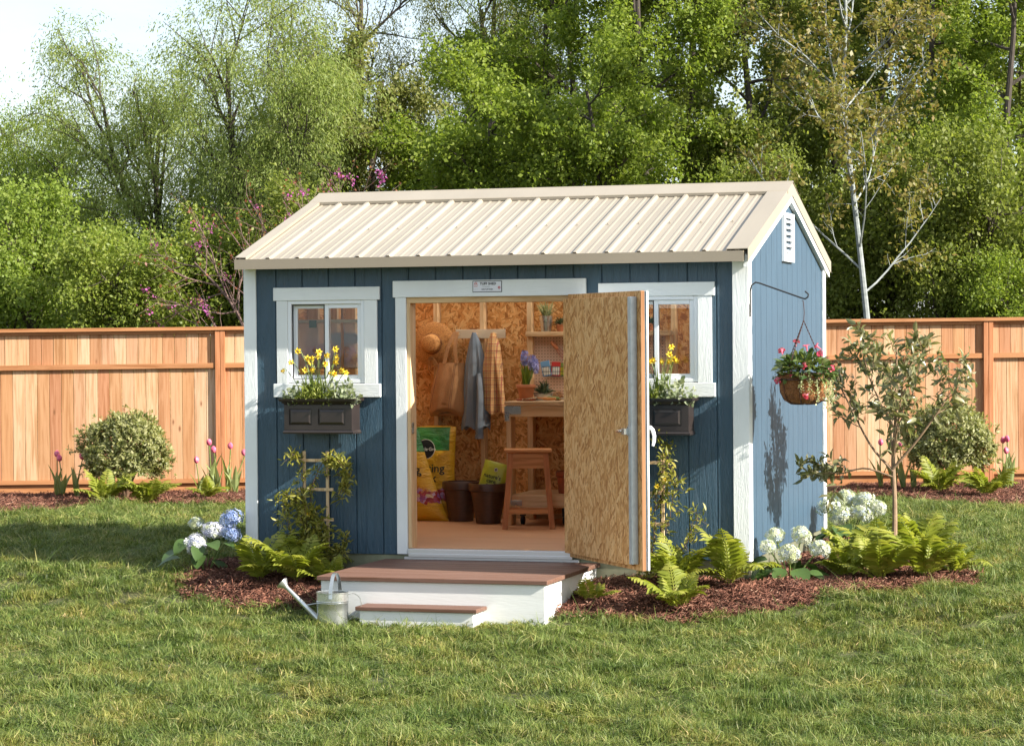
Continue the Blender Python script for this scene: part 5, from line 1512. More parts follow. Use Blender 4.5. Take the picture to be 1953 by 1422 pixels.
for (a, L) in [(-1.2, .13), (-.9, .18), (-.55, .23), (-.35, .26), (-.1, .2), (-1.5, .1), (.2, .16)]:
    x0 = np.array((.17 * math.cos(a), .17 * math.sin(a), .0)); o = np.array((math.cos(a), math.sin(a), 0)); pts = [x0 + o * .025 * math.sin(t * 1.6) + np.array((0, 0, .03 * math.sin(t * 3) - L * t)) for t in np.linspace(0, 1, 8)]
    mb.tube(pts, .0015, 3)
    for p in smooth_poly(pts, 26):
        for _ in range(3): P.append(p + r.normal(size=3) * .008); D_.append(r.normal(size=3))
mb.obj('stem', M['silver'], tp)
P, D_ = np.array(P), np.array(D_); X, Y, Z = frames(D_, r); s = r.uniform(.010, .018, len(P))
V, F = stamp(LEAF4[0], LEAF4[1], P, X, Y, Z, np.stack([s, s * .7, s], 1)); me = arr_mesh('foliage', V, F); me.materials.append(M['silver']); link('foliage', me, tp)

# ------------------------------------------------------------------ window boxes
M['box'] = mat('dark_brown_resin', (.026, .019, .017), .3, (.034, .025, .022), 8, spec=.55)
M['peat'] = mat('potting_soil', (.03, .02, .014), .95, (.05, .034, .024), 40, bmp=.8, bscale=80)
def raised(mb, x0, x1, z0, z1, y):
    """raised panel with sloping edges, standing in a sunk frame"""
    e = .018; yb, yf = y + .006, y - .004
    mb.add([(x0, yb, z0), (x1, yb, z0), (x1, yb, z1), (x0, yb, z1), (x0 + e, yf, z0 + e), (x1 - e, yf, z0 + e), (x1 - e, yf, z1 - e), (x0 + e, yf, z1 - e)],
           [(0, 1, 5, 4), (1, 2, 6, 5), (2, 3, 7, 6), (3, 0, 4, 7), (4, 5, 6, 7)])
def window_box(dx, lb):
    t = thing('window_box', lb, 'planter', (.636 + dx, -.09, .864)); o = (-.636, .09, -.864)
    mb = MB(); y = -.176
    xs = [.377, .414, .588, .636, .842, .892]; zs = [.893, .927, 1.045, 1.072]
    # front built as a frame so that the panels sit sunk in it
    for i in range(5):
        for j in range(3):
            if j == 1 and i in (1, 3): mb.add([(xs[i], y + .0062, zs[j]), (xs[i + 1], y + .0062, zs[j]), (xs[i + 1], y + .0062, zs[j + 1]), (xs[i], y + .0062, zs[j + 1])], [(0, 1, 2, 3)])
            else: mb.box(xs[i], xs[i + 1], y, y + .015, zs[j], zs[j + 1])
    mb.box(.377, .384, y + .0151, -.012, .893, 1.072); mb.box(.885, .892, y + .0151, -.012, .893, 1.072); mb.box(.3841, .8849, -.019, -.012, .893, 1.072); mb.box(.3841, .8849, y + .016, -.02, .893, .90)
    mb.obj('box', M['box'], t, o)
    for i in (1, 3):
        q = MB(); raised(q, xs[i] + .004, xs[i + 1] - .004, zs[1] + .004, zs[2] - .004, y); q.obj('raised_panel', M['box'], t, o)
    mb = MB(); prof = [(0, 1.073), (.006, 1.080), (.018, 1.094), (.030, 1.099), (.034, 1.117), (.004, 1.117), (.0, 1.10)]
    def rimring(prof):
        rows = []
        for (e, z) in prof: rows.append([(.382 - e - .006, -.171 - e, z), (.887 + e + .006, -.171 - e, z), (.887 + e + .006, -.010, z), (.382 - e - .006, -.010, z)])
        vs = [p for rr in rows for p in rr]; fs = []
        for i in range(len(rows) - 1):
            for k in range(4): fs.append((4 * i + k, 4 * i + (k + 1) % 4, 4 * i + 4 + (k + 1) % 4, 4 * i + 4 + k))
        return vs, fs
    mb.add(*rimring(prof)); mb.obj('rim', M['box'], t, o)
    mb = MB(); mb.add(*rimring([(-.006, .872), (.008, .866), (.010, .878), (.004, .886), (.002, .8925), (-.006, .8925)])); mb.add([(.39, -.165, .8722), (.88, -.165, .8722), (.88, -.012, .8722), (.39, -.012, .8722)], [(0, 1, 2, 3)]); mb.obj('base_moulding', M['box'], t, o)
    MB().box(.385, .884, -.160, -.0195, 1.03, 1.085).obj('soil', M['peat'], t, o)
    return t
window_box(0, 'dark brown window box under the left window'); window_box(2.445, 'dark brown window box under the right window, half behind the door')
M['daff'] = mat('daffodil_petal', (.85, .69, .06), .5, (.82, .62, .04), 30)
M['daff_t'] = mat('daffodil_trumpet', (.84, .55, .03), .5)
M['daff_lf'] = leafmat('daffodil_leaves', [(.10, .15, .03), (.15, .20, .05), (.21, .25, .07)], .3, .45)
def daff_mesh():
    mb = MB()
    for k in range(6):
        aa = k * math.pi / 3; c, s = math.cos(aa), math.sin(aa); R2 = lambda x, y, z: (x * c - y * s, x * s + y * c, z)
        mb.add([R2(.003, 0, 0), R2(.013, -.0075, .003), R2(.027, 0, -.002), R2(.013, .0075, .003)], [(0, 1, 2, 3)], 0)
    mb.lathe([(.004, 0), (.006, .008), (.008, .015), (.011, .018)], 9, m=1)
    return mb.mesh('daffodil_flower', [M['daff'], M['daff_t']], False, False)
DAFF = daff_mesh()
def daffodils(x0, fl, lb, seed, nl=26, wx=.09):
    r = random.Random(seed)
    t = thing('daffodil_clump', lb, 'daffodils', (x0, -.095, 1.085))
    for (fx, fz) in fl:
        fy = r.uniform(-.05, .03); bx = r.uniform(-wx, wx) * .6 + fx * .25
        mb = MB(); mb.tube(smooth_poly([(bx, fy * .4, 0), (bx + (fx - bx) * .4, fy * .7, fz * .6), (bx + (fx - bx) * .9, fy, fz + .008), (fx, fy - .008, fz)], 9), .0026, 4); mb.obj('flower_stem', M['stem'], t)
        link('flower', DAFF, t, (fx, fy - .012, fz), (R(90) + r.uniform(-.5, .5), r.uniform(-.5, .5), r.uniform(-.7, .7)), r.uniform(.95, 1.15))
    for i in range(nl):
        mb = MB(); blade(mb, (r.uniform(-wx, wx), r.uniform(-.03, .03), 0), r.uniform(0, 6.28), r.uniform(.15, .25), .015, r.uniform(.02, .3), 5, r.uniform(0, .5)); mb.obj('leaf', M['daff_lf'], t)
zz = lambda py: (757 - py) / 262.0 + .035
xx = lambda p, c: (p - c) / 254.0
fl = [(576, 669), (567, 690), (549, 706), (597, 682), (604, 683), (598, 690), (593, 705), (607, 705), (622, 671), (618, 679), (629, 694), (638, 678), (647, 666), (657, 680), (654, 690), (640, 711), (646, 712), (663, 706), (673, 710)]
daffodils(.600, [(xx(a, 612), zz(b)) for a, b in fl], 'clump of yellow daffodils in the left window box', 5, 34, .10)
fl = [(1243, 699), (1252, 692), (1258, 690), (1286, 679), (1276, 692), (1287, 692), (1296, 687), (1290, 666), (1300, 690)]
daffodils(3.115, [(xx(a, 1268), zz(b)) for a, b in fl], 'clump of yellow daffodils in the right window box', 6, 18, .07)
M['lf_low'] = leafmat('low_green_leaves', [(.15, .20, .03), (.23, .27, .045), (.32, .34, .09)], .38, .5)
M['lf_jade'] = leafmat('round_grey_leaves', [(.16, .20, .10), (.24, .28, .16), (.34, .36, .24)], .25, .45)
def low_plant(x0, x1, h, m, lb, seed, n, size, ratio, name='bedding_plant'):
    r = np.random.default_rng(seed)
    t = thing(name, lb, 'plant', ((x0 + x1) / 2, -.10, 1.085)); w = (x1 - x0) / 2
    P = np.stack([r.uniform(-w, w, n), r.uniform(-.085, .06, n), r.uniform(0, 1, n) ** 1.2 * h], 1); P[:, 2] *= np.sqrt(np.clip(1 - (P[:, 0] / (w * 1.1)) ** 2, 0, 1)) * (.75 + .35 * np.sin(P[:, 0] * 60))
    over = P[:, 1] < -.06; P[over, 2] -= .01
    d = r.normal(size=P.shape) + np.array((0, -.3, .6)); X, Y, Z = frames(d, r, (0, -.3, 1), .8); s = size * r.uniform(.7, 1.3, n)
    V, F = stamp(LEAF8[0], LEAF8[1], P, X, Y, Z, np.stack([s, s * ratio, s], 1)); me = arr_mesh('foliage', V, F); me.materials.append(m); link('foliage', me, t)
    mb = MB()
    for i in range(14):
        k = r.integers(0, n); mb.tube([(P[k][0] * .8, P[k][1] * .5, -.004), tuple(P[k])], .0015, 3)
    mb.obj('stem', M['stem'], t)
low_plant(.345, .475, .15, M['lf_jade'], 'round-leaved grey-green plant at the left end of the left window box', 1, 120, .035, .8)
low_plant(.44, .74, .14, M['lf_low'], 'low bright green plant along the front of the left window box', 2, 1300, .03, .42)
low_plant(.70, .92, .17, M['lf_jade'], 'pale round-leaved plant at the right end of the left window box', 3, 260, .036, .75)
low_plant(2.84, 3.14, .14, M['lf_low'], 'low bright green plant in the right window box beside the door', 4, 800, .028, .42)
low_plant(3.10, 3.36, .17, M['lf_jade'], 'pale round-leaved plant at the right end of the right window box', 5, 280, .036, .75)

# ------------------------------------------------------------------ trellises and climbers
M['lath'] = wood('cedar_lath', [(.72, .53, .32), (.68, .5, .3)], knots=False, objvar=.06)
def trellis(x0, lb):
    zb = bhf(x0, -.08); t = thing('trellis', lb, 'trellis', (x0, -.075, zb)); q = -zb
    for dx in (-.0885, .0885): MB().box(dx - .011, dx + .011, -.006, .006, -.05, .738 + q, .001).obj('upright', M['lath'], t)
    for z in (.673, .465, .25, .04): MB().box(-.135, .137, -.0145, -.0065, z - .011 + q, z + .011 + q, .001).obj('crossbar', M['lath'], t)
trellis(.577, 'light wooden trellis against the wall under the left window'); trellis(3.040, 'light wooden trellis against the wall behind the open door')
M['lf_vine'] = leafmat('climber_leaves', [(.16, .18, .032), (.24, .245, .045), (.33, .31, .06), (.40, .35, .08)], .4, .4, .5)
M['yflower'] = mat('yellow_flower', (.80, .56, .04), .5)
def climber(x0, stems, lb, seed, per, flowers, size=.045):
    zb = bhf(x0, -.1); t = thing('climbing_plant', lb, 'climber', (x0, -.11, zb)); r = np.random.default_rng(seed)
    tw = []; mb = MB()
    for pts in stems:
        pl = smooth_poly(pts, 22) + r.normal(size=(22, 3)) * .008; mb.tube(pl, np.linspace(.005, .0015, 22), 4); 
        for j in range(2, 22):
            for _ in range(2):
                d = nrm(r.normal(size=3) + np.array((0, -.3, .3))); L = r.uniform(.03, .09); tw.append(np.array([pl[j], pl[j] + d * L * .5, pl[j] + d * L + np.array((0, 0, -.01))]))
    for q in tw[::2]: mb.tube(q, .0012, 3)
    mb.obj('stem', M['twig'], t)
    link('foliage', leaf_mesh('climber_leaves', tw, seed + 1, per, size, .34, .012, M['lf_vine'], .0, .8, .2, LEAF8, along=.5), t)
    for (fx, fy, fz) in flowers: link('flower', DAFF, t, (fx, fy, fz), (R(90) + random.uniform(-.4, .4), 0, random.uniform(-.6, .6)), .9)
climber(.577, [[(-.02, -.02, 0), (-.05, -.02, .3), (-.08, 0, .55), (-.1, 0, .8), (-.16, -.03, .86)], [(0, 0, 0), (.0, -.03, .3), (-.02, 0, .6), (.05, 0, .8), (.14, 0, .83), (.2, -.02, .74), (.24, -.02, .66)],
               [(0, 0, 0), (-.1, -.04, .2), (-.2, -.04, .42), (-.23, -.04, .58)], [(.02, 0, 0), (.08, -.05, .2), (.12, -.04, .36)], [(.02, 0, 0), (.16, -.05, .14), (.26, -.04, .28)], [(0, -.02, 0), (-.06, -.06, .25), (-.02, -.05, .5)],
               [(0, -.02, 0), (.02, -.08, .2), (.05, -.06, .42)], [(.1, 0, .8), (.2, -.03, .82), (.26, -.04, .72), (.25, -.05, .58)], [(0, 0, 0), (-.04, -.03, .28), (-.12, -.02, .5), (-.16, -.03, .62)], [(0, 0, 0), (.04, -.04, .25), (.02, -.03, .48)]],
        'leafy climber spreading over the left trellis', 95, 7, [(.20, -.06, .22), (-.07, -.06, .2), (.03, -.07, .12), (-.02, -.06, .45)])
climber(3.06, [[(0, 0, 0), (.02, -.03, .3), (.04, -.02, .6), (.10, -.02, .85), (.06, -.05, 1.0)], [(0, 0, 0), (-.06, -.03, .3), (-.05, -.03, .6), (-.1, -.02, .75)], [(.03, 0, 0), (.1, -.04, .3), (.16, -.03, .55), (.19, -.03, .72)], [(0, 0, 0), (-.08, -.04, .25), (-.03, -.03, .5)],
              [(.05, 0, 0), (.22, -.05, .2), (.30, -.04, .38), (.34, -.05, .48)], [(0, 0, 0), (.08, -.05, .12), (.2, -.05, .18)], [(.04, 0, .5), (.1, -.03, .7), (.13, -.03, .9)]],
        'sparse climber with small yellow flowers on the right trellis', 97, 3, [(.05, -.06, .66), (.10, -.05, .70), (.08, -.06, .28), (.0, -.06, .5)], .05)

# ------------------------------------------------------------------ watering can
wc = thing('watering_can', 'galvanised watering can standing on the lawn by the platform', 'watering can', (1.26, -1.545, gzf(1.26, -1.545)), R(3))
mb = MB(); mb.lathe([(.0, .004), (.098, .004), (.101, .0), (.102, .10), (.104, .150), (.1065, .153), (.104, .156), (.1065, .163), (.104, .166), (.104, .212), (.108, .215), (.108, .221), (.104, .222), (.100, .218), (.0995, .02), (0, .02)], 36)
mb.obj('body', M['galv'], wc, smooth=True)
mb = MB(); vs = [(.100 * math.cos(R(a)), .100 * math.sin(R(a)), .219) for a in range(100, 281, 12)]; mb.add(vs + [(x, y, z - .003) for x, y, z in vs], [tuple(range(len(vs)))] ); mb.obj('half_lid', M['galv'], wc)
mb = MB(); mb.tube([(-.095, 0, .035), (-.20, 0, .135), (-.315, 0, .245)], [.021, .017, .0135], 12, False); sp_ = mb.obj('spout', M['galv'], wc, smooth=True)
mb = MB(); dv = nrm(np.array((-.72, 0, .69))); c0 = np.array((-.312, 0, .242)); u1 = np.array((0, 1.0, 0)); u2 = np.cross(dv, u1)
rows = [(.0135, 0), (.018, .012), (.042, .045), (.044, .050), (.0, .054)]
vs = [c0 + dv * h + (u1 * math.cos(k * R(20)) + u2 * math.sin(k * R(20))) * q for q, h in rows for k in range(18)]
mb.add(vs, [(i * 18 + k, i * 18 + (k + 1) % 18, (i + 1) * 18 + (k + 1) % 18, (i + 1) * 18 + k) for i in range(4) for k in range(18)]); mb.obj('rose', M['alu'], wc, smooth=True)
mb = MB(); mb.tube([(-.10, 0, .145), (-.19, 0, .130)], .004, 6); mb.obj('spout_brace', M['galv'], wc)
def strap(pts, w, t, name):
    mb = MB(); P = smooth_poly(pts, 22); T = nrm(np.gradient(P, axis=0)); vs, fs = [], []
    for p, tt in zip(P, T):
        s = np.array((1.0, 0, 0)) if name == 'carry_handle' else np.array((0, 1.0, 0)); nn = nrm(np.cross(s, tt))
        vs += [p - s * w / 2 - nn * t, p + s * w / 2 - nn * t, p + s * w / 2 + nn * t, p - s * w / 2 + nn * t]
    for i in range(len(P) - 1):
        k = 4 * i; fs += [(k + j, k + (j + 1) % 4, k + 4 + (j + 1) % 4, k + 4 + j) for j in range(4)]
    mb.add(vs, fs); mb.obj(name, M['galv'], wc, smooth=True)
strap([(.02, -.107, .185), (.02, -.095, .25), (.02, -.05, .325), (.02, .0, .345), (.02, .05, .325), (.02, .095, .25), (.02, .107, .185)], .024, .0012, 'carry_handle')
strap([(.104, 0, .205), (.15, 0, .212), (.19, 0, .18), (.195, 0, .13), (.165, 0, .085), (.103, 0, .035)], .012, .0012, 'back_handle')
# ------------------------------------------------------------------ inside the shed
ZF = .0505
def cloth(name, label, cat, rows, mats, loc, seed, n=40, folds=5, amp=.16, group=None, loops=None):
    """hanging fabric: closed folded section per row. rows: (z, centre x, half width, half depth)"""
    r = np.random.default_rng(seed); ph = r.uniform(0, 6.28, 4)
    t = thing(name, label, cat, loc, 0, group)
    zs = [q[0] for q in rows]; Z = np.linspace(zs[0], zs[-1], 26); rows = np.array(rows)
    o = np.argsort(rows[:, 0]); cx = np.interp(Z, rows[o, 0], rows[o, 1]); hw = np.interp(Z, rows[o, 0], rows[o, 2]); hd = np.interp(Z, rows[o, 0], rows[o, 3])
    vs, fs = [], []
    for i, z in enumerate(Z):
        f = i / (len(Z) - 1)
        for k in range(n):
            a = 2 * math.pi * k / n
            w = 1 + amp * f ** .5 * (math.sin(folds * a + ph[0] + f * 1.5) + .5 * math.sin((2 * folds + 1) * a + ph[1]))
            vs.append((cx[i] + hw[i] * math.cos(a) * (1 + .03 * math.sin(9 * f + a)), hd[i] * math.sin(a) * w, z + (.02 * math.sin(folds * a + ph[2]) * f if i > 20 else 0)))
    for i in range(len(Z) - 1):
        for k in range(n): fs.append((i * n + k, i * n + (k + 1) % n, (i + 1) * n + (k + 1) % n, (i + 1) * n + k))
    mb = MB(); mb.add(vs, fs); mb.obj('fabric', mats, t, smooth=True)
    return t

# peg rail
M['rail_paint'] = mat('pale_rail', (.60, .50, .36), .6, (.55, .45, .32), 6, (1, 6, 6))
pr = thing('peg_rail', 'pale wooden peg rail on the back wall inside the shed', 'peg rail', (.87, 2.95, 1.54))
MB().box(-.215, .215, -.020, .0, 0, .075, .002).obj('board', M['rail_paint'], pr)
for dx in (-.185, -.03, .135):
    mb = MB(); mb.tube([(dx, -.02, .035), (dx, -.06, .038), (dx, -.085, .045)], [.008, .008, .011], 8); mb.obj('peg', M['pine_x'], pr, smooth=True)
# straw hat
def strawmat():
    m, nt, bs, out = base_mat('woven_straw')
    vec = coords(nt, (1, 1, 1), rnd=False); ck = N(nt, 'ShaderNodeTexVoronoi'); ck.inputs['Scale'].default_value = 150; nt.links.new(vec, ck.inputs['Vector'])
    c = ramp(nt, ck.outputs['Distance'], [(.1, (.64, .32, .10)), (.5, (.50, .225, .062)), (.8, (.30, .12, .03))])
    nt.links.new(c, bs.inputs['Base Color']); bs.inputs['Roughness'].default_value = .8; bump(nt, bs, ck.outputs['Distance'], .3, .002)
    return m
M['straw'] = strawmat()
hat = thing('straw_hat', 'wide-brimmed straw hat hanging on the back wall', 'hat', (.462, 2.90, 1.50)); hat.scale = (1.08, 1, 1.08)
mb = MB(); mb.lathe([(.001, .105), (.030, .104), (.055, .095), (.069, .072), (.075, .03), (.079, .006), (.12, .0), (.155, -.006), (.172, -.016), (.170, -.020), (.12, -.008), (.08, .0), (.07, .02)], 36, wob=lambda a, z: 1 + (.025 * math.sin(2 * a + 1) if z < -.005 else 0))
mb.obj('crown_and_brim', M['straw'], hat, (0, 0, 0), (R(90), 0, 0), smooth=True)
M['hatband'] = mat('dark_raffia_band', (.20, .075, .02), .8)
mb = MB(); mb.lathe([(.078, .010), (.0815, .010), (.0785, .03), (.075, .03)], 30); mb.obj('band', M['hatband'], hat, (0, 0, 0), (R(90), 0, 0), smooth=True)
M['raffia'] = mat('raffia', (.46, .22, .07), .8, (.34, .15, .045), 30)
mb = MB(); rr_ = random.Random(2)
for i in range(34):
    a = R(-90) + rr_.uniform(-.75, .75); L = rr_.uniform(.06, .12)
    mb.tube([(.0, -.02, -.095), (.5 * L * math.cos(a), -.05, -.095 + .35 * L * math.sin(a)), (L * math.cos(a), -.045, -.095 + L * math.sin(a))], .0017, 3)
mb.obj('raffia_bow', M['raffia'], hat)
# canvas tote, denim jacket, plaid shirt
M['canvas'] = mat('tan_canvas', (.42, .21, .085), .85, (.35, .17, .065), 8, bmp=.4, bscale=160)
tote = cloth('canvas_tote', 'tan canvas tote bag hanging from the peg rail', 'bag', [(1.34, .645, .11, .05), (1.2, .625, .135, .075), (1.05, .61, .155, .085), (.95, .60, .16, .08), (.915, .60, .15, .05)], [M['canvas']], (0, 2.85, 0), 4, folds=3, amp=.13)
MB().box(.46, .74, -.03, .03, .90, .93, .01).obj('bottom', M['canvas'], tote)
for x1, x2 in ((.595, .672), (.705, .695)):
    mb = MB(); P = smooth_poly([(x1, -.05, 1.33), ((x1 + x2) / 2 - .01, -.045, 1.45), (x2, -.01, 1.585), (x2 + .01, .01, 1.59)], 12); vs, fs = [], []
    for p in P: vs += [p + (-.016, 0, 0), p + (.016, 0, 0), p + (.016, .004, 0), p + (-.016, .004, 0)]
    for i in range(11): k = 4 * i; fs += [(k + j, k + (j + 1) % 4, k + 4 + (j + 1) % 4, k + 4 + j) for j in range(4)]
    mb.add(vs, fs); mb.obj('strap', M['canvas'], tote)
M['seam'] = mat('dark_seam', (.12, .05, .02), .9)
for xa, xb in ((-.09, -.13), (.045, .04), (.055, .055)):
    mb = MB(); mb.tube([(.645 + xa, -.075 + abs(xa) * .2, 1.33), (.62 + xa * 1.1, -.105 + abs(xa) * .3, 1.15), (.605 + xb, -.112 + abs(xb) * .3, .96)], .0022, 4); mb.obj('seam', M['seam'], tote)
M['denim'] = mat('grey_blue_denim', (.135, .165, .20), .85, (.19, .22, .25), 7, (2, 2, .5), bmp=.35, bscale=180)
jk = cloth('denim_jacket', 'grey-blue denim jacket hanging from the peg rail', 'jacket', [(1.59, .838, .015, .025), (1.5, .845, .05, .05), (1.35, .85, .085, .07), (1.1, .85, .105, .075), (.9, .85, .12, .08), (.80, .845, .125, .085)], [M['denim']], (0, 2.86, 0), 7, folds=5, amp=.28)
mb = MB(); mb.tube(smooth_poly([(.90, -.06, 1.25), (.915, -.085, 1.05), (.91, -.09, .88), (.905, -.085, .73)], 12), np.array([.03, .04, .043, .045, .046, .046, .046, .047, .048, .05, .05, .048]), 12, flat=.6); mb.obj('sleeve', M['denim'], jk, smooth=True)
mb = MB(); mb.tube([(.905, -.085, .745), (.905, -.085, .715)], [.053, .053], 12, flat=.62); mb.obj('cuff', M['denim'], jk, smooth=True)
def plaidmat():
    m, nt, bs, out = base_mat('plaid_flannel')
    tc = N(nt, 'ShaderNodeTexCoord'); sx = N(nt, 'ShaderNodeSeparateXYZ'); nt.links.new(tc.outputs['Object'], sx.inputs[0])
    base = N(nt, 'ShaderNodeRGB'); base.outputs[0].default_value = (.58, .36, .15, 1); c = base.outputs[0]
    for ax, sc, off, wd, col in (('X', 22, .0, .16, (.30, .05, .05)), ('Z', 18, .2, .14, (.30, .05, .05)), ('X', 22, .5, .10, (.50, .22, .08)), ('Z', 18, .7, .10, (.50, .22, .08)), ('X', 22, .28, .05, (.08, .03, .05)), ('Z', 18, .45, .05, (.08, .03, .05))):
        ml = N(nt, 'ShaderNodeMath', operation='MULTIPLY_ADD'); ml.inputs[1].default_value = sc; ml.inputs[2].default_value = off; nt.links.new(sx.outputs[ax], ml.inputs[0])
        fr = N(nt, 'ShaderNodeMath', operation='FRACT'); nt.links.new(ml.outputs[0], fr.inputs[0])
        lt = N(nt, 'ShaderNodeMath', operation='LESS_THAN'); lt.inputs[1].default_value = wd; nt.links.new(fr.outputs[0], lt.inputs[0])
        h = N(nt, 'ShaderNodeMath', operation='MULTIPLY'); h.inputs[1].default_value = .75; nt.links.new(lt.outputs[0], h.inputs[0])
        c = mixc(nt, h.outputs[0], c, col)
    nt.links.new(c, bs.inputs['Base Color']); bs.inputs['Roughness'].default_value = .9
    return m
M['plaid'] = plaidmat()
ps = cloth('plaid_shirt', 'tan and red plaid shirt hanging from the peg rail', 'shirt', [(1.585, 1.003, .018, .03), (1.48, 1.005, .055, .06), (1.3, 1.0, .085, .075), (1.1, .995, .095, .075), (.95, .99, .10, .07), (.93, .99, .095, .06)], [M['plaid']], (0, 2.86, 0), 9, folds=4, amp=.25)
mb = MB(); mb.tube(smooth_poly([(1.03, -.03, 1.42), (1.065, -.05, 1.25), (1.09, -.05, 1.05), (1.10, -.05, .93)], 10), .036, 12, flat=.7); mb.obj('sleeve', M['plaid'], ps, smooth=True)

# ------------------------------------------------------------------ soil bags
def bagmat():
    m, nt, bs, out = base_mat('printed_soil_bag')
    tc = N(nt, 'ShaderNodeTexCoord'); sx = N(nt, 'ShaderNodeSeparateXYZ'); nt.links.new(tc.outputs['Object'], sx.inputs[0])
    z = N(nt, 'ShaderNodeMath', operation='MULTIPLY'); z.inputs[1].default_value = 1 / .76; nt.links.new(sx.outputs['Z'], z.inputs[0])
    r = N(nt, 'ShaderNodeValToRGB'); r.color_ramp.interpolation = 'CONSTANT'; e = r.color_ramp.elements
    st = [(0, (.70, .40, .02)), (.15, (.60, .33, .02)), (.165, (.68, .37, .02)), (.74, (.035, .20, .04)), (.995, (.70, .40, .02))]
    while len(e) < len(st): e.new(.5)
    for i, (p, c) in enumerate(st): e[i].position = p; e[i].color = ncol(c)
    nt.links.new(z.outputs[0], r.inputs[0])
    # flower picture low on the bag: flecks of red, purple, white
    vec = coords(nt, (1, 1, 1), rnd=False); vo = N(nt, 'ShaderNodeTexVoronoi'); vo.inputs['Scale'].default_value = 42; nt.links.new(vec, vo.inputs['Vector'])
    sp = N(nt, 'ShaderNodeSeparateColor'); nt.links.new(vo.outputs['Color'], sp.inputs[0])
    fc = ramp(nt, sp.outputs[0], [(0, (.30, .02, .03)), (.35, (.42, .05, .04)), (.55, (.28, .10, .34)), (.75, (.55, .40, .55)), (.9, (.45, .10, .03)), (1, (.6, .5, .3))])
    zn = N(nt, 'ShaderNodeMath', operation='MULTIPLY_ADD'); zn.inputs[1].default_value = .22; nt.links.new(noise(nt, vec, 9, 3), zn.inputs[0]); nt.links.new(z.outputs[0], zn.inputs[2])
    band = ramp(nt, zn.outputs[0], [(.275, 0.0), (.285, 1.0), (.43, 1.0), (.46, 0.0)])
    lowcut = ramp(nt, z.outputs[0], [(.165, 0.0), (.175, 1.0)])
    c = mixc(nt, mixc(nt, 1.0, band, lowcut, 'MULTIPLY'), r.outputs[0], fc)
    # side margins plain yellow
    ax = N(nt, 'ShaderNodeMath', operation='ABSOLUTE'); nt.links.new(sx.outputs['X'], ax.inputs[0])
    c = mixc(nt, ramp(nt, ax.outputs[0], [(.182, 0.0), (.185, 1.0)]), c, (.70, .40, .02))
    nt.links.new(c, bs.inputs['Base Color']); bs.inputs['Roughness'].default_value = .32; bs.inputs['Specular IOR Level'].default_value = .5
    bump(nt, bs, noise(nt, coords(nt, (1, 1, 2.6)), 9, 4, .6, 1.0), .55, .03)
    return m
M['bagprint'] = bagmat()
M['cream_ink'] = mat('cream_ink', (.74, .72, .62), .5)
M['dkgreen_ink'] = mat('dark_green_ink', (.012, .03, .02), .5)
def soil_bag(lb, loc, rotz, lean, shear):
    w, h, b = .46, .76, .075
    t = thing('soil_bag', lb, 'bag', loc, rotz, 'bags of potting mix')
    t.rotation_euler = (lean, 0, rotz)
    bul = lambda x, z: b * max(0, 1 - abs(2 * x / w) ** 3) ** .6 * max(0, 1 - abs(2 * z / h - 1) ** 5) ** .6 * (1.15 - .35 * z / h)
    shx = lambda z: shear * z
    mb = MB(); nx, nz = 18, 26; vs, fs = [], []
    for s in (-1, 1):
        for i in range(nz + 1):
            for j in range(nx + 1):
                x = -w / 2 + w * j / nx; z = h * i / nz; xe = x * (1 - .05 * math.sin(math.pi * z / h))
                zz = z + .012 * math.sin(9 * x + 1) * (z / h) ** 6
                vs.append((xe + shx(z), s * (bul(x, z) + .002), zz))
    q = (nx + 1) * (nz + 1)
    for s in (0, 1):
        for i in range(nz):
            for j in range(nx):
                a = s * q + i * (nx + 1) + j; f = (a, a + 1, a + nx + 2, a + nx + 1); fs.append(f if s == 0 else f[::-1])
    mb.add(vs, fs); mb.obj('sack', M['bagprint'], t, smooth=True)
    def lay(o, lift):
        for v in o.data.vertices:
            x, z = v.co.x * o.scale[0] + o.location.x, v.co.y + o.location.z
            v.co.z = (bul(x, z) + lift) + .0  # text local z faces the viewer after the 90 degree turn
            v.co.x += shx(z)
    def word(s, size, m, x, z, bold, lift=.004, sx=1.0):
        o = text_mesh('lettering', s, size, m, t, (x, 0, z), bold=bold, sx=sx, ext=0)
        lay(o, lift)
    # round emblem
    mb = MB(); n = 28
    for nm, rad, mm, lift in (('emblem_ring', .082, M['cream_ink'], .0035), ('emblem', .078, M['ink'], .0045)):
        mb = MB(); vs = [(0, 0)] + [(rad * f * math.cos(2 * math.pi * k / n), rad * f * math.sin(2 * math.pi * k / n)) for f in (.5, 1) for k in range(n)]
        v3 = [(x - .014 + shx(z + .575), -(bul(x - .014, z + .575) + lift), z + .575) for x, z in vs]
        mb.add(v3, [(0, 1 + k, 1 + (k + 1) % n) for k in range(n)] + [(1 + k, 1 + n + k, 1 + n + (k + 1) % n, 1 + (k + 1) % n) for k in range(n)])
        mb.obj(nm, mm, t)
    word('Miracle·Gro', .040, M['cream_ink'], -.014, .574, .0006, .0065, .92)
    word('Potting', .098, M['dkgreen_ink'], .01, .415, .001); word('Mix', .098, M['dkgreen_ink'], .01, .335, .001)
    mb = MB(); mb.box(.02, .12, -.001, .001, 0, .032)
    v3 = [(x + shx(z), -(bul(x, z) + .004), z) for x, z in ((-.06, .262), (0, .262), (.07, .262), (.07, .296), (0, .296), (-.06, .296))]
    mb = MB(); mb.add(v3, [(0, 1, 4, 5), (1, 2, 3, 4)]); mb.obj('red_flash', M['red'], t)
    return t
soil_bag('upright yellow and green bag of potting mix against the back wall', (.455, 2.80, ZF), 0, R(-3), .0)
soil_bag('slumped yellow bag of potting mix leaning left in front of the other bag', (.475, 2.56, ZF), 0, R(-4), -.37)

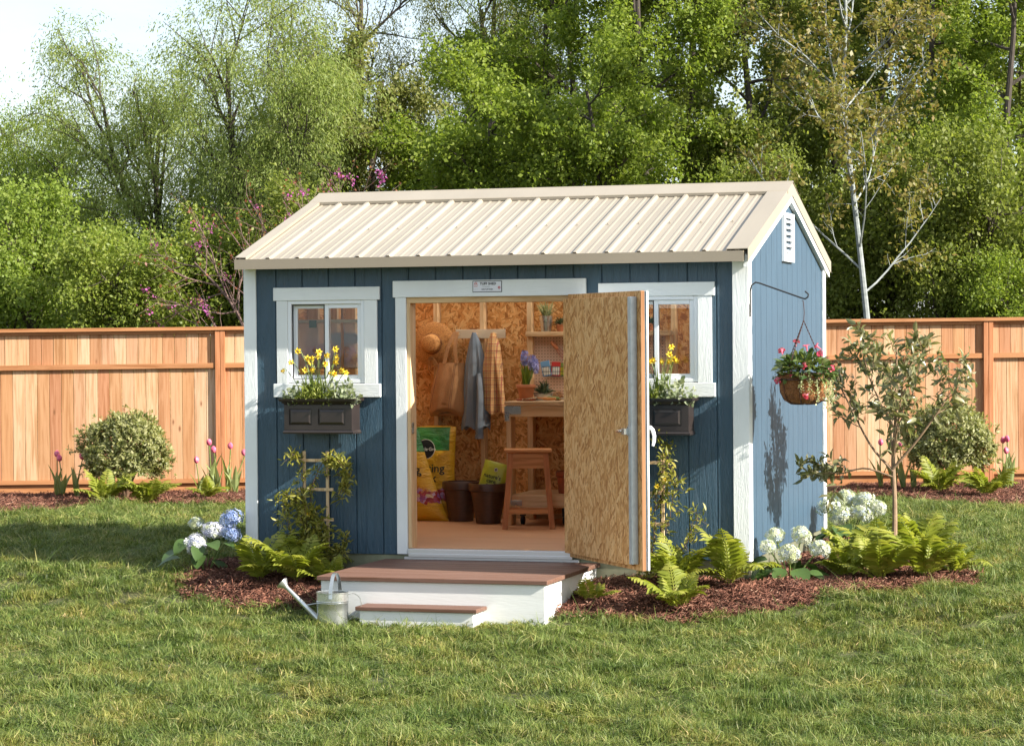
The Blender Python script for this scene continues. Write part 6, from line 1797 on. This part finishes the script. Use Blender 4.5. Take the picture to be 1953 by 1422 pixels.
# ------------------------------------------------------------------ dark pots and feed bag
M['potdark'] = mat('brown_resin_pot', (.055, .026, .016), .36, (.10, .045, .024), 10, (1, 1, 14), bmp=.25, bscale=12, bstretch=(1, 1, 30))
def pot(name, lb, loc, R0, R1, H, m, rim=.06, cat='pot', group=None, soil=None):
    t = thing(name, lb, cat, loc, 0, group)
    th = .08 * R0
    mb = MB(); mb.lathe([(.001, 0), (R1 * .96, 0), (R1, .01 * H), (R0 * .9, H - rim), (R0 * .91, H - rim), (R0, H - rim + .005), (R0, H - .008), (R0 - .006, H), (R0 - th, H), (R0 - th - .004, H - rim * .5), (R1 * .85, .04 * H), (.001, .04 * H)], 32)
    mb.obj('pot', m, t, smooth=True)
    if soil: MB().disc((R0 - th) * .97, H * .88, 24).obj('soil', M['peat'], t)
    return t
pot('planter_pot', 'empty dark brown pot behind the one with the green bag', (.80, 2.60, ZF), .155, .098, .325, M['potdark'], .065, group='dark brown pots on the shed floor')
pot('planter_pot', 'dark brown pot holding a lime green bag beside the stool', (1.10, 2.38, ZF), .157, .098, .325, M['potdark'], .065, group='dark brown pots on the shed floor')
M['lime'] = mat('lime_plastic', (.42, .46, .03), .35, (.38, .42, .03), 6, bmp=.5, bscale=10, bdist=.02)
gb = thing('feed_bag', 'lime green printed bag standing in the dark pot', 'bag', (1.135, 2.36, .36))
gb.rotation_euler = (R(-8), R(14), 0)
mb = MB(); vs, fs = [], []; nx, nz, w, h = 10, 12, .21, .32; gbul = lambda x, z: .035 * max(0, 1 - abs(2 * x / w) ** 2.5) ** .6 * max(0, (1 - (max(z, 0) / .19) ** 2.5)) ** .6
for s in (-1, 1):
    for i in range(nz + 1):
        for j in range(nx + 1): x = -w / 2 + w * j / nx; z = -.13 + h * i / nz; vs.append((x, s * (gbul(x, z) + .002), z))
q = (nx + 1) * (nz + 1)
for s in (0, 1):
    for i in range(nz):
        for j in range(nx): a = s * q + i * (nx + 1) + j; f = (a, a + 1, a + nx + 2, a + nx + 1); fs.append(f if s == 0 else f[::-1])
mb.add(vs, fs); mb.obj('bag', M['lime'], gb, smooth=True)
for s, z, sz in (("nature's", .068, .046), ('care', .030, .046), ('plant food', -.002, .018)):
    o = text_mesh('lettering', s, sz, M['ink'], gb, (.0, -.041, z), bold=.0008, ext=0)
mb = MB(); mb.prism([(.015 + .016 * math.cos(k * .5236), .128 + .016 * math.sin(k * .5236)) for k in range(12)], -.040, -.038, 'y'); mb.obj('emblem', M['cream_ink'], gb)
mb = MB(); mb.prism([(.003, .128), (.015, .140), (.027, .128)], -.0425, -.041, 'y'); mb.prism([(.003, .126), (.027, .126), (.015, .116)], -.0425, -.041, 'y'); mb.obj('emblem_mark', M['ink'], gb)

# ------------------------------------------------------------------ stool
M['stoolwood'] = wood('orange_stool_wood', [(.52, .20, .065)], knots=False, axis='z', objvar=.1, rough=.5)
M['stoolwood_x'] = wood('orange_stool_seat', [(.58, .26, .09)], knots=False, axis='x', objvar=.05, rough=.5)
st = thing('wooden_stool', 'orange-brown wooden stool inside the doorway', 'stool', (1.565, 1.95, ZF), R(16.8))
MB().box(-.186, .186, -.125, .125, .595, .622, .005).obj('seat', M['stoolwood_x'], st)
tops, feet = [(-.135, -.085), (.135, -.085), (.135, .085), (-.135, .085)], [(-.185, -.125), (.185, -.125), (.185, .125), (-.185, .125)]
for (a, b), (c, d) in zip(tops, feet): MB().bar((c, d, 0), (a, b, .594), .042, .034, (0, 1, 0)).obj('leg', M['stoolwood'], st)
lerp = lambda i, z: tuple(np.array(feet[i]) + (np.array(tops[i]) - np.array(feet[i])) * z / .594)
for i, j in ((0, 1), (1, 2), (2, 3), (3, 0)):
    for z, hh, nm in ((.53, .115, 'apron'), (.135 if i % 2 == 0 else .16, .034, 'stretcher')):
        p, q = lerp(i, z), lerp(j, z); MB().bar((p[0], p[1], z), (q[0], q[1], z), .018, hh).obj(nm, M['stoolwood_x'], st)

# ------------------------------------------------------------------ workbench with pegboard and shelf
wb = thing('workbench', 'pine workbench with pegboard and upper shelf along the back wall', 'workbench', (1.30, 2.2, ZF)); o = (-1.30, -2.2, -ZF)
X0, X1, Y0, Y1 = 1.31, 3.30, 2.20, 2.90
for k in range(5): MB().box(X0 - .01, X1, Y0 - .012 + k * .1436, Y0 - .012 + k * .1436 + .1406, 1.005, 1.035, .002).obj('top_board', M['pine_x'], wb, o)
MB().box(X0, X1, Y0, Y0 + .038, .915, 1.004, .002).obj('apron', M['pine_x'], wb, o)
MB().box(X0, X0 + .038, Y0 + .0385, Y1, .915, 1.004, .002).obj('apron', M['pine'], wb, o)
for x in (X0 + .002, X1 - .09):
    MB().box(x, x + .038, Y0 + .0390, Y0 + .128, ZF, .9145, .002).obj('leg', M['pine'], wb, o); MB().box(x + .0005, x + .038, Y0 + .002, Y0 + .0385, ZF, .9145, .002).obj('leg', M['pine'], wb, o)
for x in (X0 - .01, X0 + 1.15): MB().box(x, x + .040, Y1 - .04, Y1 + .045, ZF, 1.553, .002).obj('upright', M['pine'], wb, o)
for k in range(4): MB().box(X0 + .045, X1, Y0 + .02 + k * .172, Y0 + .02 + k * .172 + .168, .277, .297, .002).obj('lower_shelf_board', M['pine_x'], wb, o)
MB().box(X0 + .045, X1, Y0 - .002, Y0 + .0185, .195, .29, .002).obj('lower_apron', M['pine_x'], wb, o)
mb = MB(); mb.box(X0 - .012, X0 + .125, Y0 - .0045, Y0 - .0005, .935, 1.0, .001); mb.box(X0 - .012, X0 + .03, Y0 - .0045, Y0 - .0005, .88, .9345, .001); mb.obj('corner_bracket', M['galv'], wb, o)
mb = MB(); mb.box(X0 + .035, X0 + .13, Y0 - .0065, Y0 - .0025, .21, .25, .001); mb.obj('corner_bracket', M['galv'], wb, o)
def pegmat():
    m, nt, bs, out = base_mat('pegboard')
    tc = N(nt, 'ShaderNodeTexCoord'); mp = N(nt, 'ShaderNodeMapping'); mp.inputs['Scale'].default_value = (1 / .0254,) * 3; nt.links.new(tc.outputs['Object'], mp.inputs[0])
    fr = N(nt, 'ShaderNodeVectorMath', operation='FRACTION'); nt.links.new(mp.outputs[0], fr.inputs[0])
    sb = N(nt, 'ShaderNodeVectorMath', operation='SUBTRACT'); sb.inputs[1].default_value = (.5, .5, .5); nt.links.new(fr.outputs[0], sb.inputs[0])
    mu = N(nt, 'ShaderNodeVectorMath', operation='MULTIPLY'); mu.inputs[1].default_value = (1, 0, 1); nt.links.new(sb.outputs[0], mu.inputs[0])
    ln = N(nt, 'ShaderNodeVectorMath', operation='LENGTH'); nt.links.new(mu.outputs[0], ln.inputs[0])
    c = ramp(nt, ln.outputs['Value'], [(.13, (.03, .02, .015)), (.17, (.60, .42, .31))])
    nt.links.new(c, bs.inputs['Base Color']); bs.inputs['Roughness'].default_value = .6
    return m
M['peg'] = pegmat()
MB().box(X0 + .031, X0 + 1.149, Y1 + .001, Y1 + .008, 1.036, 1.552).obj('pegboard', M['peg'], wb, o)
MB().box(X0 - .02, X0 + 1.20, Y1 - .07, Y1 + .054, 1.554, 1.591, .002).obj('shelf', M['pine_x'], wb, o)
M['rubber'] = mat('black_rubber', (.02, .02, .02), .6)
for x in (X0 + .1, X0 + .45): 
    mb = MB(); mb.tube([(x - .012, Y0 + .12, .085), (x + .012, Y0 + .12, .085)], .033, 14); mb.box(x - .016, x + .016, Y0 + .09, Y0 + .15, .119, .194); mb.obj('caster', M['rubber'], wb, o)

# things on the bench, shelf and pegboard
M['terra'] = mat('terracotta', (.52, .19, .075), .75, (.46, .16, .06), 8)
M['terra_d'] = mat('dark_terracotta', (.36, .10, .05), .6, (.32, .09, .045), 8)
def leaves_ball(t, n, rad, size, ratio, m, z0, seed, up=.5, tm=LEAF8, name='foliage', hgt=1.0):
    r = np.random.default_rng(seed); d = nrm(r.normal(size=(n, 3)) + np.array((0, 0, up))); d[:, 2] = np.abs(d[:, 2]) * hgt
    P = d * rad * r.uniform(.2, .6, (n, 1)) + np.array((0, 0, z0)); X, Y, Z = frames(d, r, (0, 0, 1), .4); s = size * r.uniform(.7, 1.2, n)
    V, F = stamp(tm[0], tm[1], P, X, Y, Z, np.stack([s, s * ratio, s], 1)); me = arr_mesh(name, V, F); me.materials.append(m); return link(name, me, t)
M['lf_succ'] = leafmat('succulent_leaves', [(.06, .09, .05), (.09, .12, .06), (.14, .15, .08)], .15, .4)
M['lf_grass2'] = leafmat('variegated_grass', [(.20, .24, .10), (.34, .36, .20), (.46, .44, .28)], .3, .5)
BZ = 1.0355
hp = pot('terracotta_pot', 'terracotta pot with blue hyacinths on the left end of the bench', (1.405, 2.45, BZ + .014), .078, .052, .118, M['terra'], .03, soil=True)
sc = thing('saucer', 'flat terracotta saucer under the hyacinth pot', 'saucer', (1.405, 2.45, BZ)); mb = MB(); mb.lathe([(.001, .012), (.07, .012), (.085, .016), (.088, .014), (.075, 0), (.001, 0)], 28); mb.obj('dish', M['terra_d'], sc, smooth=True)
hy = thing('hyacinth', 'blue hyacinths with thick green leaves in the terracotta pot', 'hyacinth', (1.405, 2.45, BZ + .12))
M['hya'] = leafmat('hyacinth_florets', [(.16, .17, .48), (.26, .28, .60), (.42, .42, .72)], .2, .5)
r = np.random.default_rng(33)
for (x, y, h, ax) in ((-.012, 0, .17, -.01), (.05, -.02, .13, .06), (.035, .02, .10, .07)):
    c = np.array((ax, y, h)); mb = MB(); mb.tube([(x * .3, 0, 0), (x, y, h * .6), c + (0, 0, .07)], .007, 6); mb.obj('stem', M['stem'], hy)
    n = 70; a = r.uniform(0, 6.28, n); zz_ = r.uniform(0, .11, n); q = .032 * np.sqrt(np.clip(1 - ((zz_ - .05) / .07) ** 2, .1, 1)); P = c + np.stack([q * np.cos(a), q * np.sin(a), zz_], 1)
    Z = nrm(np.stack([np.cos(a), np.sin(a), r.normal(size=n) * .3], 1)); X = nrm(np.cross(Z, r.normal(size=(n, 3)))); V, F = stamp(FLORET[0], FLORET[1], P, X, np.cross(Z, X), Z, r.uniform(.010, .014, n))
    me = arr_mesh('flower_spike', V, F); me.materials.append(M['hya']); link('flower_spike', me, hy)
M['hya_lf'] = leafmat('hyacinth_leaves', [(.16, .24, .03), (.22, .30, .05)], .25, .4)
for i in range(8):
    mb = MB(); blade(mb, (.02 * math.cos(i), .02 * math.sin(i), 0), i * .8, .17 + .02 * (i % 3), .028, .08 + .05 * (i % 3), 6, .25); mb.obj('leaf', M['hya_lf'], hy)
M['ceramic'] = mat('pale_ceramic', (.62, .58, .50), .5)
wp = thing('bowl_planter', 'low pale planter behind the trowel on the bench', 'planter', (1.535, 2.50, BZ)); mb = MB(); mb.lathe([(.001, 0), (.06, 0), (.075, .055), (.071, .055), (.06, .045), (.001, .045)], 28); mb.obj('bowl', M['ceramic'], wp, smooth=True)
su = thing('succulent', 'dark green spiky succulent in the low pale planter', 'succulent', (1.535, 2.50, BZ + .045)); leaves_ball(su, 60, .05, .10, .2, M['lf_succ'], 0, 3, .7)
tw_ = thing('twine_ball', 'ball of brown garden twine on the bench', 'twine', (1.655, 2.50, BZ + .038)); M['twine'] = mat('jute_twine', (.42, .22, .10), .9, (.30, .15, .06), 40)
mb = MB()
for k in range(16):
    a = k * .41; rr = .036; ax = nrm(np.array((math.cos(a * 2.1), math.sin(a * 1.7), math.cos(a) * .6))); e1 = nrm(np.cross(ax, (0, .3, 1))); e2 = np.cross(ax, e1)
    mb.tube([rr * (e1 * math.cos(t) + e2 * math.sin(t)) for t in np.linspace(0, 6.283, 21)], .006, 5, False)
mb.obj('windings', M['twine'], tw_, smooth=True)
tr_ = thing('hand_trowel', 'steel hand trowel lying on the bench in front of the hyacinth pot', 'trowel', (1.50, 2.32, BZ + .006))
mb = MB(); vs, fs = [], []
for i in range(9):
    t = i / 8; w = .034 * math.sin(min(1, t * 1.6 + .05) * 1.57) * (1 if t < .8 else 1 - (t - .8) * .6); x = -.09 + .13 * t
    vs += [(x, -w, .012 + .018 * t), (x, 0, .002 + .018 * t), (x, w, .012 + .018 * t)]
for i in range(8): k = 3 * i; fs += [(k, k + 3, k + 4, k + 1), (k + 1, k + 4, k + 5, k + 2)]
mb.add(vs, fs); mb.obj('blade', M['chrome'], tr_, smooth=True); mb = MB(); mb.tube([(.04, 0, .022), (.08, 0, .018), (.09, 0, .015), (.13, 0, .013), (.19, 0, .014)], [.005, .005, .012, .013, .010], 8); mb.obj('handle', M['stoolwood_x'], tr_, smooth=True)
t2 = thing('hand_cultivator', 'green-handled hand tool lying on the bench beside the trowel', 'hand tool', (1.69, 2.36, BZ + .012)); M['greenplastic'] = mat('green_plastic', (.16, .24, .06), .4)
mb = MB(); mb.tube([(-.085, 0, .012), (-.07, 0, .014), (-.02, 0, .013), (.02, 0, .009)], [.009, .014, .013, .009], 8); mb.obj('handle', M['greenplastic'], t2, smooth=True)
mb = MB(); mb.tube([(.02, 0, .009), (.07, 0, .012)], .004, 6)
for dy in (-.025, 0, .025): mb.tube([(.07, 0, .012), (.10, dy, .014), (.15, dy, .006), (.16, dy, -.006)], .0035, 5)
mb.obj('tines', M['chrome'], t2)
gx_ = thing('seed_box', 'small green carton at the back of the bench', 'box', (1.735, 2.62, BZ)); MB().box(-.03, .03, -.02, .02, 0, .11, .002).obj('carton', M['greenplastic'], gx_); MB().box(-.02, .02, -.0215, -.0203, .035, .075).obj('label_print', M['cream_ink'], gx_)
M['wire'] = mat('black_wire', (.02, .02, .02), .5)
wk = thing('wire_basket', 'black wire basket hung on the pegboard', 'basket', (1.53, 2.845, 1.225)); mb = MB(); bx0, bx1, by0, by1 = -.09, .09, -.04, .05
for z in (0, .04, .08):
    e = .0 if z else .012; mb.tube([(bx0 + e, by0, z), (bx1 - e, by0, z), (bx1 - e, by1, z), (bx0 + e, by1, z), (bx0 + e, by0, z)], .0025, 4)
mb.obj('hoops', M['wire'], wk); mb = MB()
for k in range(9): x = bx0 + .012 + k * (bx1 - bx0 - .024) / 8; mb.tube([(x, by0, .08), (x, by0, 0), (x, by1, 0), (x, by1, .08)], .0018, 4)
mb.obj('wires', M['wire'], wk)
for i, (x, c, tl, lb) in enumerate([(-.055, (.16, .34, .55), -.2, 'blue and yellow seed packet leaning in the wire basket'), (.012, (.55, .04, .03), .03, 'red seed packet in the middle of the wire basket'), (.07, (.20, .30, .06), .08, 'green seed packet at the right of the wire basket')]):
    sp_ = thing('seed_packet', lb, 'packet', (1.53 + x, 2.835 + .012 * i, 1.228)); sp_.rotation_euler = (0, tl, 0); m_ = mat('packet_%d' % i, c, .5)
    MB().box(-.038, .038, -.003, .003, 0, .125 - .01 * i, .001).obj('packet', m_, sp_); MB().box(-.03, .03, -.0036, -.0031, .01, .075).obj('picture', M['cream_ink'] if i != 2 else M['lime'], sp_)
fk = thing('hand_fork', 'hand fork with orange handle hung on the pegboard', 'hand fork', (1.55, 2.885, 1.45)); mb = MB(); fk.rotation_euler = (0, R(-42), 0); mb.tube([(0, -.012, 0), (0, -.014, .03), (0, -.012, .065), (0, -.01, .08)], [.012, .016, .015, .008], 8); mb.obj('handle', M['terra'], fk, smooth=True)
mb = MB()
for dx in (-.018, 0, .018): mb.tube([(0, -.012, 0), (dx, -.012, -.015), (dx, -.014, -.09)], .003, 4)
mb.obj('tines', M['terra_d'], fk)
SZ = 1.5915
bk = thing('galvanised_bucket', 'small galvanised bucket on the shelf above the pegboard', 'bucket', (1.455, 2.875, SZ)); mb = MB(); mb.lathe([(.001, 0), (.038, 0), (.040, .01), (.054, .10), (.054, .118), (.057, .12), (.057, .128), (.052, .128), (.05, .1), (.001, .1)], 28); mb.obj('pail', M['galv'], bk, smooth=True)
gp = thing('spider_plant', 'grassy striped plant in the galvanised bucket', 'plant', (1.455, 2.875, SZ + .1)); mb = MB(); rr_ = random.Random(8)
for i in range(80): blade(mb, (rr_.uniform(-.025, .025), rr_.uniform(-.025, .025), 0), rr_.uniform(0, 6.28), rr_.uniform(.10, .19), .007, rr_.uniform(.05, .6), 5, rr_.uniform(.1, 1.0))
mb.obj('foliage', M['lf_grass2'], gp)
for i, (x, lb, lb2) in enumerate([(1.585, 'small terracotta pot on the shelf beside the bucket', 'little succulent in the shelf pot beside the bucket'), (2.335, 'small terracotta pot on the shelf seen through the right window', 'little succulent in the shelf pot behind the right window')]):
    pot('terracotta_pot', lb, (x, 2.87, SZ), .046, .034, .06, M['terra'], .018, soil=True); q = thing('succulent', lb2, 'succulent', (x, 2.87, SZ + .055)); leaves_ball(q, 60, .04, .055, .25, M['lf_succ'], 0, 20 + i, .6)
pot('terracotta_pot', 'large red-brown pot on the lower shelf of the bench', (1.76, 2.42, .2975), .10, .078, .18, M['terra_d'], .05)

# ------------------------------------------------------------------ storage seen through the left window
M['tub'] = None
def tubmat():
    m, nt, bs, out = base_mat('frosted_plastic'); nt.nodes.remove(bs)
    a = N(nt, 'ShaderNodeBsdfTransparent'); b = N(nt, 'ShaderNodeBsdfDiffuse'); b.inputs[0].default_value = (.8, .78, .76, 1); mx = N(nt, 'ShaderNodeMixShader'); mx.inputs[0].default_value = .35
    nt.links.new(a.outputs[0], mx.inputs[1]); nt.links.new(b.outputs[0], mx.inputs[2]); nt.links.new(mx.outputs[0], out.inputs[0]); return m
M['tub'] = tubmat()
wr = thing('wire_rack', 'metal wire rack holding a storage tub behind the left window', 'rack', (.45, .62, ZF)); o = (-.45, -.62, -ZF)
for x in (.16, .78):
    for y in (.42, .80): mb = MB(); mb.tube([(x, y, ZF), (x, y, 1.34)], .010, 8); mb.obj('post', M['chrome'], wr, o)
for zz_ in (.55, 1.325):
    mb = MB()
    for k in range(13): y = .42 + k * .0317; mb.tube([(.16, y, zz_), (.78, y, zz_)], .0028, 4)
    for x in (.16, .47, .78): mb.tube([(x, .42, zz_ - .006), (x, .80, zz_ - .006)], .004, 4)
    mb.obj('wire_shelf', M['chrome'], wr, o)
tb = thing('storage_tub', 'frosted plastic storage tub with lid behind the left window', 'tub', (.46, .61, 1.33)); mb = MB()
for s in (0,):
    b0, b1 = [(-.24, -.16), (.24, -.16), (.24, .16), (-.24, .16)], [(-.26, -.18), (.26, -.18), (.26, .18), (-.26, .18)]
    mb.add([(x, y, 0.002) for x, y in b0] + [(x, y, .33) for x, y in b1], [(3, 2, 1, 0)] + [(k, (k + 1) % 4, 4 + (k + 1) % 4, 4 + k) for k in range(4)])
mb.obj('body', M['tub'], tb); MB().box(-.27, .27, -.19, .19, .331, .355, .006).obj('lid', M['ceramic'], tb); M['teal'] = mat('teal_latch', (.02, .16, .17), .4)
MB().box(-.12, -.06, -.196, -.1905, .295, .35, .003).obj('latch', M['teal'], tb)
M['pinkcloth'] = mat('pink_fabric', (.55, .09, .14), .8, (.62, .16, .2), 7); M['bluecloth'] = mat('blue_fabric', (.10, .17, .34), .8, (.14, .22, .4), 7)
def lump(name, lb, loc, sx, sy, sz, m, seed):
    t = thing(name, lb, 'cloth', loc); r = np.random.default_rng(seed); mb = MB(); ph = r.uniform(0, 6, 3)
    rows = [(math.sin(math.pi * i / 10) ** .5, math.cos(math.pi * i / 10)) for i in range(11)]
    mb.lathe([(q * 1.0 + 1e-3, -z) for q, z in rows], 20, wob=lambda a, z: 1 + .12 * math.sin(3 * a + ph[0] + 2 * z) + .06 * math.sin(7 * a + ph[1])); ob = mb.obj('folds', m, t, smooth=True); ob.scale = (sx, sy, sz); ob.location = (0, 0, sz)
lump('folded_cloth', 'pink fabric packed in the storage tub', (.45, .60, 1.335), .20, .125, .085, M['pinkcloth'], 1); lump('folded_cloth', 'blue fabric on top of the pink in the storage tub', (.55, .60, 1.50), .11, .11, .045, M['bluecloth'], 2)
bh = thing('broom', 'wooden broom handle standing behind the left window', 'broom', (.612, .36, ZF)); mb = MB(); mb.tube([(0, 0, .12), (-.012, .05, 1.0), (-.02, .09, 1.88)], .011, 8); mb.obj('handle', M['stoolwood'], bh, smooth=True)
mb = MB(); mb.prism([(-.13, 0), (.13, 0), (.06, .15), (-.06, .15)], -.02, .02, 'y'); mb.obj('head', M['raffia'], bh)
